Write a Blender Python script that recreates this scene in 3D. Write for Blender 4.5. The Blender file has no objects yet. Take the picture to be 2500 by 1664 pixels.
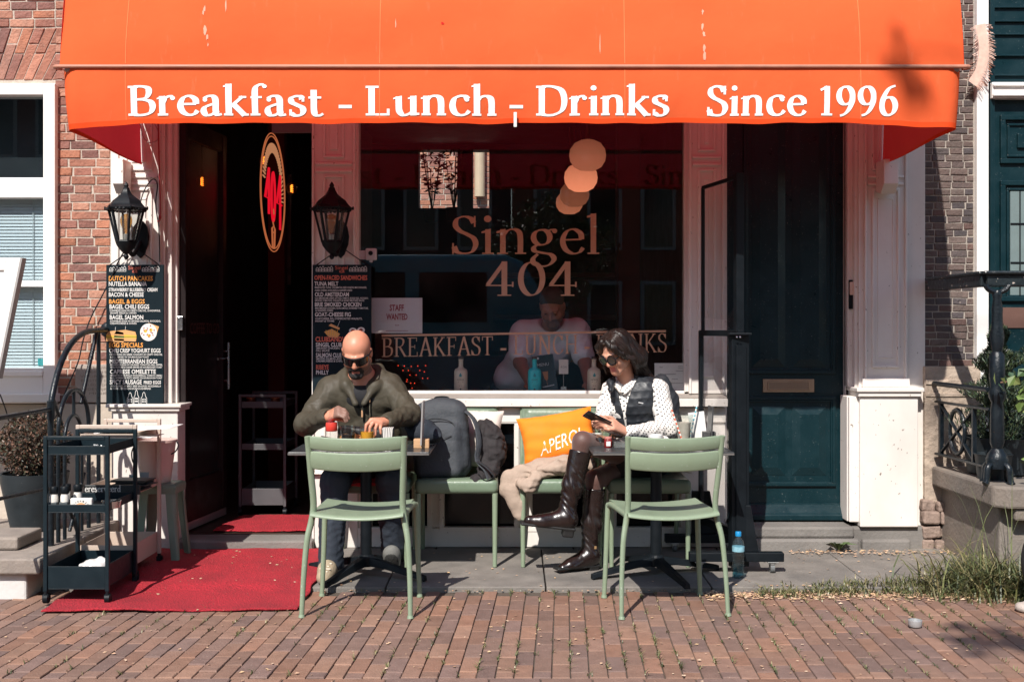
import bpy, bmesh, math, random
import numpy as np
from mathutils import Vector, Matrix, Euler
random.seed(7); RNG = np.random.default_rng(7)
SC = bpy.context.scene
COL = SC.collection
PI = math.pi

# ------------------------------------------------------------------ camera, sky, sun, exposure
cam_d = bpy.data.cameras.new('camera'); cam = bpy.data.objects.new('camera', cam_d); COL.objects.link(cam)
CAMY, CAMZ, FPX = -7.05, 1.38, 2778.0
cam.location = (0, CAMY, CAMZ); cam.rotation_euler = (math.radians(90), 0, 0)
cam_d.sensor_width = 36; cam_d.lens = 40.0; cam_d.shift_y = -0.010; cam_d.clip_end = 400; cam_d.clip_start = 0.05
SC.camera = cam
SUND = Vector((0.34, 1.0, -1.07)).normalized()          # direction the light travels
elev = math.asin(-SUND.z); azim = math.atan2(-SUND.x, -SUND.y)   # from +Y, clockwise positive to +X
world = bpy.data.worlds.new('World'); SC.world = world; world.use_nodes = True
nt = world.node_tree; nt.nodes.clear()
sky = nt.nodes.new('ShaderNodeTexSky'); sky.sky_type = 'NISHITA'; sky.sun_disc = False
sky.sun_elevation = elev; sky.sun_rotation = azim; sky.air_density = 1.2; sky.dust_density = 0.6; sky.ozone_density = 1.5
bg = nt.nodes.new('ShaderNodeBackground'); bg.inputs['Strength'].default_value = 0.13
wo = nt.nodes.new('ShaderNodeOutputWorld')
nt.links.new(sky.outputs[0], bg.inputs['Color']); nt.links.new(bg.outputs[0], wo.inputs['Surface'])
sun_d = bpy.data.lights.new('sun', 'SUN'); sun_d.energy = 5.0; sun_d.angle = math.radians(0.5); sun_d.color = (1.0, 0.945, 0.88)
sun = bpy.data.objects.new('sun', sun_d); COL.objects.link(sun)
sun.location = (-5, -15, 16); sun.rotation_euler = SUND.to_track_quat('-Z', 'Y').to_euler()
SC.view_settings.view_transform = 'Standard'; SC.view_settings.look = 'None'
SC.view_settings.exposure = 0.42; SC.view_settings.gamma = 1.0
SC.cycles.max_bounces = 10; SC.cycles.transparent_max_bounces = 24; SC.cycles.transmission_bounces = 8
SC.cycles.sample_clamp_indirect = 6.0; SC.cycles.caustics_reflective = False; SC.cycles.caustics_refractive = False

# ------------------------------------------------------------------ helpers
def at(px, py, Y):
    s = (Y - CAMY) / FPX
    return Vector(((px - 1250) * s, Y, CAMZ - (py - 807) * s))
def fx(px, Y=0.0): return (px - 1250) * (Y - CAMY) / FPX
def fz(py, Y=0.0): return CAMZ - (py - 807) * (Y - CAMY) / FPX
def pave_z(Y): return 0.035 * max(0.0, min(1.0, 1 + Y))
def lin(r, g, b):
    f = lambda c: (c / 255 / 12.92) if c / 255 <= 0.04045 else ((c / 255 + 0.055) / 1.055) ** 2.4
    return (f(r), f(g), f(b))

def tag(o, label=None, cat=None, group=None, kind=None):
    if label: o['label'] = label
    if cat: o['category'] = cat
    if group: o['group'] = group
    if kind: o['kind'] = kind
    return o
def thing(name, label, cat, loc=(0, 0, 0), group=None, rotz=0.0):
    o = bpy.data.objects.new(name, None); COL.objects.link(o)
    o.location = loc; o.rotation_euler = (0, 0, rotz); o.empty_display_size = 0.1
    return tag(o, label, cat, group)
def kids(o): return [c for c in COL.objects if c.parent == o]
def dup(root, loc, rotz=None, label=None):
    r = root.copy(); COL.objects.link(r); r.location = loc
    if rotz is not None: r.rotation_euler = (0, 0, rotz)
    if label: r['label'] = label
    for ch in kids(root):
        c = ch.copy(); COL.objects.link(c); c.parent = r
        for g in kids(ch):
            d = g.copy(); COL.objects.link(d); d.parent = c
    return r
def world_loc(p):
    v = Vector((0, 0, 0))
    while p is not None:
        v = v + Vector(p.location); p = p.parent
    return v

def mesh_obj(name, V, F, mats, parent=None, smooth=None, bevel=0.0, mi=None, ws=True, bseg=2):
    V = np.asarray(V, dtype=float).reshape(-1, 3)
    if parent is not None and ws:
        V = V - np.array(world_loc(parent))
    me = bpy.data.meshes.new(name); me.from_pydata(V.tolist(), [], [list(map(int, f)) for f in F]); 
    if not isinstance(mats, (list, tuple)): mats = [mats]
    for m in mats: me.materials.append(m)
    if mi is not None: me.polygons.foreach_set('material_index', np.asarray(mi, dtype=np.int32))
    me.update()
    if smooth is not None and len(me.polygons):
        me.polygons.foreach_set('use_smooth', np.ones(len(me.polygons), dtype=bool))
        if smooth < 179: me.set_sharp_from_angle(angle=math.radians(smooth))
    o = bpy.data.objects.new(name, me); COL.objects.link(o)
    if parent is not None: o.parent = parent
    if bevel > 0:
        b = o.modifiers.new('bevel', 'BEVEL'); b.width = bevel; b.segments = bseg; b.limit_method = 'ANGLE'; b.angle_limit = math.radians(40)
        b.harden_normals = False
    return o

class MB:
    def __init__(s): s.v = []; s.f = []; s.m = []; s.mat = 0
    def add(s, V, F):
        n = len(s.v); s.v.extend([tuple(p) for p in V]); s.f.extend([[i + n for i in f] for f in F]); s.m.extend([s.mat] * len(F)); return s
    def box(s, x0, x1, y0, y1, z0, z1):
        x0, x1 = min(x0, x1), max(x0, x1); y0, y1 = min(y0, y1), max(y0, y1); z0, z1 = min(z0, z1), max(z0, z1)
        V = [(x0, y0, z0), (x1, y0, z0), (x1, y1, z0), (x0, y1, z0), (x0, y0, z1), (x1, y0, z1), (x1, y1, z1), (x0, y1, z1)]
        return s.add(V, [(0, 3, 2, 1), (4, 5, 6, 7), (0, 1, 5, 4), (1, 2, 6, 5), (2, 3, 7, 6), (3, 0, 4, 7)])
    def obox(s, c, size, R=None):
        b = MB().box(-size[0] / 2, size[0] / 2, -size[1] / 2, size[1] / 2, -size[2] / 2, size[2] / 2)
        R = R or Matrix.Identity(3); c = Vector(c)
        return s.add([c + R @ Vector(p) for p in b.v], b.f)
    def bar(s, p, q, w, h, up=(0, 0, 1)):      # rectangular bar from p to q
        p, q = Vector(p), Vector(q); d = (q - p); L = d.length; d.normalize(); up = Vector(up)
        if abs(d.dot(up)) > .98: up = Vector((0, 1, 0))
        x = d.cross(up).normalized(); z = x.cross(d)
        R = Matrix((x, d, z)).transposed()
        return s.obox((p + q) / 2, (w, L, h), R)
    def tube(s, P, r, n=8, closed=False, cap=True, flat=1.0):
        P = [Vector(p) for p in P]; m = len(P)
        rr = r if isinstance(r, (list, tuple, np.ndarray)) else [r] * m
        T = []
        for i in range(m):
            a = P[(i - 1) % m] if (i > 0 or closed) else P[i]; b = P[(i + 1) % m] if (i < m - 1 or closed) else P[i]
            t = (b - a); T.append(t.normalized() if t.length > 1e-9 else Vector((0, 0, 1)))
        u = T[0].orthogonal().normalized() if abs(T[0].z) > .9 else T[0].cross(Vector((0, 0, 1))).normalized()
        V = []; F = []
        for i in range(m):
            u = (u - T[i] * u.dot(T[i])); u = u.normalized() if u.length > 1e-6 else T[i].orthogonal().normalized()
            w = T[i].cross(u)
            for k in range(n):
                a = 2 * PI * k / n
                V.append(P[i] + u * (math.cos(a) * rr[i]) + w * (math.sin(a) * rr[i] * flat))
        for i in range(m if closed else m - 1):
            j = (i + 1) % m
            for k in range(n):
                l = (k + 1) % n; F.append((i * n + k, i * n + l, j * n + l, j * n + k))
        if cap and not closed:
            F.append(tuple(range(n - 1, -1, -1))); F.append(tuple((m - 1) * n + k for k in range(n)))
        return s.add(V, F)
    def cyl(s, p, q, r, r2=None, n=16): return s.tube([p, q], [r, r if r2 is None else r2], n)
    def lathe(s, prof, n=24, c=(0, 0, 0), sx=1.0, sy=1.0):
        V = []; F = []; m = len(prof)
        for r, z in prof:
            for k in range(n):
                a = 2 * PI * k / n; V.append((c[0] + r * sx * math.cos(a), c[1] + r * sy * math.sin(a), c[2] + z))
        for i in range(m - 1):
            for k in range(n):
                l = (k + 1) % n; F.append((i * n + k, i * n + l, (i + 1) * n + l, (i + 1) * n + k))
        if prof[0][0] > 1e-6: F.append(tuple(range(n - 1, -1, -1)))
        if prof[-1][0] > 1e-6: F.append(tuple((m - 1) * n + k for k in range(n)))
        return s.add(V, F)
    def ell(s, c, r, n=16, R=None):
        V = []; F = []; m = max(6, n // 2); c = Vector(c)
        for i in range(m + 1):
            t = PI * i / m
            for k in range(n):
                a = 2 * PI * k / n; p = Vector((r[0] * math.sin(t) * math.cos(a), r[1] * math.sin(t) * math.sin(a), -r[2] * math.cos(t)))
                V.append(c + (R @ p if R else p))
        for i in range(m):
            for k in range(n):
                l = (k + 1) % n; F.append((i * n + k, i * n + l, (i + 1) * n + l, (i + 1) * n + k))
        return s.add(V, F)
    def prism(s, pts, ax, a0, a1):   # polygon pts (2D) extruded along axis ax ('x','y','z') from a0 to a1
        g = {'x': lambda p, a: (a, p[0], p[1]), 'y': lambda p, a: (p[0], a, p[1]), 'z': lambda p, a: (p[0], p[1], a)}[ax]
        n = len(pts); V = [g(p, a0) for p in pts] + [g(p, a1) for p in pts]
        F = [tuple(range(n - 1, -1, -1)), tuple(range(n, 2 * n))] + [(i, (i + 1) % n, n + (i + 1) % n, n + i) for i in range(n)]
        return s.add(V, F)
    def sheet(s, fn, nu, nv):        # grid of fn(u,v), u,v in 0..1
        V = [fn(i / nu, j / nv) for j in range(nv + 1) for i in range(nu + 1)]
        F = [(j * (nu + 1) + i, j * (nu + 1) + i + 1, (j + 1) * (nu + 1) + i + 1, (j + 1) * (nu + 1) + i) for j in range(nv) for i in range(nu)]
        return s.add(V, F)
    def xf(s, M, i0=0):
        for i in range(i0, len(s.v)): s.v[i] = tuple(M @ Vector(s.v[i]))
        return s
    def build(s, name, mat, parent=None, smooth=None, bevel=0.0, ws=True, bseg=2):
        mi = s.m if isinstance(mat, (list, tuple)) else None
        return mesh_obj(name, s.v, s.f, mat, parent, smooth, bevel, mi, ws, bseg)
def crom(P, k=6, closed=False):      # Catmull-Rom through points
    P = [Vector(p) for p in P]; n = len(P); out = []
    for i in range(n if closed else n - 1):
        if closed: a, b, c, d = P[(i - 1) % n], P[i], P[(i + 1) % n], P[(i + 2) % n]
        else: a, b, c, d = P[max(i - 1, 0)], P[i], P[i + 1], P[min(i + 2, n - 1)]
        for j in range(k):
            t = j / k
            out.append(0.5 * ((2 * b) + (c - a) * t + (2 * a - 5 * b + 4 * c - d) * t * t + (3 * b - 3 * c + d - a) * t ** 3))
    if not closed: out.append(P[-1])
    return out
def fr(d, up=(0, 0, 1)):             # rotation whose +y column is d
    d = Vector(d).normalized(); up = Vector(up); x = d.cross(up).normalized(); z = x.cross(d)
    return Matrix((x, d, z)).transposed()

# ------------------------------------------------------------------ materials
MATS = {}
def pm(name, col, rough=.6, metal=0.0, var=.10, vs=6.0, bump=0.0, bs=60.0, spec=.5, coat=0.0, stretch=(1, 1, 1),
       spk=0.0, spkcol=(.05, .045, .04), spks=90.0, emit=None, es=0.0, sss=0.0, attr=None, trans=0.0, alpha=1.0, big=0.0, bigs=1.3, bigcol=None, rvar=.12, sheen=0.0):
    if name in MATS: return MATS[name]
    m = bpy.data.materials.new(name); m.use_nodes = True; n = m.node_tree; N = n.nodes; L = n.links
    b = N['Principled BSDF']; MATS[name] = m
    tc = N.new('ShaderNodeTexCoord'); mp = N.new('ShaderNodeMapping'); L.new(tc.outputs['Object'], mp.inputs[0]); mp.inputs['Scale'].default_value = stretch
    no = N.new('ShaderNodeTexNoise'); no.inputs['Scale'].default_value = vs; no.inputs['Detail'].default_value = 6; no.inputs['Roughness'].default_value = .65
    L.new(mp.outputs[0], no.inputs['Vector'])
    mr = N.new('ShaderNodeMapRange'); mr.inputs[1].default_value = .25; mr.inputs[2].default_value = .75; mr.inputs[3].default_value = 1 - var; mr.inputs[4].default_value = 1 + var
    L.new(no.outputs['Fac'], mr.inputs[0])
    vm = N.new('ShaderNodeVectorMath'); vm.operation = 'SCALE'
    if attr:
        at_ = N.new('ShaderNodeAttribute'); at_.attribute_name = attr
        L.new(at_.outputs['Color'], vm.inputs[0])
    else: vm.inputs[0].default_value = col
    L.new(mr.outputs[0], vm.inputs['Scale'])
    out = vm.outputs[0]
    if big > 0:
        n2 = N.new('ShaderNodeTexNoise'); n2.inputs['Scale'].default_value = bigs; n2.inputs['Detail'].default_value = 4; L.new(mp.outputs[0], n2.inputs['Vector'])
        m2 = N.new('ShaderNodeMapRange'); m2.inputs[1].default_value = .42; m2.inputs[2].default_value = .72; m2.inputs[3].default_value = 0; m2.inputs[4].default_value = big
        L.new(n2.outputs['Fac'], m2.inputs[0])
        mx = N.new('ShaderNodeMix'); mx.data_type = 'RGBA'; L.new(m2.outputs[0], mx.inputs['Factor']); L.new(out, mx.inputs[6]); mx.inputs[7].default_value = (*(bigcol or (.1, .09, .08)), 1); out = mx.outputs[2]
    if spk > 0:
        n3 = N.new('ShaderNodeTexNoise'); n3.inputs['Scale'].default_value = spks; n3.inputs['Detail'].default_value = 3; L.new(mp.outputs[0], n3.inputs['Vector'])
        m3 = N.new('ShaderNodeMapRange'); m3.inputs[1].default_value = 1 - spk - .04; m3.inputs[2].default_value = 1 - spk; L.new(n3.outputs['Fac'], m3.inputs[0])
        mx = N.new('ShaderNodeMix'); mx.data_type = 'RGBA'; L.new(m3.outputs[0], mx.inputs['Factor']); L.new(out, mx.inputs[6]); mx.inputs[7].default_value = (*spkcol, 1); out = mx.outputs[2]
    L.new(out, b.inputs['Base Color'])
    r2 = N.new('ShaderNodeMapRange'); r2.inputs[1].default_value = .3; r2.inputs[2].default_value = .7; r2.inputs[3].default_value = max(.02, rough - rvar); r2.inputs[4].default_value = min(1, rough + rvar)
    L.new(no.outputs['Fac'], r2.inputs[0]); L.new(r2.outputs[0], b.inputs['Roughness'])
    b.inputs['Metallic'].default_value = metal; b.inputs['Specular IOR Level'].default_value = spec
    b.inputs['Coat Weight'].default_value = coat; b.inputs['Coat Roughness'].default_value = .12
    if sheen: b.inputs['Sheen Weight'].default_value = sheen
    if sss: b.inputs['Subsurface Weight'].default_value = sss; b.inputs['Subsurface Radius'].default_value = (.012, .005, .003); b.inputs['Subsurface Scale'].default_value = 1
    if emit: b.inputs['Emission Color'].default_value = (*emit, 1); b.inputs['Emission Strength'].default_value = es
    if trans: b.inputs['Transmission Weight'].default_value = trans
    if bump > 0:
        n4 = N.new('ShaderNodeTexNoise'); n4.inputs['Scale'].default_value = bs; n4.inputs['Detail'].default_value = 5; L.new(mp.outputs[0], n4.inputs['Vector'])
        bp = N.new('ShaderNodeBump'); bp.inputs['Strength'].default_value = min(1, bump); bp.inputs['Distance'].default_value = .01 * max(1, bump)
        L.new(n4.outputs['Fac'], bp.inputs['Height']); L.new(bp.outputs[0], b.inputs['Normal'])
    return m
def glass_mat(name, tint=(1, 1, 1), rough=.0, dirt=0.0):
    # thin clear glass: transparent plus Fresnel reflection (same from both sides)
    m = bpy.data.materials.new(name); m.use_nodes = True; n = m.node_tree; N = n.nodes; L = n.links; N.clear()
    o = N.new('ShaderNodeOutputMaterial'); tr = N.new('ShaderNodeBsdfTransparent'); tr.inputs[0].default_value = (*tint, 1)
    gl = N.new('ShaderNodeBsdfGlossy'); gl.inputs['Roughness'].default_value = rough
    geo = N.new('ShaderNodeNewGeometry'); mr = N.new('ShaderNodeMapRange'); mr.inputs[3].default_value = 1.5; mr.inputs[4].default_value = 1 / 1.5
    L.new(geo.outputs['Backfacing'], mr.inputs[0]); fz_ = N.new('ShaderNodeFresnel'); L.new(mr.outputs[0], fz_.inputs['IOR'])
    mx = N.new('ShaderNodeMixShader'); L.new(fz_.outputs[0], mx.inputs[0]); L.new(tr.outputs[0], mx.inputs[1]); L.new(gl.outputs[0], mx.inputs[2])
    out = mx.outputs[0]
    if dirt > 0:
        tc = N.new('ShaderNodeTexCoord'); no = N.new('ShaderNodeTexNoise'); no.inputs['Scale'].default_value = 3.5; no.inputs['Detail'].default_value = 8
        L.new(tc.outputs['Object'], no.inputs['Vector']); m2 = N.new('ShaderNodeMapRange'); m2.inputs[1].default_value = .35; m2.inputs[2].default_value = .8; m2.inputs[4].default_value = dirt
        L.new(no.outputs['Fac'], m2.inputs[0]); df = N.new('ShaderNodeBsdfDiffuse'); df.inputs[0].default_value = (.6, .6, .58, 1)
        m3 = N.new('ShaderNodeMixShader'); L.new(m2.outputs[0], m3.inputs[0]); L.new(out, m3.inputs[1]); L.new(df.outputs[0], m3.inputs[2]); out = m3.outputs[0]
    L.new(out, o.inputs[0]); return m
def emis(name, col, s):
    if name in MATS: return MATS[name]
    m = bpy.data.materials.new(name); m.use_nodes = True; N = m.node_tree.nodes; N.clear(); MATS[name] = m
    e = N.new('ShaderNodeEmission'); e.inputs[0].default_value = (*col, 1); e.inputs[1].default_value = s
    o = N.new('ShaderNodeOutputMaterial'); m.node_tree.links.new(e.outputs[0], o.inputs[0]); return m
def cloth_mat(name, col, back=None, transl=.45, rough=.85, var=.05, weave=900, stains=True):
    # woven awning cloth: lets sunlight through; faint sun-bleached streaks
    m = bpy.data.materials.new(name); m.use_nodes = True; n = m.node_tree; N = n.nodes; L = n.links; N.clear(); MATS[name] = m
    o = N.new('ShaderNodeOutputMaterial'); tc = N.new('ShaderNodeTexCoord')
    no = N.new('ShaderNodeTexNoise'); no.inputs['Scale'].default_value = 2.2; no.inputs['Detail'].default_value = 6; L.new(tc.outputs['Object'], no.inputs['Vector'])
    mr = N.new('ShaderNodeMapRange'); mr.inputs[1].default_value = .3; mr.inputs[2].default_value = .7; mr.inputs[3].default_value = 1 - var; mr.inputs[4].default_value = 1 + var; L.new(no.outputs['Fac'], mr.inputs[0])
    vm = N.new('ShaderNodeVectorMath'); vm.operation = 'SCALE'; vm.inputs[0].default_value = col; L.new(mr.outputs[0], vm.inputs['Scale'])
    out = vm.outputs[0]
    if stains:
        mp = N.new('ShaderNodeMapping'); mp.inputs['Scale'].default_value = (2.7, 1, .55); L.new(tc.outputs['Object'], mp.inputs[0])
        n2 = N.new('ShaderNodeTexNoise'); n2.inputs['Scale'].default_value = 9; n2.inputs['Detail'].default_value = 7; n2.inputs['Roughness'].default_value = .7; L.new(mp.outputs[0], n2.inputs['Vector'])
        m2 = N.new('ShaderNodeMapRange'); m2.inputs[1].default_value = .60; m2.inputs[2].default_value = .74; m2.inputs[4].default_value = .30; L.new(n2.outputs['Fac'], m2.inputs[0])
        mx = N.new('ShaderNodeMix'); mx.data_type = 'RGBA'; L.new(m2.outputs[0], mx.inputs['Factor']); L.new(out, mx.inputs[6]); mx.inputs[7].default_value = (.85, .32, .18, 1); out = mx.outputs[2]
    df = N.new('ShaderNodeBsdfDiffuse'); L.new(out, df.inputs[0]); tl = N.new('ShaderNodeBsdfTranslucent')
    tl.inputs[0].default_value = (*(back or col), 1)
    mx = N.new('ShaderNodeMixShader'); mx.inputs[0].default_value = transl; L.new(df.outputs[0], mx.inputs[1]); L.new(tl.outputs[0], mx.inputs[2])
    wv = N.new('ShaderNodeTexNoise'); wv.inputs['Scale'].default_value = 5; wv.inputs['Detail'].default_value = 8; L.new(tc.outputs['Object'], wv.inputs['Vector'])
    bp = N.new('ShaderNodeBump'); bp.inputs['Strength'].default_value = .25; bp.inputs['Distance'].default_value = .03; L.new(wv.outputs['Fac'], bp.inputs['Height'])
    L.new(bp.outputs[0], df.inputs['Normal'])
    L.new(mx.outputs[0], o.inputs[0]); return m

WHITE = pm('white_paint', (.72, .675, .63), .45, var=.06, vs=5, bump=.08, bs=30, spk=.265, spkcol=(.20, .16, .13), spks=55, big=.38, bigs=2.6, bigcol=(.50, .45, .40), stretch=(1, 1, .6))
BRIGHTWHITE = pm('bright_white_paint', (.80, .78, .75), .4, var=.03, bump=.05, bs=25)
CREAM = pm('cream_plaster', (.52, .44, .36), .85, var=.12, vs=7, bump=.35, bs=40, big=.35, bigs=3, bigcol=(.33, .28, .23))
TEAL = pm('teal_door_paint', (.003, .020, .026), .38, spec=.3, var=.15, vs=9, bump=.05, bs=30, spk=.27, spkcol=(.12, .14, .14), spks=120)
BLACKMETAL = pm('black_metal', (.005, .0075, .010), .5, spec=.2, var=.2, vs=14, bump=.08, bs=90)
CARTBLACK = pm('dark_cart_metal', (.006, .014, .019), .45, spec=.25, var=.12, vs=10, bump=.05, bs=120)
BEIGEMETAL = pm('beige_cart_metal', (.50, .40, .33), .45, var=.06, vs=8)
IRON = pm('painted_iron', (.006, .010, .014), .35, spec=.35, var=.25, vs=22, bump=.25, bs=70, spk=.25, spkcol=(.10, .07, .05), spks=60)
GREEN = pm('chair_green', (.215, .272, .183), .45, var=.07, vs=12, bump=.04, bs=150, spk=.265, spkcol=(.32, .36, .30), spks=70, big=.18, bigs=6, bigcol=(.15, .20, .15))
GREENPAD = pm('chair_green_pad', (.150, .205, .140), .38, var=.07, vs=10, bump=.12, bs=45)
STONE = pm('bluestone', (.190, .170, .150), .8, var=.22, vs=9, bump=.3, bs=70, big=.7, bigs=3.1, bigcol=(.105, .097, .09), spk=.25, spkcol=(.32, .27, .22), spks=60)
STEPSTONE = pm('step_stone', (.20, .185, .17), .8, var=.25, vs=8, bump=.4, bs=50, big=.6, bigs=4, bigcol=(.07, .065, .06))
CHROME = pm('steel', (.55, .55, .55), .25, metal=1.0, var=.08)
CLEAR = glass_mat('clear_glass')
WINGLASS = glass_mat('window_glass', (.98, .99, .99), dirt=.012)
RUBBER = pm('black_rubber', (.012, .012, .013), .7)
WOOD = pm('light_wood', (.50, .30, .16), .5, var=.25, vs=10, stretch=(1, 1, 9), bump=.1)
# ------------------------------------------------------------------ lettering: a broad-nib serif built from strokes
def _o(cx, cy, rx, ry, a0=90, a1=450, n=20, sq=1.0):
    return [(cx + rx * math.cos(math.radians(a0 + (a1 - a0) * i / n)), cy + ry * math.sin(math.radians(a0 + (a1 - a0) * i / n))) for i in range(n + 1)]
CAP, XH, ASC = .66, .44, .70
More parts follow.
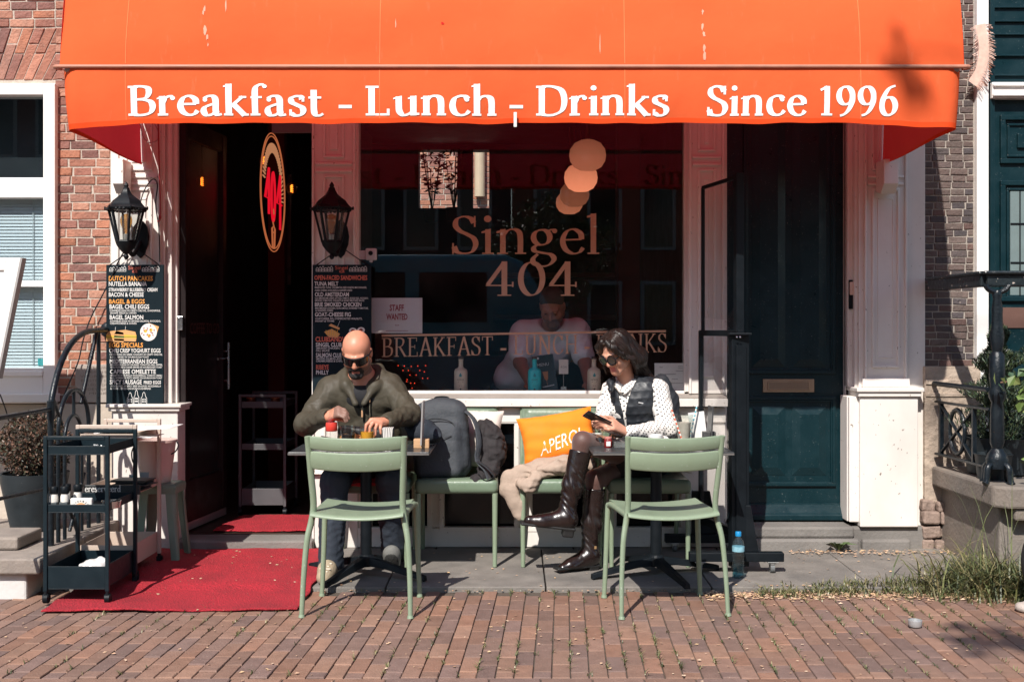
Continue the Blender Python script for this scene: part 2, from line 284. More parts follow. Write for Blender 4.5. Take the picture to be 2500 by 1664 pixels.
# each glyph: advance, list of ('c', points) smooth nib stroke, ('l', p, q) straight nib stroke, ('s', x, y, l, r) serif slab, ('d', x, y, r) dot, ('v', x, y0, y1) terminal
G = {
 'B': (.56, [('l', (.14, 0), (.14, .66)), ('s', .14, 0, .11, .08), ('s', .14, .66, .11, .08), ('c', [(.14, .645), (.30, .645), (.41, .60), (.42, .49), (.36, .39), (.25, .36), (.14, .36)]), ('c', [(.22, .36), (.34, .35), (.46, .30), (.49, .18), (.43, .06), (.29, .015), (.14, .015)])]),
 'r': (.37, [('l', (.11, 0), (.11, .43)), ('s', .11, 0, .09, .11), ('f', .11, .43), ('c', [(.13, .30), (.18, .39), (.25, .425), (.31, .41)]), ('d', .31, .385, .047)]),
 'e': (.44, [('c', [(.09, .245), (.24, .25), (.375, .255)]), ('c', [(.375, .255), (.36, .36), (.25, .43), (.14, .38), (.085, .23), (.13, .08), (.24, .01), (.34, .03), (.40, .11)])]),
 'a': (.43, [('d', .10, .345, .042), ('c', [(.08, .36), (.14, .42), (.23, .43), (.29, .37), (.30, .25), (.30, .10), (.33, .02), (.41, .03)]), ('c', [(.30, .27), (.20, .235), (.10, .18), (.075, .09), (.13, .01), (.22, .02), (.30, .09)])]),
 'k': (.48, [('l', (.11, 0), (.11, .70)), ('s', .11, 0, .09, .08), ('f', .11, .70), ('l', (.13, .18), (.37, .42)), ('s', .37, .43, .07, .07), ('l', (.19, .26), (.40, .01)), ('s', .41, 0, .08, .07)]),
 'f': (.28, [('l', (.12, 0), (.12, .52)), ('s', .12, 0, .09, .10), ('c', [(.12, .45), (.13, .60), (.20, .68), (.29, .68)]), ('d', .30, .645, .042), ('s', .15, .425, .11, .10)]),
 's': (.36, [('c', [(.285, .37), (.25, .42), (.17, .43), (.09, .39), (.09, .30), (.18, .24), (.28, .18), (.30, .10), (.25, .02), (.16, .005), (.08, .05)]), ('v', .30, .31, .43), ('v', .065, .005, .14)]),
 't': (.32, [('c', [(.14, .57), (.14, .35), (.14, .12), (.17, .03), (.24, .01), (.31, .05)]), ('s', .16, .425, .12, .12)]),
 '-': (.33, [('b', .04, .16, .28, .235)]),
 'L': (.53, [('l', (.15, 0), (.15, .66)), ('s', .15, .66, .11, .13), ('s', .15, 0, .11, .30), ('v', .455, .0, .15)]),
 'u': (.52, [('c', [(.12, .42), (.12, .26), (.13, .10), (.20, .015), (.29, .03), (.38, .10)]), ('l', (.39, .43), (.39, 0)), ('f', .12, .43), ('f', .39, .43), ('s', .41, .01, .03, .09)]),
 'n': (.51, [('l', (.11, 0), (.11, .43)), ('f', .11, .43), ('s', .11, 0, .09, .08), ('c', [(.12, .33), (.19, .41), (.28, .43), (.36, .38), (.38, .27), (.38, .13), (.38, 0)]), ('s', .38, 0, .08, .09)]),
 'c': (.42, [('d', .345, .35, .044), ('c', [(.36, .36), (.31, .42), (.22, .43), (.12, .37), (.08, .22), (.12, .07), (.22, .01), (.32, .03), (.39, .11)])]),
 'h': (.51, [('l', (.11, 0), (.11, .70)), ('f', .11, .70), ('s', .11, 0, .09, .08), ('c', [(.12, .33), (.19, .41), (.28, .43), (.36, .38), (.38, .27), (.38, .13), (.38, 0)]), ('s', .38, 0, .08, .09)]),
 'D': (.66, [('l', (.14, 0), (.14, .66)), ('s', .14, 0, .11, .08), ('s', .14, .66, .11, .08), ('c', [(.14, .645), (.34, .645), (.52, .56), (.58, .34), (.53, .12), (.35, .015), (.14, .015)])]),
 'i': (.24, [('l', (.12, 0), (.12, .43)), ('f', .12, .43), ('s', .12, 0, .09, .09), ('d', .115, .61, .058)]),
 'S': (.48, [('c', [(.38, .54), (.33, .62), (.22, .65), (.12, .60), (.10, .49), (.17, .40), (.28, .34), (.38, .27), (.41, .16), (.35, .04), (.23, .01), (.12, .04), (.075, .13)]), ('v', .395, .47, .66), ('v', .06, 0, .19)]),
 '1': (.40, [('l', (.22, 0), (.22, .65)), ('l', (.22, .64), (.08, .56)), ('s', .22, 0, .12, .12)]),
 '9': (.46, [('c', _o(.22, .44, .145, .195)), ('c', [(.365, .45), (.36, .30), (.29, .13), (.20, .03), (.11, 0)])]),
 '6': (.46, [('c', _o(.24, .21, .145, .195)), ('c', [(.095, .21), (.11, .36), (.19, .53), (.27, .62), (.38, .66)])]),
 '0': (.50, [('c', _o(.25, .33, .175, .315))]),
 '4': (.52, [('l', (.33, 0), (.33, .66)), ('l', (.33, .65), (.06, .21)), ('s', .25, .20, .22, .22), ('s', .33, 0, .11, .11), ('v', .465, .17, .27)]),
 'g': (.44, [('c', _o(.20, .29, .125, .13)), ('c', [(.28, .38), (.34, .42), (.40, .415)]), ('d', .40, .40, .04), ('c', [(.14, .17), (.08, .11), (.10, .05), (.22, .02), (.34, -.01), (.39, -.09), (.31, -.19), (.19, -.21), (.08, -.16), (.07, -.08), (.14, .0)])]),
 'l': (.24, [('l', (.12, 0), (.12, .70)), ('f', .12, .70), ('s', .12, 0, .09, .09)]),
 'A': (.60, [('l', (.08, 0), (.30, .66)), ('l', (.30, .67), (.53, 0)), ('s', .09, 0, .08, .08), ('s', .52, 0, .10, .09), ('s', .29, .23, .13, .15)]),
 'R': (.60, [('l', (.14, 0), (.14, .66)), ('s', .14, 0, .10, .10), ('s', .14, .66, .11, .05), ('c', [(.14, .645), (.32, .645), (.43, .59), (.44, .49), (.37, .38), (.25, .34), (.14, .34)]), ('l', (.28, .34), (.52, .01)), ('s', .53, 0, .06, .07)]),
 'E': (.54, [('l', (.14, 0), (.14, .66)), ('s', .14, .66, .11, .30), ('s', .14, 0, .11, .33), ('s', .20, .34, .05, .16), ('v', .435, .52, .66), ('v', .465, 0, .15), ('v', .355, .27, .41)]),
 'K': (.62, [('l', (.14, 0), (.14, .66)), ('s', .14, 0, .10, .10), ('s', .14, .66, .10, .10), ('l', (.15, .27), (.48, .65)), ('s', .48, .66, .09, .08), ('l', (.24, .38), (.53, .01)), ('s', .54, 0, .09, .08)]),
 'F': (.50, [('l', (.14, 0), (.14, .66)), ('s', .14, .66, .11, .30), ('s', .14, 0, .11, .11), ('s', .20, .33, .05, .17), ('v', .435, .52, .66), ('v', .365, .26, .40)]),
 'T': (.56, [('l', (.28, 0), (.28, .66)), ('s', .28, .66, .24, .24), ('s', .28, 0, .11, .11), ('v', .055, .52, .66), ('v', .505, .52, .66)]),
 'U': (.66, [('c', [(.15, .65), (.15, .40), (.15, .16), (.22, .03), (.34, .01), (.46, .05), (.51, .18), (.51, .42), (.51, .65)]), ('s', .15, .66, .11, .11), ('s', .51, .66, .09, .09)]),
 'N': (.68, [('l', (.13, 0), (.13, .65)), ('l', (.13, .66), (.54, 0)), ('l', (.54, 0), (.54, .65)), ('s', .13, 0, .10, .09), ('s', .09, .66, .06, .06), ('s', .54, .66, .10, .09)]),
 'C': (.58, [('c', [(.49, .50), (.42, .61), (.31, .65), (.17, .59), (.09, .42), (.10, .22), (.19, .06), (.33, .01), (.45, .06), (.52, .17)]), ('v', .505, .47, .66)]),
 'H': (.68, [('l', (.14, 0), (.14, .66)), ('l', (.54, 0), (.54, .66)), ('s', .14, 0, .10, .10), ('s', .14, .66, .10, .10), ('s', .54, 0, .10, .10), ('s', .54, .66, .10, .10), ('s', .34, .34, .20, .20)]),
 'I': (.28, [('l', (.14, 0), (.14, .66)), ('s', .14, 0, .10, .10), ('s', .14, .66, .10, .10)]),
 'v': (.44, [('l', (.08, .43), (.23, 0)), ('l', (.23, .01), (.37, .43)), ('s', .09, .43, .08, .08), ('s', .37, .43, .07, .07)]),
 'd': (.48, [('l', (.36, 0), (.36, .70)), ('f', .36, .70), ('s', .39, .01, .03, .08), ('c', _o(.22, .215, .14, .2))]),
 'O': (.70, [('c', _o(.35, .33, .26, .32))]), 'P': (.54, [('l', (.14, 0), (.14, .66)), ('s', .14, 0, .10, .12), ('s', .14, .66, .11, .05), ('c', [(.14, .645), (.32, .645), (.43, .58), (.44, .47), (.37, .34), (.25, .30), (.14, .30)])]),
 ' ': (.26, []),
}
def glyph_polys(text, thick=.105, thin=.042, nib=14, track=0.0, mono=None):
    """quads (2D) of a line of text in em units, with its total width"""
    polys = []; x0 = 0.0; phi = math.radians(nib)
    def wid(d):
        if mono: return mono
        return max(thin, thick * abs(math.sin(math.atan2(d[1], d[0]) - phi)))
    def ribbon(P):
        n = len(P); L = []; R = []
        for i in range(n):
            a = P[max(i - 1, 0)]; b = P[min(i + 1, n - 1)]; d = (b[0] - a[0], b[1] - a[1]); l = math.hypot(*d) or 1e-6
            w = wid(d) / 2; nx, ny = -d[1] / l, d[0] / l
            L.append((P[i][0] + nx * w, P[i][1] + ny * w)); R.append((P[i][0] - nx * w, P[i][1] - ny * w))
        return [[R[i], R[i + 1], L[i + 1], L[i]] for i in range(n - 1)]
    for ch in text:
        adv, st = G.get(ch, G[' '])
        for s in st:
            q = []
            if s[0] == 'c': q = ribbon([(p[0], p[1]) for p in crom([(a, b, 0) for a, b in s[1]], 5)])
            elif s[0] == 'l': q = ribbon([(s[1][0] + (s[2][0] - s[1][0]) * k / 8, s[1][1] + (s[2][1] - s[1][1]) * k / 8) for k in range(9)])
            elif s[0] == 's' and not mono:
                _, x, y, l, r = s; h = thin * .95
                yb = y if y < .5 * CAP and y < .05 else (y - h if y > .4 else y - h / 2)
                q = [[(x - l, yb), (x + r, yb), (x + r, yb + h), (x - l, yb + h)]]
            elif s[0] == 's':
                _, x, y, l, r = s
                if l + r > .3: q = [[(x - l, y - mono / 2), (x + r, y - mono / 2), (x + r, y + mono / 2), (x - l, y + mono / 2)]]
            elif s[0] == 'f' and not mono: q = [[(s[1] - .10, s[2] - .07), (s[1] - .10, s[2] - .04), (s[1] + thick * .45, s[2] + .01), (s[1] + thick * .45, s[2] - .05)]]
            elif s[0] == 'd':
                _, x, y, r = s; q = [[(x + r * math.cos(2 * PI * k / 14), y + r * math.sin(2 * PI * k / 14)) for k in range(14)]]
            elif s[0] == 'v' and not mono: q = [[(s[1] - thin * .5, s[2]), (s[1] + thin * .5, s[2]), (s[1] + thin * .5, s[3]), (s[1] - thin * .5, s[3])]]
            elif s[0] == 'b': q = [[(s[1], s[2]), (s[3], s[2]), (s[3], s[4]), (s[1], s[4])]]
            polys.append([[(x0 + p[0], p[1]) for p in k] for k in q])
        x0 += adv + track
    return polys, x0
def serif(mb, text, x0, x1, base, cap, fn, step=.00012, side=1, **kw):
    """lay a line of serif text from x0 to x1 with cap height cap; fn(x, z, lift) gives the point on the surface"""
    P, w = glyph_polys(text, **kw)
    xs = [p[0] for g in P for q in g for p in q]; a, b = min(xs), max(xs); k = (x1 - x0) / (b - a); kz = cap / CAP
    for i, g in enumerate(P):
        lift = .0012 + step * (i % 9)
        for q in g:
            mb.add([fn(x0 + (p[0] - a) * k, base + p[1] * kz, lift) for p in q], [tuple(range(len(q)))])
def sans(mb, text, x0, base, cap, fn, width=None, squeeze=.78, lift=.0012, track=1.0, bold=0.0):
    """Blender's built-in font as flat faces on a surface"""
    cu = bpy.data.curves.new('txt', 'FONT'); cu.body = text; cu.size = 1.0; cu.resolution_u = 2; cu.space_character = track; cu.offset = bold
    o = bpy.data.objects.new('txt', cu); COL.objects.link(o); dg = bpy.context.evaluated_depsgraph_get()
    me = bpy.data.meshes.new_from_object(o.evaluated_get(dg)); bpy.data.objects.remove(o); bpy.data.curves.remove(cu)
    if not len(me.vertices): return
    V = [v.co.copy() for v in me.vertices]; F = [list(p.vertices) for p in me.polygons]; bpy.data.meshes.remove(me)
    a = min(v.x for v in V); b = max(v.x for v in V); kz = cap / .729; kx = kz * squeeze
    if width: kx = width / (b - a)
    mb.add([fn(x0 + (v.x - a) * kx, base + v.y * kz, lift) for v in V], F)

# ------------------------------------------------------------------ signed-distance modelling for bodies, cloth and cushions
def crs(x, y, z, f, seed=0):
    # irregular cloth creases, about -1..1
    q = np.random.default_rng(100 + seed); out = 0
    for i in range(3):
        k = q.normal(size=(3, 3)); k /= np.linalg.norm(k, axis=1)[:, None]; s = q.uniform(0, 6.28, 4)
        w = np.sin((k[0, 0] * x + k[0, 1] * y + k[0, 2] * z) * f * .55 + s[0]) + .7 * np.sin((k[1, 0] * x + k[1, 1] * y + k[1, 2] * z) * f * .9 + s[1])
        n = np.sin((k[2, 0] * x + k[2, 1] * y + k[2, 2] * z) * f * (.7 + .5 * i) + 1.7 * w + s[2]); out = out + (1 - 2 * np.abs(n)) * (1, .8, .5)[i]
    return out / 2.3
class SDF:
    def __init__(s, lo, hi, h):
        s.lo = np.array(lo, dtype=np.float32); s.h = h; s.n = np.ceil((np.array(hi) - lo) / h).astype(int) + 1
        s.d = np.full(s.n, 0.5, dtype=np.float32)
        s.ax = [s.lo[i] + h * np.arange(s.n[i], dtype=np.float32) for i in range(3)]
    def _sub(s, lo, hi):
        i0 = np.maximum(0, np.floor((np.array(lo) - s.lo) / s.h).astype(int)); i1 = np.minimum(s.n, np.ceil((np.array(hi) - s.lo) / s.h).astype(int) + 1)
        if np.any(i1 <= i0): return None, None
        sl = tuple(slice(a, b) for a, b in zip(i0, i1))
        g = np.meshgrid(s.ax[0][sl[0]], s.ax[1][sl[1]], s.ax[2][sl[2]], indexing='ij', sparse=True)
        return sl, g
    def put(s, f, lo, hi, k=.02, op='u'):
        m = k + 3 * s.h
        sl, g = s._sub(np.array(lo) - m, np.array(hi) + m)
        if sl is None: return s
        d = f(*g).astype(np.float32); a = s.d[sl]
        if op == 'u':
            h = np.maximum(k - np.abs(a - d), 0) / max(k, 1e-6); s.d[sl] = np.minimum(a, d) - h * h * k * .25
        else:
            d = -d; h = np.maximum(k - np.abs(a - d), 0) / max(k, 1e-6); s.d[sl] = np.maximum(a, d) + h * h * k * .25
        return s
    def ell(s, c, r, R=None, k=.02, op='u'):
        c = np.array(c); r = np.array(r if hasattr(r, '__len__') else (r, r, r), dtype=float)
        M = np.array(R).T if R is not None else np.eye(3)
        def f(x, y, z):
            x = x - c[0]; y = y - c[1]; z = z - c[2]
            q = [(M[i, 0] * x + M[i, 1] * y + M[i, 2] * z) / r[i] for i in range(3)]
            q2 = q[0] ** 2 + q[1] ** 2 + q[2] ** 2; k0 = np.sqrt(q2)
            k1 = np.sqrt((q[0] / r[0]) ** 2 + (q[1] / r[1]) ** 2 + (q[2] / r[2]) ** 2)
            return k0 * (k0 - 1) / np.maximum(k1, 1e-6)
        e = r.max() if R is not None else r
        return s.put(f, c - e, c + e, k, op)
    def cone(s, p, q, r0, r1, k=.02, op='u', fold=0.0, nf=5, seed=0, sq=None):
        p = np.array(p, dtype=float); q = np.array(q, dtype=float); d = q - p; L2 = max(1e-9, d @ d)
        if sq is not None: sv = np.array(sq[0], dtype=float); sv /= np.linalg.norm(sv); sk = sq[1]
        def f(x, y, z):
            X, Y, Z = x - p[0], y - p[1], z - p[2]
            t = np.clip((X * d[0] + Y * d[1] + Z * d[2]) / L2, 0, 1)
            rx, ry, rz = X - t * d[0], Y - t * d[1], Z - t * d[2]
            if sq is not None:
                w = (rx * sv[0] + ry * sv[1] + rz * sv[2]) * (1 / sk - 1); rx, ry, rz = rx + w * sv[0], ry + w * sv[1], rz + w * sv[2]
            r = r0 + (r1 - r0) * t
            if fold: r = r + fold * crs(x, y, z, 30 + 5 * nf, int(seed) + 7)
            return np.sqrt(rx * rx + ry * ry + rz * rz) - r
        m = max(r0, r1) * (1 if sq is None or sq[1] < 1 else sq[1]) + fold * 2
        return s.put(f, np.minimum(p, q) - m, np.maximum(p, q) + m, k, op)
    def chain(s, P, r, k=.02, **kw):
        for i in range(len(P) - 1): s.cone(P[i], P[i + 1], r[i], r[i + 1], k, **kw)
        return s
    def rbox(s, c, half, rad, R=None, k=.01, op='u'):
        c = np.array(c); b = np.array(half) - rad; M = np.array(R).T if R is not None else np.eye(3)
        def f(x, y, z):
            x = x - c[0]; y = y - c[1]; z = z - c[2]
            q = [np.abs(M[i, 0] * x + M[i, 1] * y + M[i, 2] * z) - b[i] for i in range(3)]
            o = np.sqrt(sum(np.maximum(a, 0) ** 2 for a in q))
            return o + np.minimum(np.maximum(np.maximum(q[0], q[1]), q[2]), 0) - rad
        e = np.linalg.norm(half) if R is not None else np.array(half)
        return s.put(f, c - e, c + e, k, op)
    def warp(s, fn):                 # add fn(x,y,z) to the whole field
        g = np.meshgrid(*s.ax, indexing='ij', sparse=True); s.d = s.d + fn(*g).astype(np.float32); return s
    def cut(s, fn):                  # keep only where fn<0
        g = np.meshgrid(*s.ax, indexing='ij', sparse=True); s.d = np.maximum(s.d, fn(*g).astype(np.float32)); return s
    def mesh(s, relax=2):
        d = s.d; n = s.n; d[0] = d[-1] = .5; d[:, 0] = d[:, -1] = .5; d[:, :, 0] = d[:, :, -1] = .5
        ins = d < 0; cnt = np.zeros(n - 1, dtype=np.int8)
        for i in (0, 1):
            for j in (0, 1):
                for k in (0, 1): cnt += ins[i:n[0] - 1 + i, j:n[1] - 1 + j, k:n[2] - 1 + k]
        act = (cnt > 0) & (cnt < 8); ci = np.argwhere(act)
        idx = np.full(n - 1, -1, dtype=np.int32); idx[act] = np.arange(len(ci))
        acc = np.zeros((len(ci), 3)); num = np.zeros(len(ci))
        C = [(i, j, k) for i in (0, 1) for j in (0, 1) for k in (0, 1)]
        for a in C:
            for ax in range(3):
                if a[ax]: continue
                b = list(a); b[ax] = 1
                da = d[ci[:, 0] + a[0], ci[:, 1] + a[1], ci[:, 2] + a[2]]; db = d[ci[:, 0] + b[0], ci[:, 1] + b[1], ci[:, 2] + b[2]]
                m = (da < 0) != (db < 0); t = np.where(m, da / np.where(da - db == 0, 1, da - db), 0)
                p = np.tile(np.array(a, dtype=float), (len(ci), 1)); p[:, ax] += t
                acc += p * m[:, None]; num += m
        V = (ci + acc / num[:, None]) * s.h + s.lo
        F = []
        for ax in range(3):
            o = [0, 0, 0]; o[ax] = 1
            A = ins[:n[0] - o[0], :n[1] - o[1], :n[2] - o[2]]; B = ins[o[0]:, o[1]:, o[2]:]
            for s_, M in ((0, A & ~B), (1, ~A & B)):
                e = np.argwhere(M); u, v = (ax + 1) % 3, (ax + 2) % 3
                e = e[(e[:, u] > 0) & (e[:, v] > 0)]
                def cell(du, dv):
                    c = e.copy(); c[:, u] -= du; c[:, v] -= dv; return idx[c[:, 0], c[:, 1], c[:, 2]]
                q = np.stack([cell(1, 1), cell(0, 1), cell(0, 0), cell(1, 0)], 1)
                F.append(q if s_ == 0 else q[:, ::-1])
        F = np.concatenate(F); F = F[(F >= 0).all(1)]
        for _ in range(relax):          # Laplacian relaxation
            S = np.zeros_like(V); N = np.zeros(len(V))
            for k in range(4):
                a = F[:, k]; b = F[:, (k + 1) % 4]
                for c in range(3): S[:, c] += np.bincount(a, V[b, c], len(V)) + np.bincount(b, V[a, c], len(V))
                N += np.bincount(a, minlength=len(V)) + np.bincount(b, minlength=len(V))
            V = V * .5 + .5 * S / np.maximum(N, 1)[:, None]
        return V, F
    def build(s, name, mat, parent=None, relax=2, mi=None, ws=True):
        V, F = s.mesh(relax)
        me = bpy.data.meshes.new(name)
        if mi is not None: idx = mi(V[F].mean(1))
        if parent is not None and ws: V = V - np.array(world_loc(parent))
        me.vertices.add(len(V)); me.vertices.foreach_set('co', V.astype(np.float32).ravel())
        me.loops.add(F.size); me.loops.foreach_set('vertex_index', F.astype(np.int32).ravel())
        me.polygons.add(len(F)); me.polygons.foreach_set('loop_start', np.arange(0, F.size, 4, dtype=np.int32))
        for m in (mat if isinstance(mat, (list, tuple)) else [mat]): me.materials.append(m)
        me.update(calc_edges=True); me.validate()
        me.polygons.foreach_set('use_smooth', np.ones(len(me.polygons), dtype=bool))
        if mi is not None and len(me.polygons) == len(idx): me.polygons.foreach_set('material_index', idx.astype(np.int32))
        o = bpy.data.objects.new(name, me); COL.objects.link(o)
        if parent is not None: o.parent = parent
        return o
# ------------------------------------------------------------------ ground
def pave_z(Y): return 0.022 + 0.02 * max(0.0, min(1.0, 1 + Y))
def struct(name, o):
    o.name = name; o['kind'] = 'structure'; return o
def brick_mesh(name, cells, palette, mat, parent=None, prof=.004, jit=.0015, gap=0.0):
    """cells: (corner points of the outer face p00,p10,p11,p01 , outward normal, depth); one tone per brick"""
    V = []; F = []; C = []
    for P, nrm, dep in cells:
        P = [Vector(p) for p in P]; nrm = Vector(nrm); cen = sum(P, Vector()) / 4; j = nrm * random.uniform(-jit, jit)
        tl = [random.uniform(-jit, jit) * .8 for _ in range(4)]
        top = [cen + (p - cen).normalized() * ((p - cen).length - prof * 1.25) + j + nrm * t for p, t in zip(P, tl)]
        mid = [p + j - nrm * prof for p in P]; low = [p - nrm * dep for p in P]
        b = len(V); V += top + mid + low
        F += [[b, b + 1, b + 2, b + 3]]
        for k in range(4):
            l = (k + 1) % 4
            F += [[b + 4 + k, b + 4 + l, b + l, b + k], [b + 8 + k, b + 8 + l, b + 4 + l, b + 4 + k]]
        c = random.choice(palette); q = random.uniform(.82, 1.18)
        C += [[c[0] * q, c[1] * q, c[2] * q, 1]] * (4 * 9)
    o = mesh_obj(name, V, F, mat, parent)
    a = o.data.color_attributes.new('tone', 'FLOAT_COLOR', 'CORNER'); a.data.foreach_set('color', np.array(C, dtype=np.float32).ravel())
    return o

EARTH = pm('earth', (.085, .066, .05), .95, var=.3, vs=30, bump=.6, bs=120)
ASPH = pm('far_paving', (.16, .09, .075), .9, var=.25, vs=4, bump=.3, bs=60)
g = MB().box(-60, 60, -60, 12, -.5, -.0085).build('ground', EARTH); struct('ground', g)
ROADB = pm('road_brick', (1, 1, 1), .82, var=.2, vs=16, bump=.45, bs=110, attr='tone', spk=.28, spkcol=(.32, .25, .20), spks=140, big=.45, bigs=1.6, bigcol=(.17, .115, .095))
cells = []
ya = math.radians(2.6); row_c, row_s = math.cos(ya), math.sin(ya)
def rp(u, v):                       # row coordinates: u across, v along depth
    return Vector((u * row_c + v * row_s, -1.02 + v * row_c, 0))
W_, L_ = .0755, .205
for i in range(-62, 62):
    u = i * W_; off = (.5 if i % 2 else 0) * L_ + random.uniform(-.006, .006)
    v = .01 - off
    while v > -1.50:
        a = v; b = max(v - L_, -1.503)
        if a - b > .03:
            g_ = .0014 + random.random() * .0014; z = random.uniform(-.0014, .0014) + .0015 * math.sin(u * 1.3) * math.sin(a * 2.1)
            P = [rp(u + g_, b + g_), rp(u + W_ - g_, b + g_), rp(u + W_ - g_, min(a, .0) - g_), rp(u + g_, min(a, .0) - g_)]
            cells.append(([p + Vector((0, 0, z)) for p in P], (0, 0, 1), .04))
        v -= L_
x = -4.6
while x < 4.6:                       # the cross course nearest the camera
    g_ = .003; cells.append(([Vector((x + g_, -2.62, 0)), Vector((x + L_ - g_, -2.62, 0)), Vector((x + L_ - g_, -2.53, 0)), Vector((x + g_, -2.53, 0))], (0, 0, 1), .04)); x += L_
for i in range(-46, 46):             # road beyond the gutter course
    for j in range(12):
        u = i * .1; v = -2.63 - j * L_ - (.1 if i % 2 else 0)
        cells.append(([Vector((u + .003, v - L_ + .003, 0)), Vector((u + .097, v - L_ + .003, 0)), Vector((u + .097, v - .003, 0)), Vector((u + .003, v - .003, 0))], (0, 0, 1), .04))
rpal = [(.225, .125, .086), (.235, .127, .084), (.212, .122, .088), (.185, .110, .084), (.255, .143, .096), (.172, .106, .086), (.232, .120, .078)]
struct('brick_road', brick_mesh('brick_road', cells, rpal, ROADB))
far = MB().box(-60, 60, -60, -5.2, -.02, -.006).build('street', ASPH); struct('street', far)

def slab(mb, x0, x1, y0, y1):
    g_ = .004; z = random.uniform(-.002, .002)
    V = [(x0 + g_, y0 + g_, pave_z(y0) + z), (x1 - g_, y0 + g_, pave_z(y0) + z), (x1 - g_, y1 - g_, pave_z(y1) + z), (x0 + g_, y1 - g_, pave_z(y1) + z)]
    mb.add([(v[0], v[1], v[2] - .10) for v in V] + V, [(0, 3, 2, 1), (4, 5, 6, 7), (0, 1, 5, 4), (1, 2, 6, 5), (2, 3, 7, 6), (3, 0, 4, 7)])
mb = MB()
xs = [-5.6, -4.5, -3.4, -2.38, -1.62, -.67, .18, 1.06, 1.92, 2.72, 3.6, 4.5, 5.6]
for a, b in zip(xs, xs[1:]):
    slab(mb, a, b, -1.015, -.07); slab(mb, a + .2, b + .2, -.07, .16)
struct('pavement', mb.build('pavement', STONE, bevel=.006))

# ------------------------------------------------------------------ the cafe building
B = thing('cafe_building', 'cream painted wooden cafe front with big shop window, open doorway and dark teal door', 'building')
def boxes(name, L, mat, bevel=.004, parent=None):
    m = MB()
    for b in L: m.box(*b)
    return m.build(name, mat, parent or B, bevel=bevel)
def frame(m, x0, x1, z0, z1, y, w=.014, d=.012):
    m.box(x0, x1, y - d, y + .01, z1 - w, z1).box(x0, x1, y - d, y + .01, z0, z0 + w).box(x0, x0 + w, y - d, y + .01, z0 + w, z1 - w).box(x1 - w, x1, y - d, y + .01, z0 + w, z1 - w)
ZT = 3.62
def pilaster(px0, px1, z0, zbreak, strip=0, pw=.17):
    x0, x1 = fx(px0), fx(px1); m = MB(); c = (x0 + x1) / 2; h = pw / 2
    m.box(x0, x1, 0, .14, z0, ZT)
    for z in (zbreak, zbreak + .045): m.box(x0 + .02, x1 - .02, -.012, .004, z, z + .016)
    frame(m, c - h, c + h, z0 + .10, zbreak - .02, 0); frame(m, c - h + .035, c + h - .035, z0 + .16, zbreak - .08, .004, .008, .008)
    frame(m, c - h, c + h, zbreak + .09, ZT - .05, 0); m.box(c - h + .04, c + h - .04, -.007, .004, zbreak + .14, ZT - .1)
    m.box(x0, x0 + .014, -.014, 0.004, z0, ZT).box(x1 - .014, x1, -.014, 0.004, z0, ZT)
    return m.build('pilaster', WHITE, B, bevel=.003)
PL = pilaster(285, 393, .93, 2.28); pilaster(762, 868, .04, 2.36, pw=.13); pilaster(1682, 1768, .99, 2.40, pw=.11); pilaster(2110, 2214, 1.05, 2.28)
boxes('corner_board', [(fx(267), fx(285), .025, .14, .93, ZT)], WHITE)
boxes('corner_board', [(fx(2214), fx(2262), .02, .14, 0.17, ZT)], WHITE)
boxes('door_jamb', [(fx(393), fx(401), .01, .14, .93, ZT), (fx(401), fx(407), .035, .14, .93, ZT), (fx(407), fx(417), .02, .14, .93, ZT), (fx(417), fx(426), .06, .16, .93, ZT)], WHITE, .003)
boxes('door_jamb', [(fx(2098), fx(2110), .01, .14, 1.03, ZT), (fx(2090), fx(2098), .03, .14, 1.03, ZT), (fx(2078), fx(2090), .075, .15, 1.03, ZT), (2.105, fx(2078), .12, .30, .19, ZT)], WHITE, .003)
boxes('door_jamb', [(fx(1768), 1.342, .05, .30, .19, ZT)], WHITE)
def pedestal(px0, px1, z0, z1, capz, y=-.06, taper=.0):
    x0, x1 = fx(px0, y), fx(px1, y)
    boxes('pedestal', [(x0, x1, y, .15, z0, z1)], WHITE, .006)
    boxes('pedestal_cap', [(x0 - .015, x1 + .015, y - .018, .15, z1 + .001, z1 + capz * .55), (x0 - .028, x1 + .028, y - .032, .15, z1 + capz * .55, z1 + capz)], WHITE, .005)
pedestal(272, 434, .03, .885, .045); pedestal(768, 874, .04, .50, .0001, y=-.025); pedestal(2100, 2242, .175, .975, .055)
boxes('pedestal', [(fx(2068), fx(2098), .0, .15, .20, .975), (fx(2070), fx(2102), -.03, .1, .20, .974)], WHITE, .006)
boxes('pilaster_base', [(fx(2104), fx(2219), -.02, .10, 1.031, 1.085)], WHITE)
boxes('pilaster_base', [(fx(283), fx(394), -.014, .10, .931, .965)], WHITE)
# shop window
GX0, GX1, GZ0 = fx(872), fx(1676), 1.0
Wn = boxes('shop_window', [(GX0 - .03, GX0 + .006, .02, .12, GZ0, ZT), (GX1 - .006, GX1 + .03, .02, .12, GZ0, ZT), (GX0 + .006, GX1 - .006, .02, .12, 2.95, ZT), (GX0 + .006, GX1 - .006, .028, .12, GZ0 - .03, GZ0 + .006)], WHITE, .003)
MB().box(GX0, GX1, .070, .074, GZ0, 2.96).build('glass_pane', WINGLASS, Wn)
SILLG = pm('weathered_sill', (.30, .27, .24), .6, var=.15, bump=.1)
MB().prism([(-.075, .965), (.03, .965), (.03, .99), (-.075, .972)], 'x', GX0 - .03, fx(1770)).build('window_sill', SILLG, B, bevel=.002)
boxes('window_sill', [(GX0 - .03, fx(1771), -.085, .03, .915, .9635)], WHITE, .004)
